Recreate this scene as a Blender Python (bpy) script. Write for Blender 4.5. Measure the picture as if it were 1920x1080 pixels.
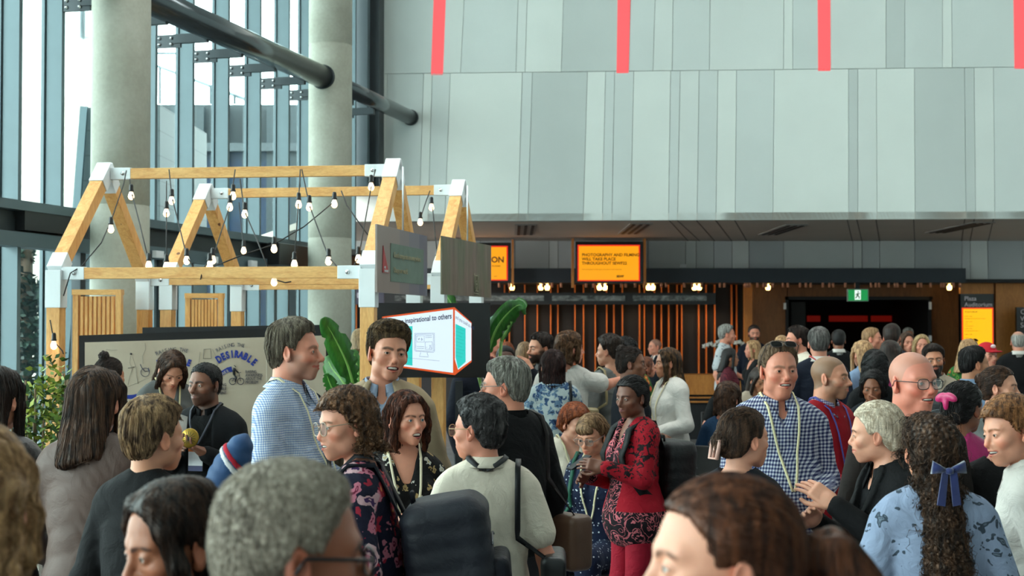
import bpy, math, random
import numpy as np
from mathutils import Vector, Matrix, Euler
for _o in list(bpy.data.objects): bpy.data.objects.remove(_o)
SC = bpy.context.scene
COL = SC.collection
PI = math.pi
rad = math.radians

# ------------------------------------------------------------------ camera
FPX = 1920 * 50 / 36.0
PITCH = math.atan(65 / FPX)
EYE = Vector((0, 0, 1.85))
_cd = bpy.data.cameras.new('camera'); cam = bpy.data.objects.new('camera', _cd); COL.objects.link(cam)
cam.location = EYE; cam.rotation_euler = (PI/2 + PITCH, 0, 0)
_cd.lens = 50; _cd.sensor_width = 36; _cd.clip_start = 0.05; _cd.clip_end = 300
_cd.dof.use_dof = True; _cd.dof.focus_distance = 6.2; _cd.dof.aperture_fstop = 5.6
SC.camera = cam
def at(x, y, Y):
    """the point seen at photo position x, y that stands at distance Y"""
    dx = (x-960)/FPX; dy = (540-y)/FPX
    d = Vector((dx, math.cos(PITCH) - dy*math.sin(PITCH), math.sin(PITCH) + dy*math.cos(PITCH)))
    return EYE + d*(Y/d.y)

# ------------------------------------------------------------------ light
SC.view_settings.view_transform = 'Standard'; SC.view_settings.look = 'None'
SC.view_settings.gamma = 1; SC.view_settings.use_curve_mapping = False
SC.view_settings.exposure = 0.25
SC.render.film_transparent = False
SC.cycles.max_bounces = 6; SC.cycles.diffuse_bounces = 3; SC.cycles.glossy_bounces = 3
SC.cycles.transparent_max_bounces = 12; SC.cycles.transmission_bounces = 3
SC.cycles.sample_clamp_indirect = 6; SC.cycles.use_denoising = True
W = bpy.data.worlds.new('sky'); SC.world = W; W.use_nodes = True
_bg = W.node_tree.nodes['Background']
_tc = W.node_tree.nodes.new('ShaderNodeTexCoord'); _sx = W.node_tree.nodes.new('ShaderNodeSeparateXYZ')
_cr = W.node_tree.nodes.new('ShaderNodeValToRGB')
W.node_tree.links.new(_tc.outputs['Generated'], _sx.inputs[0]); W.node_tree.links.new(_sx.outputs[2], _cr.inputs[0])
_cr.color_ramp.elements[0].color = (0.94, 0.96, 0.91, 1); _cr.color_ramp.elements[1].color = (0.94, 0.98, 0.95, 1)
W.node_tree.links.new(_cr.outputs[0], _bg.inputs[0]); _bg.inputs[1].default_value = 10.8
def portal(loc, rot, sx, sy):
    l = bpy.data.lights.new('window_portal', 'AREA'); l.shape = 'RECTANGLE'; l.size = sx; l.size_y = sy
    l.cycles.is_portal = True
    o = bpy.data.objects.new('window_portal', l); COL.objects.link(o); o.location = loc; o.rotation_euler = rot
    return o
def lamp(name, kind, loc, power, color, size=0.2, rot=(0,0,0), size_y=None, spot=None):
    l = bpy.data.lights.new(name, kind); l.energy = power; l.color = color
    if kind == 'AREA':
        l.size = size
        if size_y: l.shape = 'RECTANGLE'; l.size_y = size_y
    else: l.shadow_soft_size = size
    if spot: l.spot_size = spot; l.spot_blend = .6
    o = bpy.data.objects.new(name, l); COL.objects.link(o); o.location = loc; o.rotation_euler = rot
    return o

# ------------------------------------------------------------------ materials
def srgb(r, g=None, b=None):
    if g is None: r, g, b = r
    f = lambda c: (c/255/12.92) if c/255 <= .04045 else ((c/255+.055)/1.055)**2.4
    return (f(r), f(g), f(b), 1)
class NT:
    def __init__(s, name):
        s.m = bpy.data.materials.new(name); s.m.use_nodes = True; s.t = s.m.node_tree
        s.b = s.t.nodes['Principled BSDF']; s.out = s.t.nodes['Material Output']
    def n(s, kind, **kw):
        nd = s.t.nodes.new('ShaderNode'+kind)
        for k, v in kw.items():
            if k.startswith('i_'):
                key = k[2:]; key = int(key) if key.isdigit() else key.replace('_', ' ')
                s.set(nd.inputs[key], v)
            else: setattr(nd, k, v)
        return nd
    def set(s, inp, v):
        if hasattr(v, 'is_linked') or isinstance(v, bpy.types.NodeSocket): s.t.links.new(v, inp)
        else: inp.default_value = v
    def obj(s, scale=(1,1,1), rot=(0,0,0)):
        tc = s.n('TexCoord'); mp = s.n('Mapping'); s.t.links.new(tc.outputs['Object'], mp.inputs[0])
        mp.inputs['Scale'].default_value = scale; mp.inputs['Rotation'].default_value = rot
        return mp.outputs[0]
    def noise(s, vec, scale, detail=2, rough=.5, dist=0):
        n = s.n('TexNoise'); s.set(n.inputs['Vector'], vec); n.inputs['Scale'].default_value = scale
        n.inputs['Detail'].default_value = detail; n.inputs['Roughness'].default_value = rough; n.inputs['Distortion'].default_value = dist
        return n.outputs['Fac']
    def ramp(s, fac, stops, interp='LINEAR'):
        n = s.n('ValToRGB'); s.set(n.inputs[0], fac); cr = n.color_ramp; cr.interpolation = interp
        while len(cr.elements) < len(stops): cr.elements.new(.5)
        for e, (p, c) in zip(cr.elements, stops):
            e.position = p; e.color = c if len(c) == 4 else (*c, 1)
        return n.outputs[0]
    def math(s, op, a, b=0.0, c=None):
        n = s.n('Math', operation=op); s.set(n.inputs[0], a); s.set(n.inputs[1], b)
        if c is not None: s.set(n.inputs[2], c)
        return n.outputs[0]
    def mix(s, fac, a, b, mode='MIX'):
        n = s.n('MixRGB', blend_type=mode); s.set(n.inputs[0], fac); s.set(n.inputs[1], a); s.set(n.inputs[2], b)
        return n.outputs[0]
    def bump(s, h, strength=.3, dist=.01):
        n = s.n('Bump'); n.inputs['Strength'].default_value = strength; n.inputs['Distance'].default_value = dist
        s.set(n.inputs['Height'], h); s.t.links.new(n.outputs[0], s.b.inputs['Normal'])
    def col(s, v): s.set(s.b.inputs['Base Color'], v)
    def rough(s, v): s.set(s.b.inputs['Roughness'], v)
_mc = {}
def mat(name, rgb, rough=.6, metal=0, nscale=14, namt=.12, bump=0.0, emit=None, sheen=0, spec=None):
    """a simple procedural surface: base colour with slight noise variation"""
    key = (name, tuple(rgb), rough, metal, emit)
    if key in _mc: return _mc[key]
    t = NT(name); c = srgb(rgb); v = t.obj()
    f = t.noise(v, nscale, 3)
    lo = tuple(x*(1-namt) for x in c[:3])+(1,); hi = tuple(min(1, x*(1+namt)) for x in c[:3])+(1,)
    t.col(t.ramp(f, [(.3, lo), (.7, hi)])); t.rough(rough); t.b.inputs['Metallic'].default_value = metal
    if spec is not None: t.b.inputs['Specular IOR Level'].default_value = spec
    if bump: t.bump(t.noise(v, nscale*4, 3), bump)
    if sheen: t.b.inputs['Sheen Weight'].default_value = sheen
    if emit:
        t.b.inputs['Base Color'].default_value = (c[0]*.12, c[1]*.12, c[2]*.12, 1)
        for l in list(t.b.inputs['Base Color'].links): t.t.links.remove(l)
        t.b.inputs['Emission Color'].default_value = c; t.b.inputs['Emission Strength'].default_value = emit
    _mc[key] = t.m
    return t.m

# ------------------------------------------------------------------ objects
def tag(o, label=None, cat=None, group=None, kind=None):
    if label: o['label'] = label
    if cat: o['category'] = cat
    if group: o['group'] = group
    if kind: o['kind'] = kind
    return o
def empty(name, loc=(0,0,0), rz=0, label=None, cat=None, group=None, scale=1):
    o = bpy.data.objects.new(name, None); COL.objects.link(o); o.location = loc; o.rotation_euler = (0,0,rz)
    o.scale = (scale,)*3; o.empty_display_size = .1
    return tag(o, label, cat, group)
def link(name, me, m, parent=None):
    o = bpy.data.objects.new(name, me); COL.objects.link(o)
    if m is not None and not me.materials:
        for k in (m if isinstance(m, (list, tuple)) else [m]): me.materials.append(k)
    if parent: o.parent = parent
    return o
def struct(o): o['kind'] = 'structure'; return o
def npmesh(name, V, F, smooth=True, cols=None):
    me = bpy.data.meshes.new(name)
    V = np.asarray(V, np.float32); F = np.asarray(F, np.int32)
    n = F.shape[1]
    me.vertices.add(len(V)); me.vertices.foreach_set('co', V.ravel())
    me.loops.add(F.size); me.loops.foreach_set('vertex_index', F.ravel())
    me.polygons.add(len(F)); me.polygons.foreach_set('loop_start', np.arange(0, F.size, n, dtype=np.int32))
    me.polygons.foreach_set('loop_total', np.full(len(F), n, np.int32))
    me.polygons.foreach_set('use_smooth', np.full(len(F), smooth))
    me.update(calc_edges=True)
    if cols is not None:
        a = me.color_attributes.new('col', 'FLOAT_COLOR', 'POINT')
        c = np.ones((len(V), 4), np.float32); c[:, :3] = cols; a.data.foreach_set('color', c.ravel())
    return me
class MB:
    """collects solid shapes, then builds them as one mesh object"""
    def __init__(s): s.v = []; s.f = []; s.mi = []; s.sm = []
    def add(s, V, F, mi=0, smooth=False):
        b = len(s.v); s.v += [tuple(v) for v in V]; s.f += [tuple(i+b for i in f) for f in F]
        s.mi += [mi]*len(F); s.sm += [smooth]*len(F); return s
    def hexa(s, p, mi=0):
        """eight corners: bottom four then top four, both counter-clockwise"""
        return s.add(p, [(3,2,1,0),(4,5,6,7),(0,1,5,4),(1,2,6,5),(2,3,7,6),(3,0,4,7)], mi)
    def box(s, c, d, rz=0, M=None, mi=0):
        x, y, z = d[0]/2, d[1]/2, d[2]/2
        p = [Vector(q) for q in ((-x,-y,-z),(x,-y,-z),(x,y,-z),(-x,y,-z),(-x,-y,z),(x,-y,z),(x,y,z),(-x,y,z))]
        R = Matrix.Rotation(rz, 3, 'Z') if M is None else M
        return s.hexa([R @ q + Vector(c) for q in p], mi)
    def beam(s, a, b, w, h, up=(0,0,1), mi=0):
        a = Vector(a); b = Vector(b); d = (b-a).normalized(); u = Vector(up)
        sd = d.cross(u)
        if sd.length < 1e-4: sd = d.cross(Vector((0,1,0)))
        sd.normalize(); u2 = sd.cross(d).normalized()
        q = []
        for c in (a, b):
            q += [c - sd*w/2 - u2*h/2, c + sd*w/2 - u2*h/2, c + sd*w/2 + u2*h/2, c - sd*w/2 + u2*h/2]
        return s.hexa(q, mi)
    def tube(s, pts, r, n=10, mi=0, caps=True, rs=None):
        pts = [Vector(p) for p in pts]; V = []; F = []
        ref = None
        for i, p in enumerate(pts):
            d = (pts[min(i+1, len(pts)-1)] - pts[max(i-1, 0)]).normalized()
            if ref is None: ref = d.orthogonal().normalized()
            ref = (ref - d*ref.dot(d)).normalized(); bi = d.cross(ref)
            rr = rs[i] if rs else r
            for k in range(n):
                a = 2*PI*k/n; V.append(p + (ref*math.cos(a) + bi*math.sin(a))*rr)
        for i in range(len(pts)-1):
            for k in range(n):
                F.append((i*n+k, i*n+(k+1) % n, (i+1)*n+(k+1) % n, (i+1)*n+k))
        if caps: F += [tuple(range(n-1, -1, -1)), tuple((len(pts)-1)*n+k for k in range(n))]
        return s.add(V, F, mi, True)
    def lathe(s, prof, c=(0,0,0), n=20, mi=0, M=None):
        V = []; F = []; c = Vector(c)
        for (r, z) in prof:
            for k in range(n):
                a = 2*PI*k/n; q = Vector((r*math.cos(a), r*math.sin(a), z))
                V.append((M @ q if M else q) + c)
        for i in range(len(prof)-1):
            for k in range(n): F.append((i*n+k, i*n+(k+1) % n, (i+1)*n+(k+1) % n, (i+1)*n+k))
        return s.add(V, F, mi, True)
    def prism(s, poly, org, ux, uy, depth, mi=0):
        """2-D outline in the plane (ux, uy) at org, given a thickness along ux x uy"""
        org = Vector(org); ux = Vector(ux); uy = Vector(uy); w = ux.cross(uy).normalized()*depth
        n = len(poly); V = [org + ux*a + uy*b for a, b in poly] + [org + ux*a + uy*b + w for a, b in poly]
        F = [tuple(range(n-1, -1, -1)), tuple(range(n, 2*n))] + [(i, (i+1) % n, n+(i+1) % n, n+i) for i in range(n)]
        return s.add(V, F, mi)
    def build(s, name, m, parent=None, bevel=0):
        me = bpy.data.meshes.new(name); me.from_pydata(s.v, [], s.f)
        me.polygons.foreach_set('material_index', s.mi); me.polygons.foreach_set('use_smooth', s.sm); me.update()
        o = link(name, me, m, parent)
        if bevel:
            bv = o.modifiers.new('bevel', 'BEVEL'); bv.width = bevel; bv.segments = 2; bv.limit_method = 'ANGLE'
        return o
def text_mesh(body, size, org, ux, uy, m, parent, name='lettering', align='LEFT', bold=0, thick=.002, sx=1.0, warp=None, space=1):
    """lettering as thin solid mesh; ux is the reading direction, uy is up"""
    cu = bpy.data.curves.new('t', 'FONT'); cu.body = body; cu.size = size; cu.align_x = align; cu.offset = bold; cu.extrude = thick/2; cu.space_line = space
    cu.resolution_u = 3
    o = bpy.data.objects.new('t', cu); COL.objects.link(o)
    dg = bpy.context.evaluated_depsgraph_get(); me = bpy.data.meshes.new_from_object(o.evaluated_get(dg))
    bpy.data.objects.remove(o)
    org = Vector(org); ux = Vector(ux).normalized(); uy = Vector(uy).normalized(); w = ux.cross(uy)
    for v in me.vertices:
        x, y, z = v.co.x*sx, v.co.y, v.co.z
        if warp: x, y = warp(x, y)
        v.co = org + ux*x + uy*y + w*(z+thick)
    me.materials.clear()
    return link(name, me, m, parent)

# ------------------------------------------------------------------ implicit surfaces
def mesh_sdf(f, lo, hi, h, k=5):
    lo = np.array(lo, np.float32); hi = np.array(hi, np.float32)
    m = np.maximum(1, np.ceil((hi-lo)/(h*k)).astype(int)); n = m*k
    ci = np.stack(np.meshgrid(*[np.arange(a) for a in m], indexing='ij'), -1).reshape(-1, 3)
    cc = lo + (ci*k + (k-1)/2)*h
    cd = f(cc.astype(np.float32))
    act = np.abs(cd) < (k*h*.87*1.5 + 1.5*h)
    D = np.repeat(np.repeat(np.repeat(cd.reshape(m), k, 0), k, 1), k, 2).astype(np.float32)
    ac = ci[act]
    if len(ac) == 0: return np.zeros((0,3)), np.zeros((0,4), int)
    off = np.stack(np.meshgrid(*[np.arange(k)]*3, indexing='ij'), -1).reshape(-1, 3)
    idx = (ac[:, None, :]*k + off[None]).reshape(-1, 3)
    D[idx[:,0], idx[:,1], idx[:,2]] = f((lo + idx*h).astype(np.float32))
    D[0]=abs(D[0])+1e-4; D[-1]=abs(D[-1])+1e-4; D[:,0]=abs(D[:,0])+1e-4; D[:,-1]=abs(D[:,-1])+1e-4; D[:,:,0]=abs(D[:,:,0])+1e-4; D[:,:,-1]=abs(D[:,:,-1])+1e-4
    S = D < 0
    c8 = [(i,j,l) for i in (0,1) for j in (0,1) for l in (0,1)]
    cnt = sum(S[i:n[0]-1+i, j:n[1]-1+j, l:n[2]-1+l].astype(np.int8) for i,j,l in c8)
    cell = np.argwhere((cnt > 0) & (cnt < 8))
    val = {c: D[cell[:,0]+c[0], cell[:,1]+c[1], cell[:,2]+c[2]] for c in c8}
    acc = np.zeros((len(cell), 3), np.float32); num = np.zeros(len(cell), np.float32)
    for a in c8:
        for ax in range(3):
            if a[ax]: continue
            b = list(a); b[ax] = 1; b = tuple(b)
            va, vb = val[a], val[b]; cr = (va < 0) != (vb < 0)
            t = np.where(cr, va/np.where(cr, va-vb, 1), 0)
            for q in range(3):
                acc[:, q] += np.where(cr, a[q] + (t if q == ax else 0), 0)
            num += cr
    V = lo + (cell + acc/num[:, None])*h
    I = np.full(tuple(n), -1, np.int32); I[cell[:,0], cell[:,1], cell[:,2]] = np.arange(len(cell))
    Q = []
    for ax in range(3):
        u, v = (ax+1) % 3, (ax+2) % 3
        sl = [slice(1, n[i]-1) for i in range(3)]
        s2 = list(sl); s2[ax] = slice(2, n[ax])
        A = S[tuple(sl)]; B = S[tuple(s2)]
        e = np.argwhere(A != B) + 1
        inside = S[e[:,0], e[:,1], e[:,2]]
        def g(du, dv):
            w = e.copy(); w[:,u] -= du; w[:,v] -= dv
            return I[w[:,0], w[:,1], w[:,2]]
        q = np.stack([g(1,1), g(0,1), g(0,0), g(1,0)], 1)
        q[~inside] = q[~inside][:, ::-1]
        Q.append(q)
    Q = np.concatenate(Q); Q = Q[(Q >= 0).all(1)]
    return V, Q
def join_vf(parts):
    V = []; F = []; b = 0
    for v, f in parts:
        if len(v) == 0: continue
        V.append(v); F.append(f+b); b += len(v)
    return np.concatenate(V), np.concatenate(F)
def smin(a, b, k):
    h = np.maximum(k-np.abs(a-b), 0)/k
    return np.minimum(a, b) - h*h*k*.25
def smax(a, b, k): return -smin(-a, -b, k)
def ell(P, c, r, R=None):
    q = P - np.array(c, np.float32)
    if R is not None: q = q @ R
    r = np.array(r, np.float32); a = q/r
    k0 = np.sqrt((a*a).sum(1)) + 1e-9; b = a/r
    k1 = np.sqrt((b*b).sum(1)) + 1e-9
    return k0*(k0-1)/k1
def cap(P, a, b, ra, rb):
    a = np.array(a, np.float32); b = np.array(b, np.float32); ba = b-a
    t = np.clip(((P-a) @ ba)/(ba @ ba + 1e-12), 0, 1)
    q = P - a - t[:, None]*ba
    return np.sqrt((q*q).sum(1)) - (ra + (rb-ra)*t)
def capf(P, a, b, ra, rb, flat, R):
    """capsule squashed along a local axis"""
    return cap(P, a, b, ra, rb)
def chain(P, pts, rs, k=.0):
    d = None
    for i in range(len(pts)-1):
        e = cap(P, pts[i], pts[i+1], rs[i], rs[i+1])
        d = e if d is None else (smin(d, e, k) if k else np.minimum(d, e))
    return d
def rbox(P, c, b, r, R=None):
    q = P - np.array(c, np.float32)
    if R is not None: q = q @ R
    q = np.abs(q) - (np.array(b, np.float32) - r)
    return np.sqrt((np.maximum(q, 0)**2).sum(1)) + np.minimum(q.max(1), 0) - r
def rotm(x=0, y=0, z=0):
    """columns are the local axes, angles in degrees"""
    return np.array(Euler((rad(x), rad(y), rad(z))).to_matrix(), np.float32)
def wob(P, s, seed=0.0):
    """cheap smooth noise in -1..1"""
    x, y, z = P[:,0]*s+seed, P[:,1]*s+seed*1.7, P[:,2]*s-seed*.9
    return (np.sin(x*1.1+1.3*np.sin(y*.9+z*.4)) + np.sin(y*1.3+1.7*np.sin(z*.8+x*.5)) + np.sin(z*1.2+1.5*np.sin(x*.7+y*.6)))/3
def sst(a, b, x):
    t = np.clip((x-a)/(b-a), 0, 1); return t*t*(3-2*t)
# ------------------------------------------------------------------ human figure
def head_sdf(P, g):
    """g: fem, jaw, nose, fat, smile, open, age, eye (0 shut..1)"""
    fem = g.get('fem', 0); fat = g.get('fat', 0); jw = g.get('jaw', 1.0)*(1-.10*fem); ns = g.get('nose', 1.0)*(1-.18*fem); nf = -.004-.003*fem
    Q = P.copy(); Q[:,0] = np.abs(Q[:,0]); s = .004
    d = ell(P, (0,-.010,.036), (.076,.096,.084))
    d = smin(d, ell(P, (0,.030,-.022), ((.059+.008*fat)*(1-.04*fem),.060,.086)), .03)
    d = smin(d, ell(Q, (.040*jw,.010,-.062), (.022,.034,.030)), .03)
    d = smin(d, ell(P, (0,.068,-.097), (.023*jw+.003*fat,.020,.018)), .03)
    if fat: d = smin(d, ell(P, (0,.02,-.105), (.045*fat,.05,.03)), .03)
    d = smin(d, cap(Q, (.012,.084,.021), (.042,.068,.022), .010-.003*fem, .010-.002*fem), .02)
    d = smin(d, ell(Q, (.043,.056,-.022), (.022,.022,.018)), .022)
    sm = g.get('smile', 0)
    if sm: d = smin(d, ell(Q, (.036,.067,-.030), (.014,.013,.014)), .012+.01*sm)
    d = smax(d, -ell(Q, (.032,.100,.003), (.019,.016,.013)), .016)
    # nose
    n = cap(P, (0,.083,.012), (0,.106*1.0+.008*ns+nf,-.028), .0082, .0108*ns)
    n = smin(n, ell(P, (0,.103+.010*ns+nf,-.031), (.0112*ns,.0105*ns,.0092)), .008)
    n = smin(n, ell(Q, (.0125*ns,.098+nf*.7,-.036), (.0075,.010,.0072)), .007)
    d = smin(d, n, .012)
    d = smax(d, -ell(Q, (.0065,.107+nf,-.043), (.0035,.006,.004)), .003)
    # mouth region
    d = smin(d, ell(P, (0,.074,-.062), (.028,.026,.026)), .02)
    up = .004*sm; w = .0245+.005*sm; op = g.get('open', 0)
    d = smin(d, cap(Q, (0,.0985,-.0575+.001*sm), (w,.0845-.002*sm,-.0605+up), .0048, .0022), .005)
    d = smin(d, cap(Q, (0,.0975,-.0675-.014*op), (w,.0835-.002*sm,-.0620+up-.004*op), .0058, .0022), .006)
    if op: d = smax(d, -ell(P, (0,.094,-.062-.006*op+up*.4), (w*.86,.022,.0035+.0085*op)), .003)
    else: d = smax(d, -cap(Q, (0,.105,-.0622), (w,.090,-.0612+up), .0026, .0018), .003)
    if sm or g.get('age', 0):   # nasolabial fold
        a = max(sm, g.get('age', 0))
        d = smax(d, -cap(Q, (.018,.100,-.036), (.034,.084,-.062), .0035, .0030), .008*a+.001)
    # lids
    eo = g.get('eye', .64)
    d = smin(d, ell(Q, (.0315,.0765,.002), (.0150,.0138,.0130)), .005)
    if eo > 0: d = smax(d, -ell(Q, (.0318,.0945,.0006), (.0142,.012,.0043*eo)), .0016)
    # ears
    E = rotm(8, 0, -22)
    e = ell(Q, (.0800,-.010,-.006), (.0075,.0185,.0320), E)
    e = smin(e, ell(Q, (.0765,-.002,-.030), (.0075,.010,.011)), .008)
    e = smax(e, -ell(Q, (.0880,-.005,-.002), (.0060,.0105,.0205), E), .004)
    d = smin(d, e, .006)
    return d
def headcol(P, g, skin):
    fem = g.get('fem', 0)
    Q = P.copy(); Q[:,0] = np.abs(Q[:,0])
    c = np.tile(np.array(srgb(skin)[:3], np.float32), (len(P), 1))
    def blend(mask, col, a=1.0):
        nonlocal c
        m = np.clip(mask*a, 0, 1)[:, None]; c = c*(1-m) + np.array(col, np.float32)*m
    base = np.array(srgb(skin)[:3], np.float32)
    red = base*np.array([1.12,.78,.74], np.float32)
    n = .5+.5*wob(P, 70, g.get('seed', 1))
    c *= (1+.05*(n[:,None]-.5))
    blend(sst(.030,.006, np.linalg.norm(Q-np.array([.044,.07,-.030]), axis=1)), red, g.get('flush', .45))
    blend(sst(.020,.006, np.linalg.norm(P-np.array([0,.11,-.032]), axis=1)), red, g.get('flush', .45))
    blend(sst(.006,.0, ell(Q, (.082,-.008,-.004), (.012,.02,.034))), red, .5)
    sm = g.get('smile', 0); up = .004*sm; w = .0245+.005*sm; op = g.get('open', 0)
    if g.get('beard'):
        bc, amt = g['beard']; bc = srgb(bc)[:3]
        bm = sst(-.030,-.050, P[:,2] + .35*np.maximum(0, .05-P[:,1])*0) * sst(-.01,.03, P[:,1]+ .25*(-.05-P[:,2]))
        bm *= 1-sst(.012,.004, np.abs(P[:,2]+.062))*sst(.020,.012, Q[:,0])*sst(.07,.08,P[:,1])*.8
        side = sst(.052,.062, Q[:,0])*sst(.045,.02, np.abs(P[:,1]-.02))*sst(.0,-.02, P[:,2])
        cl = 1 - sst(.0, .010, -cap(Q, (.040,.07,-.03), (.052,.045,-.03), .018,.018)) * 1.0
        blend(np.maximum(bm, side*.9)*np.clip(cl,0,1), bc, amt*(.8+.4*1))
    lip = g.get('lip') or tuple(int(v) for v in (np.array(skin)*np.array([.88,.62,.62])))
    dl = np.minimum(cap(Q, (0,.100,-.0573+.001*sm), (w,.0855,-.0605+up), .0054, .0026), cap(Q, (0,.099,-.0678-.014*op), (w,.0845,-.0622+up-.004*op), .0062, .0026))
    blend(sst(.0018,-.0006, dl), srgb(lip)[:3], .95)
    if op: blend(sst(.003,.0, ell(P, (0,.088,-.062-.006*op+up*.4), (w*.84,.018,.003+.008*op))), srgb(70,24,24)[:3], 1)
    brow = g.get('brow', (70,50,38)); bt = .0034 if fem else .0046
    db = np.minimum(cap(Q, (.013,.096,.0175), (.034,.092,.0235), bt, bt), cap(Q, (.034,.092,.0235), (.049,.074,.0185), bt, bt*.4))
    blend(sst(.0045,-.0005, db)*sst(.04,.06,P[:,1]), srgb(brow)[:3], g.get('browa', .85))
    # lash line / painted eye for small figures
    de = np.abs(ell(Q, (.0318,.0945,.0006), (.0146,.02,.0043*g.get('eye', .8)+.0006)))
    blend(sst(.0020,.0006, de)*sst(-.001,.001, P[:,2])*sst(.075,.082,P[:,1]), srgb(40,26,22)[:3], .8)
    if g.get('small'):
        blend(sst(.001,-.002, ell(Q, (.0318,.086,.0012), (.0125,.02,.0062))), srgb(38,26,24)[:3], .9)
    if g.get('buzz'):
        bc, amt = g['buzz']
        hl = np.interp(P[:,1], [-.1,-.03,-.005,.02,.04,.075], [-.065,-.05,.0,.005,.05,.085]) + .006*wob(P, 60, 3)
        lim = sst(-.004,.008, P[:,2]-hl)
        if g.get('bald'): lim *= sst(.100,.075, P[:,2]+.3*np.maximum(P[:,1],-.06))
        blend(lim*(1-sst(.004,-.002, ell(Q,(.080,-.010,-.006),(.009,.02,.034)))), srgb(bc)[:3], amt)
    return c
def hairline(P, g):
    lo = g.get('hl', .080 + .004*0)
    return np.interp(P[:,1], [-.11,-.05,-.026,-.012,.024,.034,.06,.09], [g.get('nape',-.072),g.get('nape',-.072)+.01,-.030,.018,.010,.040,lo-.006,lo])
def ridges(P, n=26, seed=0, mode='down'):
    """strand relief"""
    if mode == 'down':
        th = np.arctan2(P[:,0], P[:,1]+.01); u = th*n/2/PI*2
        return np.sin(u*PI+2.2*wob(P, 14, seed)) * .6 + .4*np.sin(u*PI*2.7+3*wob(P, 22, seed+4))
    if mode == 'back':
        u = P[:,0]*240 + 1.6*wob(P, 18, seed) + P[:,2]*60
        return np.sin(u)*.6 + .4*np.sin(u*2.3+2*wob(P, 25, seed))
    if mode == 'side':
        u = P[:,1]*230 + P[:,2]*90 + 2.0*wob(P, 16, seed)
        return np.sin(u)*.6 + .4*np.sin(u*2.1+2*wob(P, 25, seed))
    if mode == 'curl':
        w = P + .008*np.stack([wob(P,45,seed), wob(P,47,seed+3), wob(P,43,seed+5)], 1)
        return np.sin(w[:,0]*210)*np.sin(w[:,1]*200+1)*np.sin(w[:,2]*190+2)*1.5
    if mode == 'wave':
        th = np.arctan2(P[:,0], P[:,1]+.01)
        return np.sin(th*n+2.2*np.sin(P[:,2]*70+seed)+wob(P,12,seed)*2)
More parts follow.
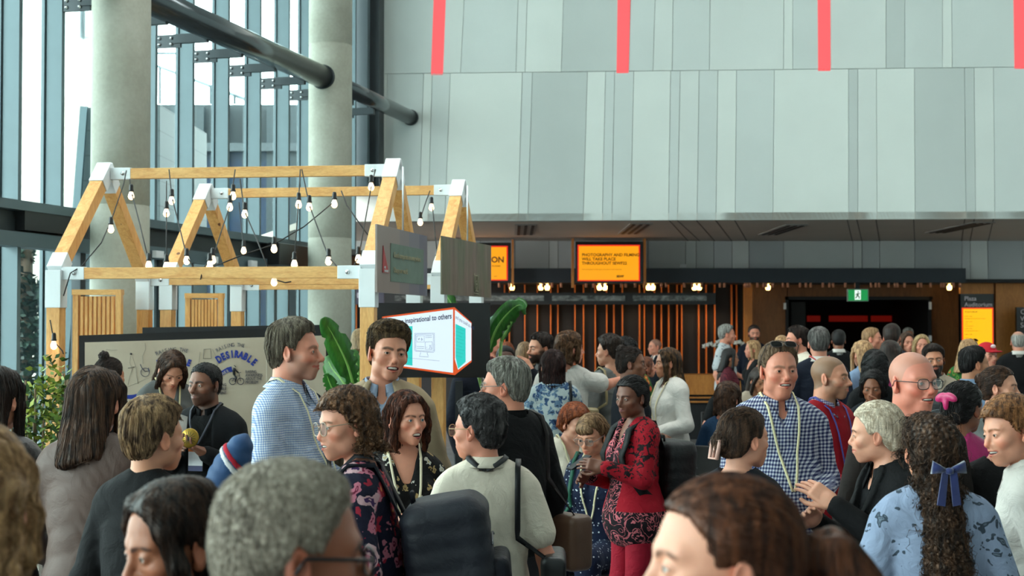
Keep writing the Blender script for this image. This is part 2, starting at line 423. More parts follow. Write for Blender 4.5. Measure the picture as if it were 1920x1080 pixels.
def hair_sdf(P, g):
    k = g['style']; t = g.get('t', .011); seed = g.get('seed', 0); Q = P.copy(); Q[:,0] = np.abs(Q[:,0])
    cr = ell(P, (0,-.010,.036), (.076,.096,.084))
    cr = smin(cr, ell(P, (0,-.055,-.02), (.058,.046,.055)), .03)
    rel = g.get('rel', {'curly':'curl','afro':'curl','wavy':'wave','longcurl':'curl','bobcurl':'curl'}.get(k, 'down')); amp = g.get('amp', .0014)
    r = ridges(P, g.get('rn', 30), seed, rel)
    top = sst(.04,.11, P[:,2])
    side_thin = 1-.45*sst(.03,-.04, P[:,2])
    if k in ('short','quiff','curly','afro','fringe','crop'):
        th = t*(1+g.get('vol', .8)*top)*side_thin
        if k == 'quiff':
            th = th + .014*sst(.02,.08,P[:,1])*top
        hl_ = hairline(P, g); th = th*(.22+.78*sst(-.004,.040, P[:,2]-hl_))
        shell = cr - th
        d = smax(shell, hairline(P, g)-P[:,2] + (.003*wob(P, 90, seed)), .010)
        if k == 'fringe': # bald crown
            d = smax(d, P[:,2]-(.055-.5*np.maximum(P[:,1],-.05)), .012)
        if g.get('part'):
            d = smin(d, ell(P, (.03*g['part'],.062,.098), (.046,.040,.022), rotm(-18, 14*g['part'], 0)), .02)
        d = smax(d, -ell(Q, (.080,-.006,-.010), (.012,.018,.028)), .006)
        d -= amp*r + g.get('lump', .0035)*wob(P, 34, seed+2)*top
        return d
    # longer styles: cap with parting and curtains
    Ln = g.get('len', .14); sw = g.get('sw', .016)
    th = t*(1+.25*top)
    d = smax(cr - th, hairline(P, dict(hl=g.get('hl', .088), nape=-.10))-P[:,2], .012)
    if k in ('bob','long','wavy','longcurl','bobcurl'):
        zb = -.02-Ln   # bottom
        # back curtain
        fl = g.get('flare', 0.0)
        zz = np.clip((.02-P[:,2])/(.02-zb), 0, 1)
        wx = .080 + sw + fl*zz; wy = .060+ .35*sw
        cy = -.040 - g.get('backout', .012 + (.06 if Ln > .15 else 0))*zz
        q = np.stack([P[:,0]/wx, (P[:,1]-cy)/wy], 1)
        rr = np.sqrt((q*q).sum(1)); tube = (rr-1)*np.minimum(wx, wy)
        cur = smax(tube, np.maximum(P[:,2]-.05, zb-P[:,2] - .018*wob(P*[1,1,.1], 40, seed)*1), .02)
        # keep the neck and face free on the front side
        cur = smax(cur, P[:,1]-g.get('front', .012), .012)
        d = smin(d, cur, .02)
        if g.get('locks', 1):
            fw = g.get('lockout', .0)
            pts = [(.030,.060,.098),(.066,.052,.045),(.078+fw,.038,-.02),(.078+fw*1.4,.030,-.02-Ln*.6),(.070+fw,.035,-.02-Ln*.95)]
            lock = chain(Q, pts, [.014,.018,.020,.018,.010], .01)
            d = smin(d, lock, .015)
        if g.get('bangs'):
            d = smin(d, ell(P, (0,.075,.062), (.058,.022,.030)), .015)
        d -= amp*r*(1+.6*zz) + .0035*wob(P*np.array([1,1,.35],np.float32), 42, seed+2)
        return d
    if k in ('tied','bun','pony'):
        d = smax(cr - g.get('t', .009), hairline(P, dict(hl=g.get('hl', .082), nape=-.075))-P[:,2], .010)
        d = smax(d, -ell(Q, (.082,-.006,-.010), (.014,.018,.028)), .006)
        d -= .0014*ridges(P, 30, seed, 'back')
        if k == 'bun':
            c = g.get('bun', (0,-.125,.045)); rb = g.get('bunr', .036)
            b = ell(P, c, (rb,rb*.9,rb)) - .004*ridges(P, 14, seed, 'curl')
            d = smin(d, b, .012)
        if k == 'pony':
            L = g.get('len', .2); c = g.get('bun', (0,-.110,.02))
            pts = [c, (c[0],c[1]-.045,c[2]+.0), (c[0],c[1]-.085,c[2]-.06), (c[0],c[1]-.10,c[2]-.5*L), (c[0],c[1]-.09,c[2]-L)]
            d = smin(d, chain(P, pts, [.020,.034,.044,.044,.014], .01) - .003*ridges(P, 18, seed, 'wave'), .010)
        return d
    return d
# --- torso in the upright frame, z measured for a 1.75 m figure
def torso_sdf(P, b):
    f = b.get('fem', 0); w = b.get('w', 1.0)*(1-.10*f); bel = b.get('belly', 0)
    Q = P.copy(); Q[:,0] = np.abs(Q[:,0])
    d = ell(P, (0,-.012,1.27), (.158*w,.108,.205))
    d = smin(d, cap(Q, (.0,-.022,1.395), (.138*w,-.022,1.385), .062, .048), .05)
    d = smin(d, cap(Q, (.02,-.030,1.47), (.120*w,-.028,1.42), .042, .040), .05)
    d = smin(d, ell(P, (0,-.005,1.09), ((.138-.012*f)*w+.03*bel,.100+.05*bel,.15)), .08)
    d = smin(d, ell(P, (0,-.012,.94), ((.160+.012*f)*w,.118,.13)), .08)
    if bel: d = smin(d, ell(P, (0,.05,1.08), (.13*w,.08+.05*bel,.13)), .08)
    if f: d = smin(d, ell(Q, (.070,.062,1.275), (.060,.052,.062)), .05)
    return d
def neck_sdf(P, b, hp):
    """neck from chest to the skull, hp = base of the skull in the upright frame"""
    r = .056*(1-.16*b.get('fem', 0))*b.get('neck', 1)
    a = (0,-.035,1.40)
    return cap(P, a, hp, r*1.12, r)
def arm_pts(b, sx, A):
    f = b.get('fem', 0); w = b.get('w', 1.0)*(1-.10*f)
    sh = (sx*.160*w, -.022, 1.380)
    return [sh, A[0], A[1]]
ARMS = {
 'down': ((.235,-.045,1.12), (.255,.035,.885)),
 'front': ((.230,-.02,1.13), (.130,.20,1.07)),
 'low':  ((.225,.0,1.12), (.09,.17,.93)),
 'phone': ((.215,.03,1.14), (.055,.25,1.20)),
 'up': ((.225,.08,1.17), (.075,.26,1.34)),
 'chin': ((.20,.10,1.16), (.035,.16,1.46)),
 'out': ((.40,.03,1.33), (.63,.10,1.39)),
 'hip': ((.30,-.08,1.14), (.185,.05,.98)),
 'fold': ((.225,.05,1.13), (-.06,.19,1.15)),
}
def hand_parts(w, e, sx, h, curl=.5, palm=None):
    """five-fingered hand; w wrist, e elbow, returns (sdf, lo, hi)"""
    w = np.array(w, float); X = w-np.array(e, float); X /= np.linalg.norm(X)
    n = np.array(palm if palm is not None else (-sx*.9, .1, -.25), float); n -= X*n.dot(X); n /= np.linalg.norm(n)   # palm faces n
    T = np.cross(n, X)*sx
    if T[1] < 0 and palm is None: T = -T
    def L(a, b_, c): return w + X*a + T*b_ + n*c
    segs = []
    for i, (ty, ln) in enumerate(((.028,.072),(.009,.080),(-.010,.075),(-.028,.060))):
        p = L(.088-.004*abs(i-1), ty, 0); ang = .25*curl + .12*i*curl; q = [p]
        for j, fr in enumerate((.45,.32,.23)):
            ang += curl*(.55 if j else .3)
            p = p + (X*math.cos(ang) + n*math.sin(ang))*ln*fr + T*(.004*(1.2-i)*fr)
            q.append(p)
        segs.append((q, [.0088,.0082,.0074,.0066]))
    t0 = L(.025,.030,.006); t1 = t0 + X*.030 + T*.020 + n*.010; t2 = t1 + X*.028 + T*.006*(1-curl) + n*.012*(1+curl)
    t3 = t2 + X*.022 + n*.010*curl - T*.004*curl
    segs.append(([t0,t1,t2,t3], [.013,.0105,.0095,.0080]))
    Rm = np.stack([X, T, n], 1).astype(np.float32)
    def f(P):
        d = rbox(P, L(.050,0,0), (.047,.040,.0135), .012, Rm)
        d = smin(d, cap(P, L(-.03,0,0), L(.02,0,0), .026, .026), .02)
        d = smin(d, ell(P, L(.035,.022,.010), (.030,.016,.014), Rm), .012)
        for q, r in segs: d = smin(d, chain(P, q, r), .005)
        return d
    pts = np.array([L(-.07,0,0)] + [p for q, r in segs for p in q])
    return f, pts.min(0)-.035, pts.max(0)+.035
def skin_mat(name='skin', rough=.5):
    t = NT(name); a = t.n('Attribute'); a.attribute_name = 'col'
    v = t.obj(); f = t.noise(v, 60, 4)
    t.col(t.mix(.08, a.outputs['Color'], t.ramp(f, [(.35,(.5,.3,.25)),(.65,(1,.9,.85))]), 'MULTIPLY'))
    t.rough(t.ramp(f, [(.3,(rough-.06,)*3),(.7,(rough+.08,)*3)])); t.bump(t.noise(v, 220, 3), .10, .002)
    t.b.inputs['Subsurface Weight'].default_value = .12; t.b.inputs['Subsurface Radius'].default_value = (.6,.25,.12); t.b.inputs['Subsurface Scale'].default_value = .012
    return t.m
SKIN = skin_mat()
_hm = {}
def hair_mat(dark, light, name='hair', sc=(60,60,6)):
    key = (dark, light, sc)
    if key in _hm: return _hm[key]
    t = NT(name); v = t.obj(sc); f = t.noise(v, 1.0, 4, .6, .6); g = t.noise(t.obj((300,300,24)), 1.0, 2)
    c = t.ramp(f, [(.38, srgb(dark)), (.66, srgb(light))])
    t.col(t.mix(.55, c, t.ramp(g, [(.38,(.32,.30,.28)),(.6,(1.15,1.15,1.15))]), 'MULTIPLY')); t.rough(.5)
    t.b.inputs['Specular IOR Level'].default_value = .28
    t.bump(t.math('ADD', t.math('MULTIPLY', f, .6), g), .6, .004)
    _hm[key] = t.m; return t.m
EYEM = [mat('eye_white', (204,196,188), .25, namt=.03), mat('iris_brown', (70,48,34), .2), mat('pupil', (12,10,10), .15)]
EYEB = [EYEM[0], mat('iris_blue', (96,120,134), .2), EYEM[2]]
def xf(V, R, t, piv=(0,0,0)):
    return (V-np.array(piv)) @ np.asarray(R).T + np.array(piv) + np.array(t)
NP = np.array([0,-.035,1.475])        # neck pivot
HC = np.array([0,.040,.150])          # head centre from the pivot
def put(name, parts, m, parent, U, col=None, smooth=True):
    V, F = parts
    if len(V) == 0: return None
    c = col(V) if col else None
    return link(name, npmesh(name, U(V), F, smooth, c), m, parent)
def person(px, ytop, d, ty, hy, label, head=None, hair=None, body=None, top=None, legs=None, arms=('down','down'),
           skin=(214,170,145), q=2, pitch=0, roll=0, lean=0, sit=0, group=None, twist=0, hand=(.5,.5), palms=(None,None), extra=None, headtop=None, fwd=0):
    """one person; px, ytop give where the top of the head stands in the photo at distance d;
       ty, hy: which way chest and face point (0 to the camera, 90 to the photo's right)"""
    skin = (skin[0]*.93, skin[1]*.82, skin[2]*.76)
    g = dict(head or {}); b = dict(body or {}); g['fem'] = b.get('fem', 0); h = dict(hair or {})
    hr = {3:.0030, 2:.0042, 1:.0065}[q]; ch = {3:.0072, 2:.0105, 1:.017}[q]
    if q == 1: g['small'] = 1
    top_h = .120 + (h.get('t', .011)*1.3 if h else 0) + h.get('tall', 0)
    Rh = rotm(-pitch, roll, hy-ty)
    hc = NP + Rh @ HC
    drop = -sit
    Rl = rotm(-lean, 0, 0); piv = np.array([0,0,.93])
    U = lambda V: xf(V, Rl, (0,0,drop), piv)
    Rhw = Rl @ Rh
    hcw = U(hc[None])[0]
    ztop_l = hcw[2] + top_h
    P0 = at(px, ytop, d)
    S = P0.z/ztop_l
    th = rad(180+ty)
    root = empty('person', (0,0,0), th, label, 'person', group)
    off = Matrix.Rotation(th, 3, 'Z') @ Vector((hcw[0]*S, hcw[1]*S, 0))
    root.location = (P0.x-off.x, P0.y-off.y, 0); root.scale = (S,S,S)
    toP = lambda V: (V-hc) @ Rh                      # upright frame -> head frame
    fromH = lambda V: V @ Rh.T + hc
    # body
    hp = hc + Rh @ np.array([0,-.030,-.035])
    parts = []
    nl = (top or {}).get('neckz', 1.36)
    def bust(P):
        dd = head_sdf(toP(P), g)
        dd = smin(dd, neck_sdf(P, b, hp), .022)
        return smax(smin(dd, torso_sdf(P, b), .03), nl-.02-P[:,2], .01)
    lo = np.minimum(hc-.17, (-.24,-.17,nl-.03)); hi = np.maximum(hc+.17, (.24,.15,1.48))
    vb = mesh_sdf(bust, lo, hi, hr)
    parts.append(vb); nb = len(vb[0])
    slv = (top or {}).get('sleeve', 'long')
    armv = []
    for i, sx in enumerate((-1, 1)):
        A = ARMS[arms[i]] if isinstance(arms[i], str) else arms[i]
        A = [(sx*a[0], a[1], a[2]) for a in A]
        A = arm_pts(b, sx, A); armv.append(A)
        fs = 1-.10*b.get('fem', 0); e, w = np.array(A[1]), np.array(A[2])
        if slv == 'long': st = e*.15+w*.85; lim = None
        fa = lambda P, A=A, fs=fs: chain(P, A, [.052*fs,.040*fs,.026*fs], .02)
        hf, hlo, hhi = hand_parts(A[2], A[1], sx, hr, hand[i], palms[i])
        if slv == 'long':
            parts.append(mesh_sdf(lambda P: smin(hf(P), cap(P, w+(e-w)*.35, w, .03*fs, .025*fs), .015), np.minimum(hlo, w+(e-w)*.35-.04), np.maximum(hhi, w+(e-w)*.35+.04), hr*1.15))
        else:
            pa = np.array(A); parts.append(mesh_sdf(lambda P: smin(hf(P), fa(P), .015), np.minimum(hlo, pa.min(0)-.07), np.maximum(hhi, pa.max(0)+.07), hr*1.4))
    def bcol(V):
        c = np.tile(np.array(srgb(skin)[:3], np.float32), (len(V), 1))
        hv = toP(V[:nb]); cc = headcol(hv, g, skin); c[:nb] = cc; return c
    V, F = join_vf(parts)
    # carry each arm on from the shoulder to the wrist inside the sleeve
    if slv == 'long' or True:
        base = nb; ex_v = []; ex_f = []; cnt = len(V)
        for i in (0, 1):
            n_i = len(parts[1+i][0])
            if n_i == 0: continue
            A = [np.array(p, float) for p in armv[i]]; e_, w_ = A[1], A[2]
            end = (w_+(e_-w_)*.35) if slv == 'long' else A[0]
            idx1 = np.arange(base, base+n_i); base += n_i
            path = [A[0]*.6+np.array([0,-.02,1.36])*.4, A[0], (A[0]+A[1])/2, A[1], end] if slv == 'long' else [A[0]*.55+np.array([0,-.02,1.36])*.45, A[0]]
            rr = [.030,.036,.036,.030,.022] if slv == 'long' else [.030,.036]
            rings = []
            for k, c_ in enumerate(path):
                dd_ = path[min(k+1,len(path)-1)]-path[max(k-1,0)]; dd_ = dd_/np.linalg.norm(dd_); o1 = np.cross(dd_, [.3,1,.2]); o1 /= np.linalg.norm(o1); o2 = np.cross(dd_, o1)
                pts_ = [c_+(o1*math.cos(a)+o2*math.sin(a))*rr[k] for a in np.arange(8)*PI/4]
                if k in (0, len(path)-1):
                    src = np.arange(nb) if k == 0 else idx1
                    rings.append([int(src[np.argmin(((V[src]-p_)**2).sum(1))]) for p_ in pts_])
                else:
                    rings.append(list(range(cnt, cnt+8))); ex_v += pts_; cnt += 8
            for k in range(len(rings)-1):
                for j in range(8):
                    q4 = (rings[k][j], rings[k][(j+1)%8], rings[k+1][(j+1)%8], rings[k+1][j])
                    if len(set(q4)) == 4: ex_f.append(q4)
        if ex_v: V = np.concatenate([V, np.array(ex_v)])
        F = np.concatenate([F, np.array(ex_f, int)])
    bo = put('body', (V, F), SKIN, root, U, bcol)
    # eyes, teeth
    if q >= 2 and g.get('eyes', 1):
        for sx in (-1, 1):
            mb = MB(); em = EYEB if g.get('blue') else EYEM
            pr = [(0,.0127),(.0025,.0125),(.0026,.0125),(.0062,.0110),(.0063,.0109),(.0100,.0075),(.0125,.0),(.0090,-.0085),(0,-.0125)]
            gz = g.get('gaze', (0,0)); M = Matrix.Rotation(rad(-90+gz[1]), 3, 'X'); M = Matrix.Rotation(rad(-gz[0]), 3, 'Z') @ M
            for k in range(len(pr)-1): mb.lathe([pr[k], pr[k+1]], (0,0,0), 14, (2 if k == 0 else 1 if k in (1,2) else 0), M)
            ev = np.array([tuple(v) for v in mb.v]) + np.array([sx*.0315,.0775,.0015])
            ev = U(fromH(ev)); mb.v = [tuple(x) for x in ev]
            mb.build('eye', em, bo)
        if g.get('open') or g.get('teeth'):
            up = .004*g.get('smile', 0)
            tv = mesh_sdf(lambda P: smax(ell(P, (0,.0745,-.060+up), (.023,.0215,.022)), np.maximum(-.062-.0075*g.get('open',0)+up*.4-.0022-P[:,2], P[:,2]+.048), .002), (-.03,.04,-.09), (.03,.1,-.03), .0025)
            put('teeth', (fromH(tv[0]), tv[1]), mat('tooth', (232,226,214), .3, namt=.03), bo, U)
    # hair
    if h:
        L = h.get('len', .14)+.12 if h['style'] in ('bob','long','wavy','longcurl','bobcurl','pony') else .13
        hv = mesh_sdf(lambda P: smax(hair_sdf(P, h), -(head_sdf(P, g)+.004), .004) if q >= 2 else hair_sdf(P, h), (-.17,-.24,-L-.02), (.17,.15,.20), hr*1.1)
        # long hair stays behind the chest and on the shoulders
        if q >= 2 and h.get('strands', 1): hv = join_vf([hv, strands(hv[0], h, g, q)])
        put('hair', (fromH(hv[0]), hv[1]), hair_mat(h['dark'], h['light'], sc=h.get('sc', (60,60,7))), root, U)
    # clothes
    if top:
        cloth(root, U, b, top, armv, ch, hp, q)
    lg = legs or {}
    make_legs(root, b, lg, sit, q)
    if g.get('glasses'): glasses(root, fromH, U, g['glasses'], q)
    ctx = dict(Z=.93-sit, loose=max((top or {}).get('loose', .014), .020 if (top or {}).get('kind') in ('blazer','jacket') else 0), root=root, U=U, fromH=fromH, S=S, hc=hc, b=b, armv=armv, bo=bo)
    if extra:
        for e in (extra if isinstance(extra, list) else [extra]): e(ctx)
    return ctx
def folds(P, seed, amp):
    s = seed*7.3
    a = np.sin((P[:,2]*.9+P[:,0]*.6)*46+3.2*wob(P, 7, s)+2*np.abs(P[:,0])*20)
    b_ = wob(P, 16, s+2); c = wob(P, 34, s+5)
    el = .35+.65*np.clip(1-np.abs(P[:,2]-1.10)/.16, 0, 1)
    return amp*(.45*np.abs(a)*el + .40*b_ + .18*c)
def cloth(root, U, b, top, armv, h, hp, q):
    """top: kind tee/shirt/blazer/dress, m material, sleeve, hem, neck, loose"""
    kind = top.get('kind', 'tee'); loose = top.get('loose', .014); hem = top.get('hem', .86); slv = top.get('sleeve', 'long'); seed = top.get('seed', len(bpy.data.meshes) % 17)
    amp = top.get('fold', .008); fem = b.get('fem', 0); nk = top.get('neck', 'crew')
    if slv == 'puff': puff = True
    def garment(P, off, vcut, sl, hemz, collar=0):
        d = torso_sdf(P, b)
        fl = top.get('flare', .02)
        zz = np.clip((1.12-P[:,2])/.3, 0, 1.5)
        d = d - off - fl*zz*.6
        for i, sx in enumerate((-1, 1)):
            A = [np.array(p) for p in armv[i]]
            fs = 1-.10*fem
            if sl in ('long',):
                w = A[1]+(A[2]-A[1])*top.get('sl', .93)
                a = chain(P, [A[0], A[1], w], [.060*fs+off*.3, .046*fs+off*.7, .033*fs+off*.6], .02)
                cut = None
            elif sl in ('short','puff'):
                e = A[0]+(A[1]-A[0])*top.get('sl', .62)
                a = chain(P, [A[0], e], [.062*fs+off*.4, .060*fs+off*.8]) if sl == 'short' else smin(cap(P, A[0], e, .060, .052), ell(P, A[0]+(A[1]-A[0])*.3+np.array([sx*.012,0,.01]), (.085,.085,.095)), .02)
            elif sl == 'elbow':
                e = A[1]+(A[2]-A[1])*.15
                a = chain(P, [A[0], A[1], e], [.060*fs+off*.3,.052*fs+off*.7,.050*fs+off], .02)
            else: a = None
            if a is not None: d = smin(d, a, .018)
            elif sl == 'none': d = smax(d, -cap(P, A[0]+np.array([sx*.03,0,0]), A[1]+np.array([sx*.05,0,0]), .055, .08), .01)
        d = d - folds(P, seed, amp)
        d = smax(d, hemz - P[:,2], .008)
        # neckline
        ny = -.030
        if vcut == 'crew': c = cap(P, (0,ny,1.445), (0,ny+.02,1.60), .076*(1-.06*fem), .085)
        elif vcut == 'scoop': c = ell(P, (0,.03,1.455), (.085,.12,.085))
        elif vcut == 'v': c = smin(cap(P, (0,ny,1.46), (0,ny+.02,1.60), .074, .085), cap(P, (0,.13,1.30), (0,.06,1.48), .010, .065), .03)
        elif vcut == 'collar': c = smin(cap(P, (0,ny,1.465), (0,ny+.02,1.60), .070, .08), cap(P, (0,.13,1.36), (0,.06,1.48), .008, .045), .02)
        elif vcut == 'lapel': c = smin(cap(P, (0,ny,1.475), (0,ny+.02,1.60), .070, .08), cap(P, (0,.17,1.14), (0,.07,1.47), .008, .056), .02)
        elif vcut == 'open': c = smin(cap(P, (0,ny,1.475), (0,ny+.02,1.60), .070, .08), cap(P, (0,.20,.80), (0,.08,1.46), .085, .070), .02)
        elif vcut == 'high': c = cap(P, (0,ny,1.52), (0,ny+.02,1.62), .066, .075)
        d = smax(d, -c, .006)
        if kind == 'blazer' and vcut == 'lapel':
            Qx = P.copy(); Qx[:,0] = np.abs(Qx[:,0])
            fl2 = np.abs(cap(P, (0,.17,1.14), (0,.07,1.47), .008, .056)) - .030
            band = smax(np.maximum(torso_sdf(P, b) - off - .011, fl2), -(P[:,1]-.0), .005)
            band = smax(band, -c, .003)
            d = smin(d, np.maximum(band, 1.16-P[:,2]), .002)
        return d
    pa = np.array([p for A in armv for p in A]); lo = np.minimum(pa.min(0)-.11, (-.30,-.26,hem-.03)); hi = np.maximum(pa.max(0)+.11, (.30,.30,1.57))
    lo[2] = min(lo[2], hem-.03)
    off = loose
    if nk == 'collar' or (top.get('inner') is not None and top.get('ineck', 'collar') == 'collar' and kind in ('blazer','jacket')):
        collar(root, U, b, top.get('inner') if kind in ('blazer','jacket') and top.get('inner') else top['m'], top.get('gap', .016))
    if top.get('stand'): collar(root, U, b, top['m'], .012, True)
    if kind == 'blazer' or kind == 'jacket':
        off = max(loose, .020)
        if top.get('inner'):
            it = mesh_sdf(lambda P: garment(P, .008, top.get('ineck', 'collar' if kind == 'blazer' else 'crew'), 'x', .90, 1 if top.get('ineck', 'collar') == 'collar' else 0), (-.22,-.2,.88), (.22,.24,1.56), h)
            put('shirt', it, top['inner'], root, U)
        v = mesh_sdf(lambda P: garment(P, off, nk if nk != 'crew' else ('lapel' if kind == 'blazer' else 'open'), slv, hem), lo, hi, h)
        put('blazer' if kind == 'blazer' else 'jacket', v, top['m'], root, U)
    else:
        col_ = 1 if nk == 'collar' else 0
        v = mesh_sdf(lambda P: garment(P, off, nk, slv, hem, col_), lo, hi, h)
        put({'tee':'t_shirt'}.get(kind, kind), v, top['m'], root, U)
        if top.get('inner') is not None and nk == 'v':
            it = mesh_sdf(lambda P: garment(P, .005, 'crew', 'x', .90), (-.22,-.2,1.0), (.22,.24,1.56), h); put('undershirt', it, top['inner'], root, U)
def make_legs(root, b, lg, sit, q):
    f = b.get('fem', 0); m = lg.get('m') or mat('dark_trousers', (34,34,40), .8); sm = lg.get('shoe') or mat('shoe_leather', (28,24,22), .45)
    Z = .93 - sit; w = b.get('w', 1)
    if sit:
        K = [(.10,.42,Z+.0), (.10,.40,.09)]
        hip = (.085,-.01,Z-.02)
    else:
        K = [(.098,.02,.50), (.105,-.03,.09)]; hip = (.088,-.012,.92)
    sk = lg.get('skirt')
    def fn(P):
        Q = P.copy(); Q[:,0] = np.abs(Q[:,0])
        d = smin(ell(P, (0,-.012,Z+.01), (.150*w,.108,.12)), chain(Q, [hip, K[0], K[1]], [.088,.066,.056], .03), .05)
        if sk:
            zz = np.clip((Z-P[:,2])/(Z-sk), 0, 1)
            r = np.sqrt(P[:,0]**2 + (P[:,1]+.0-(.25 if sit else 0)*zz)**2) - (.15+.14*zz) - .012*np.sin(np.arctan2(P[:,0], P[:,1])*11)*zz
            d = smin(d, np.maximum(r, np.maximum(P[:,2]-Z, sk-P[:,2])), .04)
        return np.maximum(d - .010 - .006*wob(P, 18, 2), .06-P[:,2])
    h = {3:.018, 2:.018, 1:.026}[q]
    v = mesh_sdf(fn, (-.36,-.34,0), (.36,.60,Z+.17), h)
    put('skirt' if sk else 'trousers', v, m, root, lambda V: V)
    for sx in (-1, 1):
        c = K[1]
        def fs(P):
            return np.maximum(smin(ell(P, (sx*c[0],c[1]+.085,.035), (.045,.115,.045)), cap(P, (sx*c[0],c[1],.05), (sx*c[0],c[1],.11), .040, .040), .03), -P[:,2])
        v = mesh_sdf(fs, (sx*c[0]-.07,c[1]-.08,-.01), (sx*c[0]+.07,c[1]+.22,.16), .014)
        put('shoe', v, sm, root, lambda V: V)
def glasses(root, fromH, U, spec, q):
    """spec: (rim colour, up) up=1 puts them on top of the head; 'dark' lenses for sunglasses"""
    rim, kind = spec[0], spec[1]
    mb = MB(); ln = MB()
    n = 18
    for sx in (-1, 1):
        pts = []
        for k in range(n+1):
            a = 2*PI*k/n; ca, sa = math.cos(a), math.sin(a)
            rx = .0265; rz = .0200 if kind != 'round' else .0235
            e = .7
            x = math.copysign(abs(ca)**e, ca)*rx; z = math.copysign(abs(sa)**e, sa)*rz
            pts.append((sx*(.0335)+x, .1035-.10*abs(sx*.0335+x)**1.0*.35, z-.001))
        mb.tube(pts, .0016 if kind != 'thick' else .0026, 6, caps=False)
        ln.add([(p[0], p[1], p[2]) for p in pts[:-1]] + [(p[0], p[1]-.0015, p[2]) for p in pts[:-1]],
               [tuple(range(n)), tuple(range(2*n-1, n-1, -1))] + [(i, n+i, n+(i+1) % n, (i+1) % n) for i in range(n)])
        mb.tube([(sx*.060,.101,.006), (sx*.077,.088,.008), (sx*.086,-.002,.010), (sx*.086,-.016,-.012)], .0017 if kind != 'thick' else .0028, 6)
    mb.tube([(-.009,.1035,.004), (0,.106,.008), (.009,.1035,.004)], .0016, 6)
    def T(M):
        v = np.array(M.v)
        if kind == 'up':
            v = v @ rotm(52, 0, 0).T + np.array([0,-.002,.042])
        M.v = [tuple(x) for x in U(fromH(v))]; return M
    g = T(mb).build('glasses', mat('glasses_rim', rim, .3, .3), root)
    lm = LENS_DARK if kind == 'up' else LENS
    T(ln).build('lens', lm, g)
def _lens(name, tint, a):
    t = NT(name); t.t.nodes.remove(t.b)
    tr = t.n('BsdfTransparent'); tr.inputs[0].default_value = tint; gl = t.n('BsdfGlossy'); gl.inputs['Roughness'].default_value = .05
    mx = t.n('MixShader'); mx.inputs[0].default_value = a
    t.t.links.new(tr.outputs[0], mx.inputs[1]); t.t.links.new(gl.outputs[0], mx.inputs[2]); t.t.links.new(mx.outputs[0], t.out.inputs[0])
    return t.m
LENS = _lens('spectacle_lens', (.93,.95,.95,1), .10); LENS_DARK = _lens('sunglass_lens', (.10,.09,.08,1), .05)
GLASS = _lens('window_glass', (.82,.92,.93,1), .07)

def collar(root, U, b, m, gap=.016, stand=False):
    f = 1-.06*b.get('fem', 0); n = 30; rows = []
    a0 = math.asin(min(.9, gap/.07))
    # profile: inner stand up, fold over, leaf down; leaf grows long at the front points
    for k in range(n+1):
        u = k/n; ph = a0 + u*(2*PI-2*a0)            # 0 = front, pi = back
        fr = math.cos(ph); fw = max(0, fr)**2
        zt = 1.512 - .028*fw + (.012 if fr < 0 else .006); zb = zt-.040
        def pt(r, z):
            return (math.sin(ph)*r*f*1.02, -.030 + math.cos(ph)*r*f + .12*(z-1.45)+.010*fw, z)
        leaf = .040 + .040*max(0, 1-min(u, 1-u)/.10)
        if stand: leaf = 0
        prof = [pt(.074, zb-.034), pt(.0640, zt-.006), pt(.0650, zt), pt(.0690, zt-.002)]
        prof += [pt(.0730+.45*leaf*.55, zt-leaf*.6), pt(.0760+.55*leaf, zt-leaf), pt(.0730+.55*leaf, zt-leaf-.003), pt(.0690, zt-.008), pt(.078, zb-.034)]
        rows.append(prof)
    p = len(rows[0]); V = [q for r in rows for q in r]; F = []
    for k in range(n):
        for j in range(p): F.append((k*p+j, k*p+(j+1) % p, (k+1)*p+(j+1) % p, (k+1)*p+j))
    V = U(np.array(V)); me = bpy.data.meshes.new('collar'); me.from_pydata([tuple(v) for v in V], [], F+[tuple(range(p-1,-1,-1)), tuple(n*p+j for j in range(p))])
    me.polygons.foreach_set('use_smooth', [True]*len(me.polygons)); me.update(); me.normals_split_custom_set_from_vertices([v.normal for v in me.vertices]) if False else None
    return link('collar', me, m, root)
def flow(P, h):
    rel = h.get('flow') or {'short':'crown','crop':'crown','fringe':'crown','quiff':'side','curly':'curl','afro':'curl','bob':'down','long':'down','wavy':'wave','longcurl':'curlong','bobcurl':'curlong','tied':'back','bun':'back','pony':'back'}[h['style']]
    t = sst(.03,.10, P[:,2]); n = len(P); Z = np.zeros(n); px = h.get('px', .02)
    if rel in ('down','wave','curlong'):
        sg = np.tanh((P[:,0]-px)*60)
        v = np.stack([sg*t*1.0, -.30*t, -1+.55*t], 1)
        if rel != 'down':
            A = .7 if rel == 'wave' else 1.3
            v[:,0] += A*np.sin(P[:,2]*110+9*wob(P, 9, 2)); v[:,1] += A*np.cos(P[:,2]*100+9*wob(P, 9, 5))
    elif rel == 'back': v = np.stack([Z-P[:,0]*1.5, Z-1+1.0*sst(-.06,-.11,P[:,1]), -.35-.8*sst(-.04,-.10,P[:,1])*0-P[:,0]*0+ (-(P[:,2]-.02)*5)*sst(.0,-.1,P[:,1])], 1)
    elif rel == 'side': v = np.stack([Z+h.get('dir', 1)*t, .25*t-.5*(1-t), -.8*(1-t)-.1], 1)
    elif rel == 'crown': q = P-np.array([.005,-.060,.125]); v = np.stack([q[:,0], q[:,1]*1.0, q[:,2]*.8-.02], 1); v[:,1] += np.where(P[:,1] > 0, .02, -.01)
    else:
        v = np.stack([wob(P, 75, 1), wob(P, 80, 4), wob(P, 77, 8)-.1], 1)
    v = v + .16*np.stack([wob(P, 40, 1), wob(P, 40, 3), wob(P, 40, 5)], 1)*np.linalg.norm(v, axis=1)[:,None]
    return v/(np.linalg.norm(v, axis=1)[:,None]+1e-9)
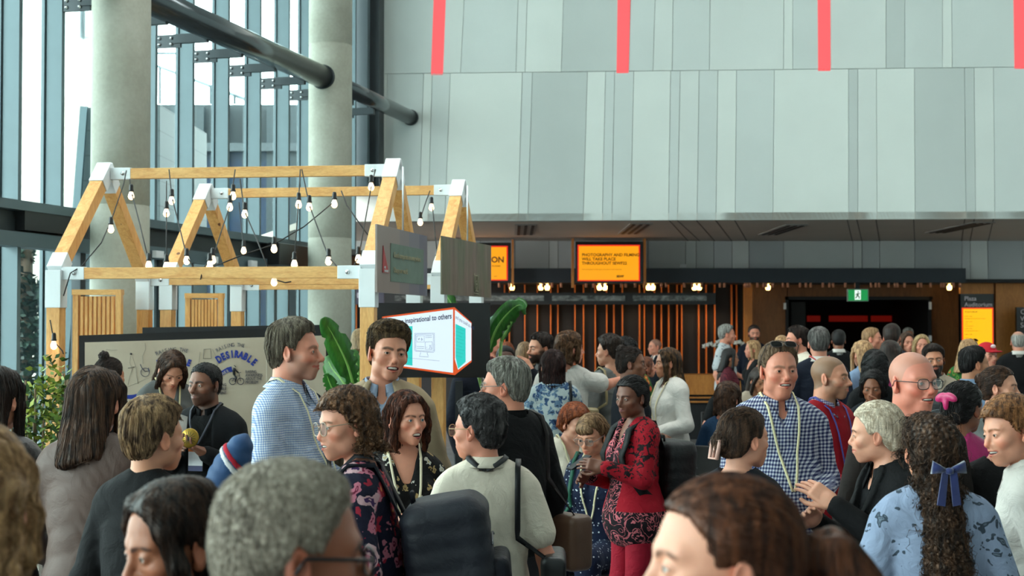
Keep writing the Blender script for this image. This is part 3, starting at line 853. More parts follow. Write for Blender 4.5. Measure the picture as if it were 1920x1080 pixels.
def strands(V, h, g, q):
    """individual locks laid over the hair volume, following its flow"""
    rng = np.random.default_rng(h.get('seed', 0)+5)
    longh = h['style'] in ('bob','long','wavy','longcurl','bobcurl','pony')
    N = h.get('n', {3: 2600, 2: 1300}[q]); ns = 9 if longh else 6; L = h.get('sl', .105 if longh else .036); w = {3:.0009, 2:.0014}[q]*h.get('sw2', 1)
    fn = lambda P: hair_sdf(P, h)
    P = V[rng.integers(0, len(V), N)].astype(np.float32)
    def grad(P):
        e = .003; G = np.stack([fn(P+np.array(a, np.float32)*e)-fn(P-np.array(a, np.float32)*e) for a in ((1,0,0),(0,1,0),(0,0,1))], 1)
        return G/(np.linalg.norm(G, axis=1)[:,None]+1e-9)
    pts = []; nor = []
    lift = rng.uniform(.0002, .0016, N)*h.get('lift', 1)
    ln = L*rng.uniform(.5, 1.3, N)/ns
    for k in range(ns+1):
        G = grad(P); d0 = fn(P)
        P = P - G*(d0 - lift*(1+(2.2 if not longh else 1.2)*(k/ns)**2))[:,None].clip(-.01,.01)
        pts.append(P.copy()); nor.append(G)
        f = flow(P, h); f = f - G*(f*G).sum(1)[:,None]*.97; f /= (np.linalg.norm(f, axis=1)[:,None]+1e-9)
        P = (P + f*ln[:,None]).astype(np.float32)
    A = np.stack(pts, 1); G = np.stack(nor, 1)
    T = np.gradient(A, axis=1); T /= (np.linalg.norm(T, axis=2)[:,:,None]+1e-9)
    B = np.cross(T, G); B /= (np.linalg.norm(B, axis=2)[:,:,None]+1e-9)
    ww = w*np.array([.5]+[1]*(ns-1)+[.12])[None,:,None]*rng.uniform(.6,1.3,(N,1,1))
    X = np.stack([A-B*ww-G*ww*.6, A+B*ww-G*ww*.6, A+G*ww*.8], 2)      # N, ns+1, 3, 3
    n3 = (ns+1)*3
    base = np.arange(N)[:,None]*n3
    F = []
    for k in range(ns):
        for j in range(3):
            F.append(np.stack([base[:,0]+k*3+j, base[:,0]+k*3+(j+1)%3, base[:,0]+(k+1)*3+(j+1)%3, base[:,0]+(k+1)*3+j], 1))
    return X.reshape(-1, 3), np.concatenate(F)
# ------------------------------------------------------------------ fabrics
def fabric(name, rgb, rough=.85, wr=.35, sheen=.0, fine=260, spec=.22):
    k_ = .86 if max(rgb) > 60 else .62
    rgb = tuple(x*k_ for x in rgb)
    t = NT(name); v = t.obj(); c = srgb(rgb); f = t.noise(v, 5, 4, .55)
    lo = tuple(x*.84 for x in c[:3])+(1,); hi = tuple(min(1, x*1.10) for x in c[:3])+(1,)
    t.col(t.ramp(f, [(.3, lo), (.7, hi)])); t.rough(rough); t.b.inputs['Sheen Weight'].default_value = sheen; t.b.inputs['Specular IOR Level'].default_value = spec
    w = t.noise(v, 11, 4, .55, 1.6); w2 = t.noise(v, fine, 2)
    t.bump(t.math('ADD', t.math('MULTIPLY', w, .6), t.math('MULTIPLY', w2, .05)), wr, .04)
    return t.m
def pattern(name, build, rough=.85, wr=.3):
    """build(t, v) returns the colour socket of the cloth's pattern"""
    t = NT(name); v = t.obj(); t.col(t.mix(1, build(t, v), (.74,.74,.74,1), 'MULTIPLY')); t.rough(rough); t.b.inputs['Specular IOR Level'].default_value = .25
    t.bump(t.noise(v, 11, 4, .55, 1.6), wr, .05)
    return t.m
def gingham(name, a, b_, n, duty=.5, wr=.3):
    def f(t, v):
        w = t.noise(v, 7, 2); vm = t.n('VectorMath', operation='ADD'); t.set(vm.inputs[0], v)
        wc = t.n('TexNoise'); t.set(wc.inputs['Vector'], v); wc.inputs['Scale'].default_value = 6
        sc = t.n('VectorMath', operation='SCALE'); t.set(sc.inputs[0], wc.outputs['Color']); sc.inputs['Scale'].default_value = .02; t.set(vm.inputs[1], sc.outputs[0])
        s = t.n('SeparateXYZ'); t.set(s.inputs[0], vm.outputs[0])
        xy = t.math('SUBTRACT', s.outputs[0], t.math('MULTIPLY', s.outputs[1], .8))
        def st(o): return t.math('GREATER_THAN', t.math('FRACT', t.math('MULTIPLY', o, n)), 1-duty)
        k = t.math('MULTIPLY', t.math('ADD', st(xy), st(s.outputs[2])), .5)
        return t.ramp(k, [(0, srgb(a)), (.5, srgb(tuple((x+y*1.0)/2 for x, y in zip(a, b_)))), (1, srgb(b_))])
    return pattern(name, f, wr=wr)
def floral(name, ground, cols, scale=22, size=.42, wr=.3, dist=.6, petals=5):
    """blossoms scattered on a plain ground"""
    def f(t, v):
        c = None
        base = srgb(ground)
        out = None
        for i, (col, core) in enumerate(cols):
            vm = t.n('VectorMath', operation='ADD'); t.set(vm.inputs[0], v); vm.inputs[1].default_value = (i*.37, i*.21, i*.13)
            nz = t.n('TexNoise'); t.set(nz.inputs['Vector'], v); nz.inputs['Scale'].default_value = scale*1.6
            s2 = t.n('VectorMath', operation='SCALE'); t.set(s2.inputs[0], nz.outputs['Color']); s2.inputs['Scale'].default_value = dist/scale
            v3 = t.n('VectorMath', operation='ADD'); t.set(v3.inputs[0], vm.outputs[0]); t.set(v3.inputs[1], s2.outputs[0])
            vo = t.n('TexVoronoi'); t.set(vo.inputs['Vector'], v3.outputs[0]); vo.inputs['Scale'].default_value = scale*(1-.12*i)
            dd = vo.outputs['Distance']
            m = t.math('LESS_THAN', dd, size*(1-.08*i)); m2 = t.math('LESS_THAN', dd, size*.45); m3 = t.math('LESS_THAN', dd, size*.18)
            out = t.mix(m, out if out is not None else base, srgb(col)); out = t.mix(m2, out, srgb(core)); out = t.mix(m3, out, srgb(col))
        return out
    return pattern(name, f, wr=wr)
# ------------------------------------------------------------------ the hall
def wood_mat(name, lo, hi, scale=(3,3,.5), rough=.5, kn=True, bd=.0):
    t = NT(name); v = t.obj(scale)
    n = t.noise(v, 6, 5, .6, 1.2); g = t.noise(t.obj(tuple(s*9 for s in scale)), 5, 3, .6)
    c = t.ramp(n, [(.3, srgb(lo)), (.7, srgb(hi))]); c = t.mix(.35, c, t.ramp(g, [(.35,(.62,.48,.35)),(.6,(1,1,1))]), 'MULTIPLY')
    if kn:
        vo = t.n('TexVoronoi'); t.set(vo.inputs['Vector'], t.obj((3,3,3))); vo.inputs['Scale'].default_value = 1.3
        c = t.mix(t.math('LESS_THAN', vo.outputs['Distance'], .06), c, srgb((110,66,30)))
    t.col(c); t.rough(rough); t.bump(g, .08, .003); return t.m
PINE = wood_mat('pine_timber', (214,148,76), (240,188,116))
PINE_X = wood_mat('pine_beam', (212,148,76), (238,188,116), (.6,3,3))
OAK = wood_mat('oak_panel', (178,112,50), (206,138,66), (2,2,.4), .45, False)
OAKD = wood_mat('dark_oak_panel', (116,74,40), (138,90,50), (1.5,1.5,.3), .5, False)
FIN = wood_mat('orange_timber_fin', (214,108,40), (236,132,56), (3,3,.5), .45, False)
STEEL = mat('blue_grey_steel', (82,100,106), .45, .2, 3, .05)
STEELD = mat('dark_steel', (46,54,58), .4, .3, 3, .08)
STEELR = mat('tube_steel', (88,95,98), .2, .75, 3, .05)
BLACK = mat('matt_black', (18,20,24), .6)
BLACKG = mat('black_gloss', (10,12,16), .2)
WHITEM = mat('white_powder_coat', (224,228,230), .4, 0, 6, .03)
CHROME = mat('chrome', (200,204,206), .2, .9)
CONC = None
def conc():
    t = NT('concrete'); v = t.obj((1,1,1)); n = t.noise(v, 2.2, 6, .6); n2 = t.noise(v, 30, 4)
    t.col(t.mix(.25, t.ramp(n, [(.3, srgb((150,150,136))), (.7, srgb((172,173,160)))]), t.ramp(n2, [(.4,(.75,.75,.73)),(.6,(1,1,1))]), 'MULTIPLY')); t.rough(.7); t.bump(n2, .08, .004); return t.m
CONC = conc()
def FX(Y): return -7.03 + .24*Y     # the glass front in plan
fu = Vector((.24, 1, 0)).normalized(); fn_ = Vector((1, -.24, 0)).normalized()   # along it, and into the hall
WY = lambda X: 20.6 - .058*(X+2.1)
def onwall(x, y):
    dx = (x-960)/FPX; r = at(x, y, 1.0) - EYE      # direction with y = 1
    t = (20.6 - .058*2.1)/(1 + .058*r.x); return EYE + r*t
# floor, side walls and ceiling
t = NT('grey_carpet'); v = t.obj(); t.col(t.ramp(t.noise(v, 3, 6, .7), [(.3, srgb((84,84,88))), (.7, srgb((112,110,110)))])); t.rough(.95); t.bump(t.noise(v, 300, 2), .2, .003)
CARPET = t.m
struct(MB().box((3,10,-.05), (26,44,.1)).build('floor', CARPET))
struct(MB().box((1.0,-8.1,5.2), (24,.2,10.4)).build('wall_rear', mat('wall_paint', (178,184,182), .8, 0, 2, .03)))
PAINT = mat('wall_paint', (178,184,182), .8, 0, 2, .03); CEIL = mat('ceiling_paint', (200,204,202), .9, 0, 2, .03)
struct(MB().box((12.1,9,5.2), (.2,38,10.4)).build('wall_right', PAINT))
struct(MB().box((1.0,.8,10.1), (26,17.6,.2)).build('ceiling', CEIL)); struct(MB().box((1.0,18,10.1), (26,14,.2)).build('ceiling', CEIL))
for x_ in (-11,9.5): struct(MB().box((x_+.5,10.5,10.1), (3.5,5,.2)).build('ceiling', CEIL))
for x_ in (-6,-2,2,6): struct(MB().box((x_,10.5,10.05), (.12,5,.3)).build('trim_4', STEEL))
portal((0,10.3,10.3), (0,0,0), 17, 1.5)  # unseen skylight gap, added to light the middle of the crowd from above
# panelled upper wall
PC = {'l': mat('panel_light', (215,221,216), .55, 0, 1.2, .03), 'm': mat('panel_mid', (202,209,206), .55, 0, 1.2, .03), 'd': mat('panel_dark', (190,197,194), .55, 0, 1.2, .03), 's': mat('panel_soft', (209,215,211), .55, 0, 1.2, .03)}
def flat(name, quad, th, m, parent=None, rev=False):
    q = [Vector(p) for p in quad]; n = (q[1]-q[0]).cross(q[3]-q[0]).normalized()*th
    if n.y < 0: n = -n
    return MB().hexa([q[0], q[1], q[1]+n, q[0]+n, q[3], q[2], q[2]+n, q[3]+n]).build(name, m, parent)
upper = struct(empty('wall_back'))
LB = [(640,650),(717,726),(785,794),(802,810),(833.5,844),(971,979),(989,998),(1093,1101),(1129,1135),(1147,1152),(1182,1188),(1253,1257),(1270,1275),(1306.5,1310.5),(1342,1345.6),(1378,1380.6),(1448.6,1451.5),(1590.8,1590.8),(1608,1608),(1644,1643),(1715.5,1714),(1811,1808),(1829,1826),(1865,1862.5),(1960,1955),(2060,2050),(2200,2190)]
LS = 'lmlmlmdlmmlmsmlmldslddsmmlm'
def ylip(x): return 415 - 5*(x-700)/1200.
def ymid(x): return 138 - 13*(x-700)/1220.
for i in range(len(LB)-1):
    b0, t0 = LB[i]; b1, t1 = LB[i+1]; g = .8
    flat('wall_panel', [onwall(b0+g, ylip(b0)), onwall(b1-g*.0, ylip(b1)), onwall(t1-g*.0, ymid(t1)+1), onwall(t0+g, ymid(t0)+1)] if i else [onwall(b0, ylip(b0)), onwall(b1, ylip(b1)), onwall(722, 290), onwall(645, 290)], .05, PC[LS[i]], upper)
flat('wall_panel', [onwall(690, 290), onwall(722, 290), onwall(726, ymid(726)+1), onwall(695, ymid(695)+1)], .05, PC['l'], upper)
UB = [(695,700),(808,813),(830,835),(863,870),(967,971),(984,988),(1052,1056),(1156,1158),(1178.5,1182),(1224,1228),(1260,1261.6),(1329.7,1331),(1468.5,1469.4),(1486,1486),(1534,1533),(1557,1556.6),(1661,1661),(1696,1696),(1767,1766.8),(1785,1784),(1902,1900),(1925,1924),(2000,2000),(2190,2190)]
US = 'mPsmsldPmsmslmPsdmlmPmd'
YT = -150
for i in range(len(UB)-1):
    b0, t0 = UB[i]; b1, t1 = UB[i+1]; e0 = t0+(t0-b0)*1.1; e1 = t1+(t1-b1)*1.1; g = .8
    if US[i] == 'P': continue
    flat('wall_panel', [onwall(b0+g, ymid(b0)), onwall(b1, ymid(b1)), onwall(e1, YT), onwall(e0+g, YT)], .05, PC[US[i]], upper)
t = NT('pink_light'); t.b.inputs['Emission Color'].default_value = srgb((255,92,96)); t.b.inputs['Emission Strength'].default_value = .85; t.col(srgb((120,40,44))); t.rough(.5); PINK = t.m
for i in range(len(UB)-1):
    if US[i] != 'P': continue
    b0, t0 = UB[i]; b1, t1 = UB[i+1]
    k = ['leftmost of the four', 'second from the left of the four', 'third from the left of the four', 'rightmost of the four'][['P' == c for c in US[:i]].count(True)]
    o = flat('light_strip', [onwall(b0, ymid(b0)+4), onwall(b1, ymid(b1)+4), onwall(t1+(t1-b1), YT), onwall(t0+(t0-b0), YT)], .09, PINK)
    tag(o, 'vertical pink light strip on the upper wall, '+k, 'light', 'pink light strips')
struct(flat('wall_core', [onwall(690, 416), onwall(2230, 408), onwall(2230, -170), onwall(705, -170)], .02, mat('joint_dark', (96,100,96), .8)))
bpy.data.objects['wall_core'].location.y += .06; bpy.data.objects['wall_core'].name = 'trim_joints'
# soffit, strip above the beam
zs = onwall(1300, 412).z; SY = 25.6
sof = MB(); a0 = onwall(600, 415); a1 = onwall(2230, 409)
sof.hexa([Vector((a0.x,a0.y,zs)), Vector((a1.x,a1.y,zs)), Vector((a1.x+2,SY+.2,zs)), Vector((-4.6,SY+.2,zs)), Vector((a0.x,a0.y,zs+.1)), Vector((a1.x,a1.y,zs+.1)), Vector((a1.x+2,SY+.2,zs+.1)), Vector((-4.6,SY+.2,zs+.1))])
struct(sof.build('ceiling_soffit', mat('soffit_panel', (184,176,166), .75, 0, 1, .04))); bpy.data.objects['ceiling_soffit'].name = 'ceiling'
JT = mat('joint_line', (96,92,88), .9)
for (x0, x1) in ((1255,1290),(1270,1312),(1306,1340),(1342,1372),(1378,1400),(1590,1598),(1608,1616),(1644,1649),(1715,1715),(1811,1803),(1829,1819),(1865,1853)):
    p = onwall(x0, 411.5); q = at(x1, 452, SY)
    struct(MB().beam((p.x,p.y+.05,zs-.002), (q.x,SY,zs-.002), .015, .004).build('trim_1', JT))
strip = struct(empty('wall_strip')); strip.name = 'wall_bulkhead'
SX = [560,700,800,900,965,1029,1046,1098,1215,1285,1305,1338,1372,1404,1469,1599,1616,1649,1715,1803,1819,1852,1918,2100]
SS = 'ldsmslmdslsmldslmsdmldsm'
zl = at(1300, 528, SY).z
MB().box((3,SY+.08,(zl+zs)/2), (16,.04,zs-zl)).build('wall_leak_stop', mat('joint_dark', (96,100,96), .8), strip)  # added backing, stops daylight leaking through the panel joints
SM = {'l': mat('strip_light', (204,209,208), .6, 0, 1, .03), 'm': mat('strip_mid', (186,191,193), .6, 0, 1, .03), 'd': mat('strip_dark', (172,178,181), .6, 0, 1, .03), 's': mat('strip_soft', (194,199,199), .6, 0, 1, .03)}
for i in range(len(SX)-1):
    X0 = at(SX[i], 500, SY).x+.01; X1 = at(SX[i+1], 500, SY).x
    MB().hexa([(X0,SY,zl),(X1,SY,zl),(X1,SY+.05,zl),(X0,SY+.05,zl),(X0,SY,zs),(X1,SY,zs),(X1,SY+.05,zs),(X0,SY+.05,zs)]).build('wall_panel', SM[SS[i]], strip)
# dark beam with timber pegs
BY = 25.2
p0 = at(655, 503, BY); p1 = at(1811, 530, BY)
struct(MB().box(((p0.x+p1.x)/2, BY+.15, (p0.z+p1.z)/2), (p1.x-p0.x, .3, p0.z-p1.z)).build('trim_2', mat('dark_beam', (44,52,60), .6, 0, 4, .06)))
random.seed(4)
COPPER = mat('copper_peg', (206,140,108), .4, .3)
pegs = [936,955,1018,1035,1052,1099,1113,1130,1165,1173,1191,1240,1249,1283,1298,1315,1350,1358,1397,1401,1406,1420,1432,1437,1449,1468,1477,1500,1511,1520,1543,1555,1562,1585,1604,1633,1642,1648,1666,1678,1683,1696,1721,1727,1745,1765,1770,1788,1800]
for x in pegs:
    p = at(x, 530, BY+.1)
    tag(MB().lathe([(0,-.085),(.022,-.085),(.022,.02),(0,.02)], (p.x, BY+.1, p.z), 8).build('peg', COPPER), 'short copper timber peg hanging under the long dark beam', 'peg', 'copper pegs under the dark beam')
# slatted dark back wall
LY = 27.0
Xa = at(560, 600, LY).x; Xb = at(1395, 600, LY).x
struct(MB().box(((Xa+Xb)/2, LY+.1, 1.35), (Xb-Xa, .1, 2.7)).build('wall_front', mat('charcoal_panel', (26,27,30), .6, 0, 3, .08)))
bpy.data.objects['wall_front'].name = 'wall_slatted'
fins = [668,946,955,984,1007.5,1032.5,1046,1078,1094,1116,1137.5,1151,1167,1199,1208,1227,1240,1253.6,1269.5,1278,1310,1324,1340,1372,1381]
for x in fins:
    p = at(x, 600, LY-.05)
    tag(MB().box((p.x, LY-.03, 1.32), (.022,.12,2.64)).build('timber_fin', FIN), 'thin upright orange timber fin on the charcoal back wall', 'fin', 'timber fins on the charcoal wall')
# warm downlights under the beam
struct(MB().box((3.2,26.3,2.60), (16.4,1.6,.06)).build('ceiling', BLACK))
for x in (1014,1026,1124,1134,1216,1224,1302,1311,960,1440,1780):
    p = at(x, 541, 26.2)
    o = tag(MB().lathe([(0,-.03),(.03,-.03),(.045,0),(.045,.05),(.02,.05),(.02,2.565-p.z),(0,2.565-p.z)], p, 12).build('downlight', mat('warm_lamp', (255,200,110), .4, emit=9.0)), 'small warm round downlight under the dark beam', 'light', 'downlights before the charcoal wall')
for x in (1000,1100,1200,1300,1345):
    p = at(x, 541, 26.3); lamp('downlight_beam', 'SPOT', (p.x, 26.4, 2.45), 12, (1,.70,.42), .05, (rad(10),0,0), spot=rad(110))
# oak walls round the doorway
def slab(name, x0, x1, y0, y1, Y, dep, m, parent=None, zb=None):
    a = at(x0, y0, Y); b = at(x1, y1, Y); z0 = b.z if zb is None else zb
    return MB().hexa([(a.x,Y,z0),(b.x,Y,z0),(b.x,Y+dep,z0),(a.x,Y+dep,z0),(a.x,Y,a.z),(b.x,Y,a.z),(b.x,Y+dep,a.z),(a.x,Y+dep,a.z)]).build(name, m, parent)
struct(slab('wall_oak', 1395, 1412, 530, 900, 26.6, .1, OAK, zb=0))
struct(slab('wall_oak', 1412, 1477, 530, 900, 26.9, .1, OAKD, zb=0))
struct(slab('wall_oak', 1477, 1746, 530, 561, 26.9, .1, OAKD))
struct(slab('wall_oak', 1746, 1801, 530, 900, 26.9, .1, OAKD, zb=0))
struct(slab('wall_oak', 1801, 1866, 520, 900, 26.0, .1, OAK, zb=0))
struct(slab('wall_oak', 1867, 2230, 520, 900, 26.0, .1, OAK, zb=0))
struct(slab('wall_leak_stop', 540, 1476, 500, 900, 27.4, .05, BLACK, zb=0)); struct(slab('wall_leak_stop', 1748, 2230, 500, 900, 27.4, .05, BLACK, zb=0))  # black slabs added out of sight to block sky light between the walls
dr = struct(empty('door_1')); 
slab('door_frame', 1474, 1480, 556, 900, 26.8, .12, BLACK, dr, 0); slab('door_frame', 1743, 1749, 556, 900, 26.8, .12, BLACK, dr, 0); slab('door_frame', 1474, 1749, 556, 562, 26.8, .12, BLACK, dr)
slab('door_leaf', 1483, 1512, 566, 900, 27.6, .05, mat('door_dark', (22,18,18), .6), dr, 0)
slab('door_closer', 1470, 1474, 568, 580, 26.75, .06, WHITEM, dr); slab('door_closer', 1743, 1747, 566, 580, 26.75, .06, WHITEM, dr); slab('door_closer', 1743, 1747, 629, 640, 26.75, .06, WHITEM, dr)
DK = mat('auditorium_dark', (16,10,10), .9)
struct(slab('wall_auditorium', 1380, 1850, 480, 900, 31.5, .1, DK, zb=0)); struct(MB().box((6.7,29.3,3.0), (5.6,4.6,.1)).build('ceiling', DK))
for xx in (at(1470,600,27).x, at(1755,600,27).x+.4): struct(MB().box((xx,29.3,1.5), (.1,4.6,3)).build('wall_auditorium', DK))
for k, (x0, x1) in enumerate(((1514,1538),(1555,1627),(1634,1672),(1690,1733))):
    tag(slab('red_light', x0, x1, 592, 603, 31.44, .06, mat('red_glow', (150,22,10), .5, emit=.22)), 'dim red light band deep inside the dark auditorium doorway', 'light', 'red light bands in the auditorium')
# mirror truss hung before the slatted wall
tr = empty('display_rail', at(1000, 570, 24), 0, 'long black hanging rail with glossy grey panes before the slatted wall', 'rail'); tr.location = (0,0,0)
slab('rail_body', 600, 1342, 549, 571, 25.55, .15, mat('rail_black', (40,42,44), .5), tr)
t = NT('rail_pane'); v = t.obj((2,1,3)); t.col(t.ramp(t.noise(v, 3, 4, .6, 1), [(.35, srgb((66,68,68))), (.55, srgb((120,124,122))), (.75, srgb((160,164,162)))])); t.rough(.1); RP = t.m
for x_ in (700,900,1110,1320): 
    p_ = at(x_, 550, 25.62); MB().tube([(p_.x,25.62,p_.z),(p_.x,25.62,2.60)], .012, 8).build('hanger_rod', BLACK, tr)
for x0, x1 in ((740,880),(890,1020),(1035,1172),(1186,1325)): slab('rail_pane', x0, x1, 554, 564, 25.52, .04, RP, tr)
# hanging notice screens
SCR = NT('orange_screen'); SCR.col(srgb((60,36,10))); SCR.b.inputs['Emission Color'].default_value = srgb((250,160,10)); SCR.b.inputs['Emission Strength'].default_value = .95; SCR.rough(.3); SCRM = SCR.m
REDG = mat('screen_red_edge', (240,40,30), .4, emit=.8)
INK = mat('screen_ink', (60,36,12), .5)
def notice(x0, x1, y0, y1, label, lines, posts=(True, True)):
    Y = 24.6; r = empty('notice_screen', (0,0,0), 0, label, 'screen')
    slab('screen_case', x0-4, x1+6, y0-6, y1+4, Y, .12, BLACKG, r)
    slab('screen_edge', x0, x1, y0, y1, Y-.01, .01, REDG, r)
    slab('screen', x0+2.5, x1-2.5, y0+2.5, y1-2, Y-.02, .01, SCRM, r)
    for k, xx in enumerate((x0-9, x1+9)):
        if posts[k]: slab('screen_post', xx-2, xx+2.5, y0-12, y1+12, Y-.03, .2, OAK, r)
    for (txt, size, x, y, bold) in lines:
        p = at(x, y, Y-.025); text_mesh(txt, size, p, (1,0,0), (0,0,1), INK, r, bold=bold, thick=.004)
    return r
notice(1083, 1200, 459, 527, 'hanging orange notice screen about photography and filming, in timber posts', [('PHOTOGRAPHY AND FILMING\nWILL TAKE PLACE\nTHROUGHOUT SEWF22', .072, 1091, 480.5, .002), ('Event photographs and filming are taking place across these areas', .026, 1091, 506, 0), ('SEWF', .05, 1156, 520, .003)])
notice(850, 952, 461, 526, 'orange notice screen ending in ON, partly hidden behind the camouflage sign', [('ON', .14, 921, 492, .004), ('TO SCAN', .034, 922, 500, .001), ('sewf', .03, 926, 519, 0)])
# exit sign
ex = empty('exit_sign', (0,0,0), 0, 'green running-man exit sign hanging above the auditorium doorway', 'exit sign')
slab('sign_case', 1589.5, 1628.5, 542, 565, 25.25, .08, mat('sign_grey', (150,160,156), .4), ex)
slab('sign_face', 1591, 1627, 543.5, 563.5, 25.23, .02, mat('exit_green', (20,140,70), .4, emit=.9), ex)
slab('sign_panel', 1603, 1614, 544, 562, 25.215, .015, mat('exit_white', (225,245,235), .4, emit=1.0), ex)
GR = mat('runner_green', (16,110,60), .4); mb = MB()
def P(x, y): return at(x, y, 25.205)
mb.tube([P(1609.5,546.5), P(1609,548)], .016, 8); mb.tube([P(1608.6,549.5), P(1608,554)], .014, 6); mb.tube([P(1608,554), P(1611,556.5), P(1611,560)], .010, 6); mb.tube([P(1608,554), P(1606,557), P(1604,559)], .010, 6); mb.tube([P(1608.6,550), P(1611.5,551.5), P(1612,549.5)], .007, 6); mb.tube([P(1608.6,550), P(1605.5,551.5), P(1604.8,554)], .007, 6)
mb.build('running_figure', GR, ex)
slab('sign_hanger', 1604, 1612, 526, 543, 25.27, .04, BLACK, ex)
# auditorium totem
to = empty('totem_sign', (0,0,0), 0, 'black upright Plaza Auditorium sign with a yellow programme screen', 'sign')
slab('totem_body', 1801, 1866, 551, 900, 24.8, .12, BLACKG, to, 0)
slab('screen_edge', 1804, 1863, 577, 660, 24.78, .02, mat('totem_red_edge', (250,70,20), .4, emit=.9), to)
YS = NT('yellow_screen'); YS.col(srgb((60,44,10))); YS.b.inputs['Emission Color'].default_value = srgb((255,185,8)); YS.b.inputs['Emission Strength'].default_value = 1.0
slab('screen', 1806.5, 1860.5, 579.5, 658, 24.765, .015, YS.m, to)
TW = mat('sign_white', (190,192,192), .5, emit=.25)
p = at(1808, 563.5, 24.79); text_mesh('Plaza\nAuditorium', .105, p, (1,0,0), (0,0,1), TW, to, bold=.001)
YI = mat('programme_ink', (150,100,10), .5)
for (s_, y, z) in (('AUDITORIUM', 586, .036),('09:00 - 10:30', 594, .024),('Opening ceremony and keynote session', 598, .022),('11:00 - 12:30', 604, .024),('Panel', 608, .022),('Social enterprise', 612, .022),('14:00 - 15:30', 617, .024),('Workshop and discussion', 621, .022),('16:00 - 17:00', 628, .024),('Closing', 634, .022)):
    p = at(1809, y, 24.765); text_mesh(s_, z, p, (1,0,0), (0,0,1), INK if z > .03 else YI, to, thick=.003)
t2 = empty('wall_sign', (0,0,0), 0, 'black sign with white capital letters at the right edge of the photo', 'sign')
slab('sign_body', 1906, 1990, 576, 700, 25.6, .08, BLACKG, t2)
for c, y in (('Central', 589), ('West', 602), ('South', 614)): text_mesh(c, .125, at(1913, y, 25.58), (1,0,0), (0,0,1), TW, t2)
# registration sign left
rs = empty('registration_sign', (0,0,0), 0, 'grey-violet Registration header sign behind the second concrete column', 'sign')
slab('sign_body', 560, 720, 541, 570.5, 23.2, .1, mat('violet_grey', (78,78,96), .6), rs)
for x_ in (575,700):
    p_ = at(x_, 542, 23.25); MB().tube([(p_.x,23.25,p_.z),(p_.x,23.25,zs)], .012, 8).build('hanger_rod', BLACK, rs)
text_mesh('Registration', .185, at(575.5, 558.5, 23.19), (1,0,0), (0,0,1), mat('sign_letters', (225,228,240), .5, emit=.5), rs, bold=.001)
# vents in the soffit
for k, (x, y, lab) in enumerate(((985,430,'leftmost of four'),(1190,428,'second from the left, above the orange screen'),(1466,430,'third from the left'),(1797,426,'rightmost of four'))):
    Yv = 1.0; r_ = at(x, y, 1.0)-EYE; tt = (zs-EYE.z)/r_.z; c = EYE + r_*tt
    ve = empty('ceiling_vent', (c.x, c.y, zs), 0, 'slotted air vent in the dark soffit, '+lab, 'vent')
    MB().box((0,0,-.008), (.34,2.4,.016)).build('vent_frame', mat('vent_grey', (150,148,144), .6), ve)
    for i in range(3): MB().box((-.105+.105*i,0,-.02), (.045,2.2,.012)).build('vent_slot', BLACK, ve)
so = slab('sensor', 1276, 1287, 495.5, 502, SY-.06, .05, WHITEM); tag(so, 'small white box fixed on the grey strip above the beam', 'sensor')
# reception counter
ct = empty('reception_counter', (0,0,0), 0, 'long timber reception counter with black stripes before the slatted wall', 'counter')
slab('counter_front', 940, 1400, 703, 740, 22.5, .6, OAK, ct); slab('counter_base', 945, 1395, 740, 900, 22.6, .5, BLACK, ct, 0)
for y in (744,752): slab('counter_stripe', 940, 1350, y, y+3, 22.55, .05, OAK, ct)
# ------------------------------------------------------------------ glass front
gf = struct(empty('window_1'))
muls = [-4.1,-2.4,-.7,.9,2.4,3.8,5.1,6.3,7.4,8.4,9.4,10.3,11.1,11.88,12.52,13.36,14.2,15.0,15.85,16.7,17.55,18.3,19.1,19.9]
FM = Matrix((fn_, fu, Vector((0,0,1)))).transposed()
for Y in muls:
    c = Vector((FX(Y), Y, 5)) + fn_*.02
    MB().box(c+fn_*-.03, (.15,.05,10), M=FM).box(c+fn_*-.13, (.03,.09,10), M=FM).build('window_mullion', STEEL, gf)
for i in range(len(muls)-1):
    a = muls[i]; b = muls[i+1]; c = Vector((FX((a+b)/2), (a+b)/2, 5)) - fn_*.13
    ln = (b-a)/fu.y
    MB().box(c, (.012, ln-.05, 10), M=FM).build('window_pane', GLASS, gf)
c = Vector((FX(20.45), 20.45, 6.7)); MB().box(c, (.5,.22,6.0), M=FM).build('window_mullion', STEELD, gf)
c = Vector((FX(20.2), 20.2, 6.7)) + fn_*.02; MB().box(c, (.25,.10,6.0), M=FM).build('window_mullion', STEEL, gf)
# steel bulkhead over the doors
bk = struct(empty('trim_3'))
for (z0, z1, dep, m) in ((2.48,2.60,.20,STEEL),(2.60,2.78,.12,STEELD),(2.78,2.86,.22,STEEL)):
    c = Vector((FX(8.2), 8.2, (z0+z1)/2)) + fn_*(dep/2-.05); MB().box(c, (dep, 25.2, z1-z0), M=FM).build('steel_channel', m, bk)
for Y in (10.6,12.3): 
    c = Vector((FX(Y), Y, 2.70)) + fn_*.1; MB().box(c, (.12,1.0,.16), M=FM).build('steel_box', mat('box_dark', (30,34,36), .5), bk)
c = Vector((FX(17.3), 17.3, 2.66)) + fn_*.15
tag(MB().box(c, (.3,1.2,.26), M=FM).build('heater_box', mat('heater_black', (24,26,28), .4), bevel=.01), 'black box unit hung at the end of the steel bulkhead', 'heater')
for Y in (14.0,15.2,16.2): 
    c = Vector((FX(Y), Y, 2.52)) + fn_*.2; tag(MB().box(c, (.05,.16,.07), M=FM).build('door_sensor', WHITEM, bevel=.005), 'small white sensor under the steel bulkhead of the glass front', 'sensor', 'sensors on the bulkhead')
for Y in (12.9,14.35,16.0,17.2,18.6):
    c = Vector((FX(Y), Y, 1.24)); MB().box(c, (.09,.09,2.48), M=FM).build('door_post', STEELD if Y < 15 else STEEL, gf)
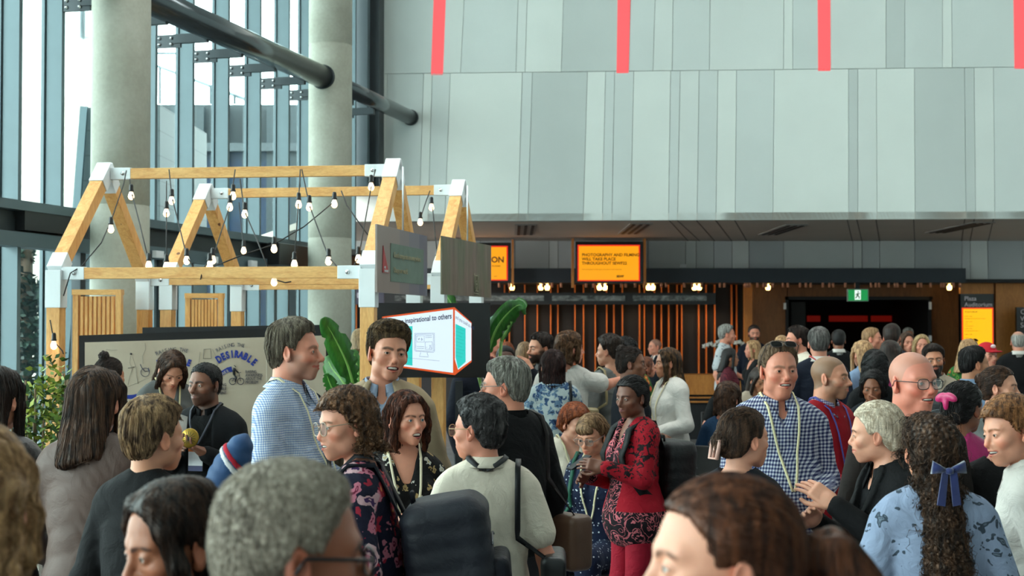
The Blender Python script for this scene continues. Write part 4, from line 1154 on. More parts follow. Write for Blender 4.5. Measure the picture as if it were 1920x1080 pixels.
# columns and steel tube
def column(px, Y, r, label):
    p = at(px, 300, Y)
    cm = MB().lathe([(0,0),(r,0),(r,2.86),(r-.004,2.865),(r-.004,2.875),(r,2.88),(r,5.2),(r-.004,5.205),(r-.004,5.215),(r,5.22),(r,10),(0,10)], (p.x, Y, 0), 48)
    o = cm.build('concrete_column', CONC); return tag(o, label, 'column')
column(226, 12.4, .252, 'nearer of two round concrete columns, left, behind the timber house frames')
column(619, 17.2, .262, 'farther round concrete column, right of the nearer one')
PZ = 4.79
def pipe(a, b, r, label):
    rt = empty('steel_tube', (0,0,0), 0, label, 'pipe')
    MB().tube([a, b], r, 28).build('tube', STEELR, rt)
    d = (b-a).normalized()
    for c in (a, b): MB().tube([c-d*.015, c+d*.02], r*1.10, 28).build('flange', STEELD, rt)
c1 = at(226, 300, 12.4); c2 = at(619, 300, 17.2)
C1 = Vector((c1.x, 12.4, PZ)); C2 = Vector((c2.x, 17.2, PZ)); dd = (C2-C1).normalized()
pipe(C1+dd*.24, C2-dd*.25, .135, 'long dark steel tube running between the two concrete columns')
pipe(C1-dd*9, C1-dd*.24, .135, 'dark steel tube end entering the nearer column at the top left')
We = onwall(771, 221) - dd*.03; pipe(C2+dd*.25, We, .105, 'short steel tube from the farther column to the panelled wall')
for Y in muls[12:-1]:
    a = Vector((FX(Y), Y, 4.66)) + fn_*.08
    bk_ = empty('tube_bracket', a, 0, 'bolted dark steel bracket tying a window mullion to the steel tube', 'bracket', 'brackets along the steel tube')
    MB().box(fn_*.10, (.30,.03,.13), M=FM).box(fn_*.36+Vector((0,0,.02)), (.36,.06,.09), M=FM).build('bracket_plate', STEELD, bk_)
    for i in (0,1):
        for j in (0,1):
            MB().lathe([(0,0),(.018,.002),(.018,.012),(0,.022)], fn_*(.02+.13*i)+Vector((0,0,-.03+.06*j)) - fu*.015, 8, M=Matrix.Rotation(rad(90), 3, 'X')).build('bolt', CHROME, bk_)
# ------------------------------------------------------------------ outside
BR = NT('cream_brick'); bt = BR.n('TexBrick'); BR.set(bt.inputs['Vector'], BR.obj((1,1,1), (rad(90),0,0))); bt.inputs['Scale'].default_value = 2.2
bt.inputs['Color1'].default_value = srgb((214,204,190)); bt.inputs['Color2'].default_value = srgb((196,186,172)); bt.inputs['Mortar'].default_value = srgb((226,222,214)); bt.inputs['Mortar Size'].default_value = .02
BR.col(bt.outputs[0]); BR.rough(.9)
WR = mat('white_render', (236,238,236), .8, 0, 1, .02)
def bx3(name, x0, x1, ytop, ybot, Y, dep, m, parent=None):
    a = at(x0, ytop, Y); b = at(x1, ybot, Y)
    return MB().hexa([(a.x,Y,b.z),(b.x,Y,b.z),(b.x,Y+dep,b.z),(a.x,Y+dep,b.z),(a.x,Y,a.z),(b.x,Y,a.z),(b.x,Y+dep,a.z),(a.x,Y+dep,a.z)]).build(name, m, parent)
bb = empty('brick_building', (0,0,0), 0, 'pale brick building with white upper wall outside the left windows', 'building')
bx3('brick_wall', -260, 168, 182, 760, 26, 5, BR.m, bb); bx3('upper_wall', -260, 168, -200, 182, 26.3, 5, WR, bb)
bx3('window', 139, 150, -20, 70, 26.1, .2, mat('pale_window', (196,206,210), .3), bb); bx3('window', 160, 166, -20, 68, 26.1, .2, mat('pale_window', (196,206,210), .3), bb)
SD = NT('teal_siding'); v = SD.obj(); s_ = SD.n('SeparateXYZ'); SD.set(s_.inputs[0], v)
k_ = SD.math('LESS_THAN', SD.math('FRACT', SD.math('MULTIPLY', s_.outputs[2], 2.9)), .04); SD.col(SD.mix(k_, srgb((74,84,86)), srgb((44,54,58)))); SD.rough(.7)
sd = empty('clad_wing', (0,0,0), 0, 'slanting grey-green clad wing outside, between the left mullions', 'building')
q = [at(118,760,19.5), at(300,760,19.5), at(300,196,19.5), at(160,202,19.5)]
mb = MB(); mb.hexa([q[0], q[1], q[1]+Vector((0,3,0)), q[0]+Vector((0,3,0)), q[3], q[2], q[2]+Vector((0,3,0)), q[3]+Vector((0,3,0))]); mb.build('clad_wall', SD.m, sd)
MB().beam(at(116,760,19.4), at(158,200,19.4), .06, .1).build('edge_trim', STEEL, sd)
gb = empty('grey_building', (0,0,0), 0, 'grey building with blue lower storey seen through the front glass', 'building')
bx3('upper_storey', 262, 640, 196, 268, 34, 6, mat('slate_grey', (46,53,56), .7, 0, .6, .1), gb)
bx3('ledge', 255, 640, 268, 283, 33.7, 6, mat('pale_ledge', (66,74,78), .6), gb)
t = NT('blue_glass'); v = t.obj((.8,.8,.5)); t.col(t.ramp(t.noise(v, 2.0, 3, .5), [(.35, srgb((8,34,66))), (.5, srgb((14,48,82))), (.68, srgb((52,72,84)))], 'LINEAR')); t.rough(.35); BLG = t.m
bx3('lower_storey', 258, 640, 283, 760, 34, 6, BLG, gb)
for x in range(275, 640, 45): bx3('pilaster', x, x+14, 200, 760, 33.8, .3, mat('pale_post', (48,58,62), .6), gb)
struct(MB().box((-12,20,-.06), (24,60,.1)).build('floor', mat('paving', (200,204,204), .9, 0, 2, .05))); 
rl = empty('balustrade', (0,0,0), 0, 'glass balustrade with steel rail on the roof outside', 'balustrade')
MB().beam(at(285,120,30), at(460,186,24), .05, .05).build('rail', STEEL, rl); MB().beam(at(285,100,30), at(430,100,30), .04, .04).build('rail', STEEL, rl)
for x in (300,345,395,440): MB().beam(at(x,125+ (x-285)*.38-6,29-(x-285)*.03), at(x,195,29-(x-285)*.03), .04, .04).build('post', STEEL, rl)
# daylight comes in through the glass front
portal(Vector((FX(8),8,5)) - fn_*.3, (rad(90), 0, rad(-90)-math.atan(.24)), 30, 10)
# ------------------------------------------------------------------ timber house frames with festoon lights
def house(FL, yaw, L, D, eave, ridge, label, ptw=.09):
    r = empty('timber_house_frame', (0,0,0), 0, label, 'frame', None)
    ca, sa = math.cos(yaw), math.sin(yaw); u = Vector((ca,-sa,0)); v = Vector((sa,ca,0)); O = Vector((FL.x, FL.y, 0)); Z = Vector((0,0,1))
    Q = lambda a, b, z: O + u*a + v*b + Z*z
    M = Matrix((u, v, Z)).transposed()
    ends = (0, L)
    for a in ends:
        for b in (0, D):
            MB().box(Q(a,b,(eave-.12)/2), (ptw,ptw,eave-.12), M=M).build('post', PINE, r, bevel=.003)
            s = 1 if b == 0 else -1; inw = Vector(v)*s
            dirr = (Q(a,D/2,ridge)-Q(a,b,eave)).normalized()
            mb = MB(); mb.box(Q(a,b,eave-.10), (ptw+.014,ptw+.014,.24), M=M); mb.beam(Q(a,b,eave+.01), Q(a,b,eave+.01)+dirr*.13, ptw+.013, ptw+.013, up=v)
            si = 1 if a == 0 else -1
            mb.box(Q(a+si*.12,b,eave), (.15,.05,.082), M=M)
            br = mb.build('bracket', WHITEM, r, bevel=.003)
            for sg in (1,-1): MB().lathe([(0,0),(.014,0),(.014,.006),(0,.010)], Q(a+si*.13, b-.026*sg, eave), 8, M=Matrix.Rotation(rad(90*sg), 3, 'X')).build('bolt', CHROME, br)
            MB().beam(Q(a,b,eave+.01)+dirr*.10, Q(a,D/2,ridge-.03)-dirr*.10, ptw, ptw, up=v).build('rafter', PINE, r, bevel=.003)
        mb = MB(); ap = Q(a,D/2,ridge-.03)
        for b in (0, D):
            dirr = (ap-Q(a,b,eave)).normalized(); mb.beam(ap-dirr*.16, ap+dirr*.035, ptw+.013, ptw+.013, up=v)
        si = 1 if a == 0 else -1
        mb.box(Q(a+si*.12,D/2,ridge-.05), (.15,.05,.082), M=M)
        br = mb.build('bracket', WHITEM, r, bevel=.003)
        for sg in (1,-1): MB().lathe([(0,0),(.014,0),(.014,.006),(0,.010)], Q(a+si*.14, D/2-.026*sg, ridge-.05), 8, M=Matrix.Rotation(rad(90*sg), 3, 'X')).build('bolt', CHROME, br)
    for b, z in ((0,eave),(D,eave),(D/2,ridge-.05)):
        MB().box(Q(L/2,b,z), (L-.36,.045,.072), M=M).build('beam', PINE_X, r, bevel=.002)
    return Q, r
HA = Vector((at(105,600,9.1).x, 9.1)); QA, ha = house(HA, rad(7), 2.04, 1.5, 2.165, 2.93, 'nearer gabled timber house frame with white brackets and festoon bulbs')
HB = Vector((at(315,600,10.6).x, 10.6)); QB, hb = house(HB, rad(9), 2.06, 1.5, 2.165, 2.93, 'farther gabled timber house frame, behind and right of the nearer one')
# festoon strings
CAB = mat('black_cable', (22,22,24), .6); SOC = mat('black_socket', (16,16,18), .4)
BULB = NT('warm_bulb'); BULB.col((1,.8,.5,1)); BULB.b.inputs['Emission Color'].default_value = (1,.62,.28,1); BULB.b.inputs['Emission Strength'].default_value = 6.5
FROST = NT('bulb_glass'); FROST.col(srgb((235,232,225))); FROST.rough(.15); FROST.b.inputs['Emission Color'].default_value = (1,.8,.6,1); FROST.b.inputs['Emission Strength'].default_value = .8
def festoon(pts, bulbs, Yr, Ye, label):
    def W(x, y): 
        tt = min(1, max(0, (y-322)/190.)); return at(x, y, Yr+(Ye-Yr)*tt)
    P3 = [W(*p) for p in pts]
    # rounded path
    Q3 = [P3[0]]
    for i in range(1, len(P3)-1): Q3 += [P3[i].lerp(P3[i-1], .2), P3[i], P3[i].lerp(P3[i+1], .2)]
    Q3.append(P3[-1])
    c = MB().tube(Q3, .0042, 6).build('festoon_cable', CAB); tag(c, label, 'string light', 'festoon strings on the timber frames')
    for (x, y) in bulbs:
        p = W(x, y)
        s_ = MB().lathe([(0,.062),(.010,.060),(.014,.050),(.015,.022),(.018,.018),(.018,.010),(0,.010)], p, 10).build('socket', SOC, c)
        MB().lathe([(0,.014),(.011,.012),(.015,.0),(.0205,-.014),(.021,-.024)], p, 14).lathe([(.021,-.024),(.016,-.038),(.007,-.045),(0,-.046)], p, 14, mi=1).build('bulb', [FROST.m, BULB.m], c)
S_ = [
 ([(237,320),(232,345),(208,415),(190,455),(152,500),(132,512),(119,555)], [(208,424)], 9.75, 9.03, 'string light falling from the left end of the near ridge to the left eave'),
 ([(243,336),(246,358),(262,420),(279,490)], [(246,362),(279,492)], 9.75, 9.0, 'short string light with two bulbs close to the left end of the near ridge'),
 ([(312,340),(312,395),(312,497)], [(312,394),(312,494)], 9.7, 9.0, 'straight upright string light third from the left of the near ridge'),
 ([(317,318),(322,368),(350,480),(366,508)], [(322,371),(350,483)], 9.7, 9.0, 'string light slanting right from the third hook of the near ridge'),
 ([(441,318),(431,385),(400,480),(380,505),(376,524)], [(431,383),(399,482),(393,492),(437,362)], 9.65, 8.95, 'string light slanting left below the middle of the near ridge'),
 ([(450,336),(458,395),(482,450),(504,507)], [(459,396)], 9.65, 8.95, 'string light falling right past the middle hook of the near ridge'),
 ([(448,380),(453,430),(457,467)], [(457,465)], 11.2, 10.5, 'single bulb string hanging beside the far left rafter'),
 ([(563,318),(560,375),(552,488)], [(560,378),(552,490)], 9.6, 8.9, 'nearly straight string light right of the middle of the near ridge'),
 ([(566,318),(580,385),(616,482),(632,500),(640,518),(648,521)], [(580,383),(616,484)], 9.6, 8.9, 'string light slanting right to the right end of the near eave'),
 ([(627,378),(570,425),(514,458),(450,480),(400,500)], [(627,377),(514,461)], 9.5, 9.1, 'string light crossing slantwise between the two ridges'),
 ([(640,358),(650,385),(695,448)], [(695,450)], 9.6, 9.0, 'short string light falling right to the near right gable'),
 ([(704,318),(697,345),(673,480),(658,508)], [(696,345),(672,480)], 9.5, 8.9, 'string light at the right end of the near ridge beside the rafter'),
 ([(711,335),(716,370),(724,410)], [], 9.5, 8.95, 'bare cable end hanging inside the near right gable'),
 ([(806,358),(798,380),(788,410)], [(788,412)], 11.1, 10.5, 'string light hanging left from the right end of the far ridge'),
 ([(809,372),(812,400),(820,480)], [(809,384),(820,482)], 11.1, 10.5, 'string light falling beside the far right rafter'),
 ([(500,516),(514,524),(535,530),(546,528)], [(514,523)], 9.0, 8.95, 'short string light with one bulb under the near eave beam'),
 ([(94,600),(101,640),(117,658),(119,664)], [(101,642)], 9.0, 9.0, 'bulb and cable wrapped round the near left post, upper'),
 ([(92,672),(100,688),(116,705),(118,716)], [], 9.0, 9.0, 'cable wrapped round the near left post, lower'),
 ([(92,722),(104,738),(124,752)], [(126,752)], 9.0, 9.0, 'bulb and cable at the foot of the near left post by the shrub'),
]
for a in S_: festoon(*a)
# slatted screens
def slat_screen(x0, x1, y0, Y, n, label):
    a = at(x0, y0, Y); b = at(x1, y0+3, Y-.05); r = empty('slatted_screen', (0,0,0), 0, label, 'screen')
    ux = (b-a); w = ux.length; ux.normalize(); zt = a.z
    c = lambda s: Vector((a.x, a.y, 0)) + Vector((ux.x, ux.y, 0))*s
    for s in (.02, w-.02): MB().box(c(s)+Vector((0,0,zt/2)), (.04,.06,zt)).build('screen_post', PINE, r)
    MB().box(c(w/2)+Vector((0,0,zt-.02)), (w,.05,.04)).build('top_rail', PINE_X, r)
    MB().box(c(w/2)+Vector((0,0,.1)), (w,.05,.06)).build('bottom_rail', PINE_X, r)
    for i in range(n): MB().box(c(.05+(w-.1)*(i+.5)/n)+Vector((0,0,zt/2)), (.020,.04,zt-.1)).build('slat', PINE, r)
slat_screen(139, 229, 543, 10.42, 8, 'upright slatted timber screen at the left end of the near house frame')
slat_screen(349, 419, 550, 11.6, 8, 'narrower slatted timber screen, farther back, right of the other one')
# hanging signs on the right gables
def gable_sign(x0, x1, yt0, yt1, yb0, yb1, Y0, Y1, m, name, label):
    q = [at(x0,yb0,Y0), at(x1,yb1,Y1), at(x1,yt1,Y1), at(x0,yt0,Y0)]
    r = empty(name, (0,0,0), 0, label, 'sign')
    ux = (q[1]-q[0]); ux.z = 0; ux.normalize(); n = ux.cross(Vector((0,0,1)))*-1
    q[1].z = q[0].z; q[2].z = q[3].z
    dd = n*.012
    MB().hexa([q[0], q[1], q[1]+dd, q[0]+dd, q[3], q[2], q[2]+dd, q[3]+dd]).build('sign_board', m, r)
    mid = (q[2]+q[3])/2
    MB().tube([mid+dd*.5, mid+dd*.5+Vector((0,0,.42))], .006, 8).build('hanger_rod', WHITEM, r)
    return r, q, ux, n
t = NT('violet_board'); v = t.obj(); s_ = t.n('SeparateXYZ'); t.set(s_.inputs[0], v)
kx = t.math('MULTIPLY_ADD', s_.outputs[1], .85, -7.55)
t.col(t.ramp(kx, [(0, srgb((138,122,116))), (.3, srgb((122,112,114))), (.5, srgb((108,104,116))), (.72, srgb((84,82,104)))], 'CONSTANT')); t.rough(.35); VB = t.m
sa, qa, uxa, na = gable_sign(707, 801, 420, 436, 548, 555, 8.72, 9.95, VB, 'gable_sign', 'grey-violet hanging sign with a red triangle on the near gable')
wa = (qa[1]-qa[0]).length; hA = qa[3].z-qa[0].z
def on(q, ux, n, s, z, off=.002): return q[0] + ux*(s*(q[1]-q[0]).length) + Vector((0,0,z*(q[3].z-q[0].z))) - n*off
GP = mat('sign_green', (92,112,100), .5)
MB().hexa([on(qa,uxa,na,.24,.18,.003), on(qa,uxa,na,.91,.18,.003), on(qa,uxa,na,.91,.18,0), on(qa,uxa,na,.24,.18,0), on(qa,uxa,na,.24,.76,.003), on(qa,uxa,na,.91,.76,.003), on(qa,uxa,na,.91,.76,0), on(qa,uxa,na,.24,.76,0)]).build('text_panel', GP, sa)
mb = MB(); A_, B_, C_ = on(qa,uxa,na,.09,.30,.004), on(qa,uxa,na,.20,.30,.004), on(qa,uxa,na,.10,.70,.004); k3 = na*.004
mb.add([A_,B_,C_,A_+k3,B_+k3,C_+k3], [(0,1,2),(5,4,3),(0,3,4,1),(1,4,5,2),(2,5,3,0)]); mb.build('red_triangle', mat('sign_red', (170,52,56), .5), sa)
SI = mat('sign_sand', (146,140,110), .5)
text_mesh('Good companies are everywhere.', .048, on(qa,uxa,na,.28,.55,.006), uxa, (0,0,1), SI, sa, sx=1.05, bold=.001)
text_mesh('Change our world.', .048, on(qa,uxa,na,.28,.32,.006), uxa, (0,0,1), SI, sa, sx=.95, bold=.001)
text_mesh('ASK\nTRADERS', .022, on(qa,uxa,na,.105,.36,.006), uxa, (0,0,1), WHITEM, sa)
t = NT('bark_board'); n1 = t.noise(t.obj((9,9,1.2)), 2.2, 5, .65, .8); n2 = t.noise(t.obj((3,3,1)), 1.5, 2)
c1_ = t.ramp(n1, [(.30, srgb((42,36,32))), (.45, srgb((92,84,62))), (.58, srgb((108,92,84))), (.75, srgb((136,128,104)))]); t.col(t.mix(.4, c1_, t.ramp(n2, [(.4, srgb((86,96,62))), (.6, srgb((120,84,78)))]))); t.rough(.45)
sb, qb, uxb, nb_ = gable_sign(829, 921, 442, 461, 552, 560, 10.1, 11.4, t.m, 'gable_sign', 'mottled brown-green hanging picture sign on the far gable')
SY2 = mat('sign_symbol', (150,146,122), .6)
mb = MB()
for z in (.30,.20):
    c = on(qb,uxb,nb_,.66,z,.004); pts = [c + uxb*math.cos(a)*.028 + Vector((0,0,math.sin(a)*.036)) for a in [2*PI*i/16 for i in range(17)]]; mb.tube(pts, .004, 5, caps=False)
for z in (.38,.10,.05): mb.tube([on(qb,uxb,nb_,.62,z,.004), on(qb,uxb,nb_,.70,z,.004)], .004, 5)
for s in (.62,.70): mb.tube([on(qb,uxb,nb_,s,.10,.004), on(qb,uxb,nb_,s,.42,.004)], .003, 5)
mb.build('symbols', SY2, sb)
# presentation screen
tv = empty('presentation_screen', (0,0,0), 0, 'large black screen showing a white and orange cube graphic', 'screen')
TY = 9.95
slab('screen_case', 707, 919, 568, 708, TY, .06, BLACKG, tv)
sl = [at(704,700,TY+.03), at(755,712,TY+.03)]
MB().box((at(752,700,TY).x, TY+.05, .72), (.05,.05,1.44)).box((at(800,700,TY).x, TY+.05, .02), (.7,.5,.04)).box((at(860,700,TY).x, TY+.05, .72), (.05,.05,1.44)).build('screen_stand', BLACK, tv)
def emi(name, rgb, k): return mat(name, rgb, .4, emit=k, namt=.02)
OR, WHs, TL = emi('graphic_orange', (222,84,26), .75), emi('graphic_white', (214,232,244), .92), emi('graphic_teal', (40,200,190), .85)
def gp(pts, Y, m, name):
    p = [at(690+x/6.752, 560+y/6.752, Y) for x, y in pts]; n = len(p)
    V = p + [q + Vector((0,.002,0)) for q in p]
    MB().add(V, [tuple(range(n-1,-1,-1)), tuple(range(n,2*n))] + [(i,(i+1)%n,n+(i+1)%n,n+i) for i in range(n)]).build(name, m, tv)
gp([(178,228),(1095,108),(1312,302),(1312,800),(1100,968),(178,840)], TY-.003, OR, 'cube_outline')
gp([(196,246),(1076,136),(1076,938),(196,822)], TY-.006, WHs, 'cube_face'); gp([(1100,140),(1308,312),(1308,780),(1140,900),(1100,770)], TY-.006, WHs, 'cube_face')
gp([(196,382),(563,346),(563,848),(196,800)], TY-.009, TL, 'teal_block'); gp([(1108,318),(1236,378),(1236,800),(1140,888),(1108,740)], TY-.009, TL, 'teal_block')
DN = mat('graphic_navy', (40,52,90), .5); sc_ = 1/6.752/FPX*TY
def wp(x0, y0, slope, k=0):
    return lambda x, y: (x, y + slope*x)
text_mesh('They are inspirational to others', 66*sc_*1.18, at(690+212/6.752, 560+335/6.752, TY-.011), (1,0,0), (0,0,1), DN, tv, bold=.001, sx=.845, warp=lambda x, y: (x, (y*(1+.25*x/.45) + .10*x)))
text_mesh('and you could as well', 52*sc_*1.3, at(690+1108/6.752, 560+250/6.752, TY-.011), (1,0,0), (0,0,1), DN, tv, sx=.40, warp=lambda x, y: (x, (y - .62*x)))
mb = MB()
def gl(pts, w=2.2): mb.tube([at(690+x/6.752, 560+y/6.752, TY-.011) for x, y in pts], w*sc_, 5)
gl([(592,440),(840,436),(842,660),(830,680),(600,665),(590,650),(592,440)]); gl([(604,452),(828,448),(828,664),(606,654),(604,452)])
gl([(618,472),(712,468),(712,550),(618,548),(618,472)]); gl([(724,548),(812,546),(812,644),(724,640),(724,548)])
for y in (604,628): gl([(618,y),(708,y+3)])
for y in (470,492): gl([(724,y),(808,y-2)])
gl([(668,680),(660,705),(650,732),(768,738),(756,712),(748,684)]); gl([(676,498),(676,530),(684,524),(694,522),(676,498)]); gl([(780,590),(796,592),(796,606),(784,608),(780,590)]); gl([(776,640),(780,615),(796,615),(802,640)])
gl([(490,748),(905,788)], 1.6)
mb.build('line_drawing', mat('graphic_line', (84,104,160), .5), tv)
mb = MB(); mb.tube([at(690+642/6.752,560+510/6.752,TY-.012), at(690+648/6.752,560+512/6.752,TY-.012)], 12*sc_, 8); mb.tube([at(690+742/6.752,560+616/6.752,TY-.012), at(690+744/6.752,560+618/6.752,TY-.012)], 8*sc_, 8); mb.build('dark_dots', DN, tv)
mb = MB()
for k in range(9): mb.tube([at(690+1114/6.752,560+(368+k*44)/6.752,TY-.012), at(690+(1216-(k%3)*12)/6.752,560+(405+k*42)/6.752,TY-.012)], 1.2*sc_, 4)
mb.build('small_text_lines', mat('graphic_green', (20,120,116), .5), tv)
# drawing boards
bd = empty('drawing_board', (0,0,0), 0, 'wide black-framed board with hand-drawn blue lettering on brown paper', 'board')
def BYf(x): return 1/(1/9.85 + (x-150)/467*(1/10.2-1/9.85))
def bp(x, y, o=0): return at(x, y, BYf(x)-o)
def bquad(name, x0, x1, ya0, ya1, yb, o, th, m, par):
    a, b, c, d = bp(x0,yb,o), bp(x1,yb,o), bp(x1,ya1,o), bp(x0,ya0,o); b.z = a.z; k = Vector((0,th,0))
    return MB().hexa([a,b,b+k,a+k,d,c,c+k,d+k]).build(name, m, par)
t = NT('kraft_paper'); t.col(t.ramp(t.noise(t.obj(), 3, 4, .5), [(.3, srgb((186,172,152))), (.7, srgb((204,192,172)))])); t.rough(.8)
bquad('board_frame', 148, 618, 629, 613, 880, 0, .04, BLACK, bd)
bquad('paper', 159, 611, 642, 629, 868, .004, .004, t.m, bd)
bquad('paper_seam', 499, 501, 632, 631, 868, .006, .002, mat('seam_pale', (214,206,190), .7), bd)
MB().box(bp(170,900)+Vector((0,.02,-.5)), (.05,.5,.8)).box(bp(600,900)+Vector((0,.02,-.5)), (.05,.5,.8)).build('board_stand', BLACK, bd)
for xx in (170,600):
    p = bp(xx, 870); MB().box((p.x, p.y+.03, .45), (.04,.04,.9)).box((p.x,p.y+.03,.02), (.06,.5,.04)).build('board_leg', BLACK, bd)
b2 = empty('dark_board', (0,0,0), 0, 'plain black board standing behind the drawing board', 'board')
a, b = at(267, 614, 10.28), at(604, 609, 10.33)
MB().hexa([Vector((a.x,a.y,.05)),Vector((b.x,b.y,.05)),Vector((b.x,b.y+.04,.05)),Vector((a.x,a.y+.04,.05)),a,b,b+Vector((0,.04,0)),a+Vector((0,.04,0))]).build('board_panel', BLACK, b2)
MB().box((at(460,614,10.3).x, 10.28, .9), (.012,.03,1.78)).build('board_joint', mat('joint_grey', (40,44,50), .5), b2)
MB().box((a.x+.05,a.y+.02,.02), (.06,.5,.04)).box((b.x-.05,b.y+.02,.02), (.06,.5,.04)).build('board_foot', BLACK, b2)
BI = mat('blue_ink', (28,54,150), .6); NI = mat('navy_ink', (44,52,84), .6); GI = mat('faint_pencil', (140,132,120), .7)
S8 = 10.02/FPX     # metres per photo pixel on the board
uxB = (bp(617,700)-bp(150,700)); uxB.z = 0; uxB.normalize()
def arch(txt, x0, y0, x1, y1, rise, size, m, bold=0, sx=1):
    """letters set one by one along an arc"""
    n = len(txt)
    for i, c in enumerate(txt):
        if c == ' ': continue
        u = (i+.5)/n; x = x0+(x1-x0)*u; y = y0+(y1-y0)*u - rise*4*u*(1-u); sl = ((y1-y0) - rise*4*(1-2*u))/(x1-x0)
        ang = math.atan(-sl); uy = Vector((0,0,1))*math.cos(ang) - uxB*math.sin(ang); ux = uxB*math.cos(ang) + Vector((0,0,1))*math.sin(ang)
        o = text_mesh(c, size*S8, bp(x, y, .008), ux, uy, m, bd, 'letter', 'CENTER', bold, .001, sx)
arch('RAISING THE', 407, 661, 458, 652, 6, 10, NI, 0, .8)
arch('DESIRABLE', 410, 681, 476, 687, 14, 18, BI, .004, .7)
arch('RAISING THE', 293, 667, 352, 662, 6, 10, NI, 0, .8); arch('POSSIBLE', 296, 687, 356, 687, 6, 16, BI, .004, .75)
arch('E', 588, 688, 598, 686, 0, 18, BI, .004, .75)
for i, s in enumerate(('RAISING','AWARENESS','ABOUT THE','PROBLEM')): text_mesh(s, 7.8*S8, bp(460, 699.5+i*6.6, .008), uxB, (0,0,1), NI, bd, sx=.72)
for i, s in enumerate(('CREATING','SUSTAINABLE','EMPLOYMENT')): text_mesh(s, 7.8*S8, bp(424.5, 724+i*7.6, .008), uxB, (0,0,1), NI, bd, align='RIGHT', sx=.72)
mb = MB()
top_ = [(408,703),(416,695),(426,689),(434,687)]; bot_ = [(409,714),(418,704),(428,698),(436,697)]
for i in range(3):
    a, b, c, d = bp(*bot_[i],.006), bp(*bot_[i+1],.006), bp(*top_[i+1],.006), bp(*top_[i],.006); k = Vector((0,.001,0)); mb.hexa([a,b,b+k,a+k,d,c,c+k,d+k])
top_ = [(236,741),(250,740),(262,737),(270,734)]; bot_ = [(236,748),(250,748),(262,746),(268,740)]
for i in range(3):
    a, b, c, d = bp(*bot_[i],.006), bp(*bot_[i+1],.006), bp(*top_[i+1],.006), bp(*top_[i],.006); k = Vector((0,.001,0)); mb.hexa([a,b,b+k,a+k,d,c,c+k,d+k])
mb.build('blue_ribbon', BI, bd)
arch('POWER', 410, 711, 430, 697, 1, 8.5, mat('paper_ink', (210,204,190), .6), 0, .8)
mb = MB()
def dr_(pts, w=.5, ring=None): mb.tube([bp(x, y, .008) for x, y in pts], w*S8, 5)
def circ(x, y, r, w=.5): dr_([(x+r*math.cos(2*PI*i/18), y+r*math.sin(2*PI*i/18)) for i in range(19)], w)
circ(436,715,6.0,.6); circ(451,715,6.0,.6); dr_([(436,715),(441,706),(449,704),(451,715)], .5); dr_([(449,704),(448,699),(452,698)], .5); dr_([(441,706),(443,714)], .5)
mb.build('cycle_drawing', NI, bd)
mb = MB(); dr_([(263,683),(266,690),(272,697),(280,695),(278,690)], .7); mb.build('chair_drawing', NI, bd)
mb = MB(); circ(272,698,8,.5); mb.build('wheel_drawing', NI, bd)
mb = MB(); dr_([(441,686),(440,687)], 2.6); dr_([(440,690),(438,695),(439,703)], 2.8); dr_([(440,692),(447,699)], 1.4); dr_([(439,703),(443,708),(441,716)], 1.6); dr_([(246,662),(245,665)], 2.0); mb.build('rider_drawing', mat('black_ink', (30,32,40), .6), bd)
mb = MB()
dr_([(245,667),(243,680),(248,692),(243,706),(240,722)], .35); dr_([(248,668),(255,690),(256,705),(259,720)], .35); dr_([(272,643),(273,655),(267,668),(268,682)], .35); dr_([(240,690),(252,688)], .9); dr_([(375,660),(372,690),(369,700)], .35); dr_([(382,655),(395,654),(396,672),(381,672),(382,655)], .7); dr_([(398,655),(406,670),(408,688)], .35); dr_([(240,725),(300,700),(350,690)], .25); dr_([(195,662),(200,655),(210,657),(220,656)], .3)
mb.build('pencil_drawing', GI, bd)
# ------------------------------------------------------------------ plants
LEAF = wood_mat('banana_leaf', (20,76,22), (56,124,38), (4,4,1), .35, False)
LEAFP = mat('pale_leaf', (128,176,150), .45)
def banana_leaf(mid, w, m, parent, fold=.25, name='leaf', seed=0, nrm=(0,-1,0)):
    """blade around a curved midrib with torn edges"""
    rng = random.Random(seed); n = 26; mid = [Vector(p) for p in mid]; V = []; F = []
    def pt(u):
        k = u*(len(mid)-1); i = min(int(k), len(mid)-2); f = k-i
        a = mid[max(i-1,0)]; b = mid[i]; c = mid[i+1]; d = mid[min(i+2,len(mid)-1)]
        return .5*((2*b)+(c-a)*f+(2*a-5*b+4*c-d)*f*f+(3*b-a-3*c+d)*f**3)
    N = Vector(nrm).normalized()
    for i in range(n+1):
        u = i/n; p = pt(u); dirn = (pt(min(1,u+.02))-pt(max(0,u-.02))).normalized(); side = dirn.cross(N).normalized()
        ww = w*math.sin(PI*min(1,(u*.93+.05)))**.6
        tl = 1-.30*(rng.random() < .28); tr_ = 1-.30*(rng.random() < .28)
        V += [p - side*ww*tl + N*-fold*ww*.6, p - side*ww*.5*1 + N*-fold*ww*.1, p, p + side*ww*.5 + N*-fold*ww*.1, p + side*ww*tr_ + N*-fold*ww*.6]
    for i in range(n):
        for j in range(4): F.append((i*5+j, i*5+j+1, (i+1)*5+j+1, (i+1)*5+j))
    mb = MB(); mb.add(V, F, 0, True); o = mb.build(name, m, parent)
    so = o.modifiers.new('thick', 'SOLIDIFY'); so.thickness = .004
    mb = MB(); mb.tube([pt(k/14)+N*-.003 for k in range(15)], .008, 6, rs=[.012*(1-k/16) for k in range(15)]).build('midrib', mat('midrib_green', (120,170,80), .4), o)
    return o
POT = mat('white_pot', (206,204,198), .5)
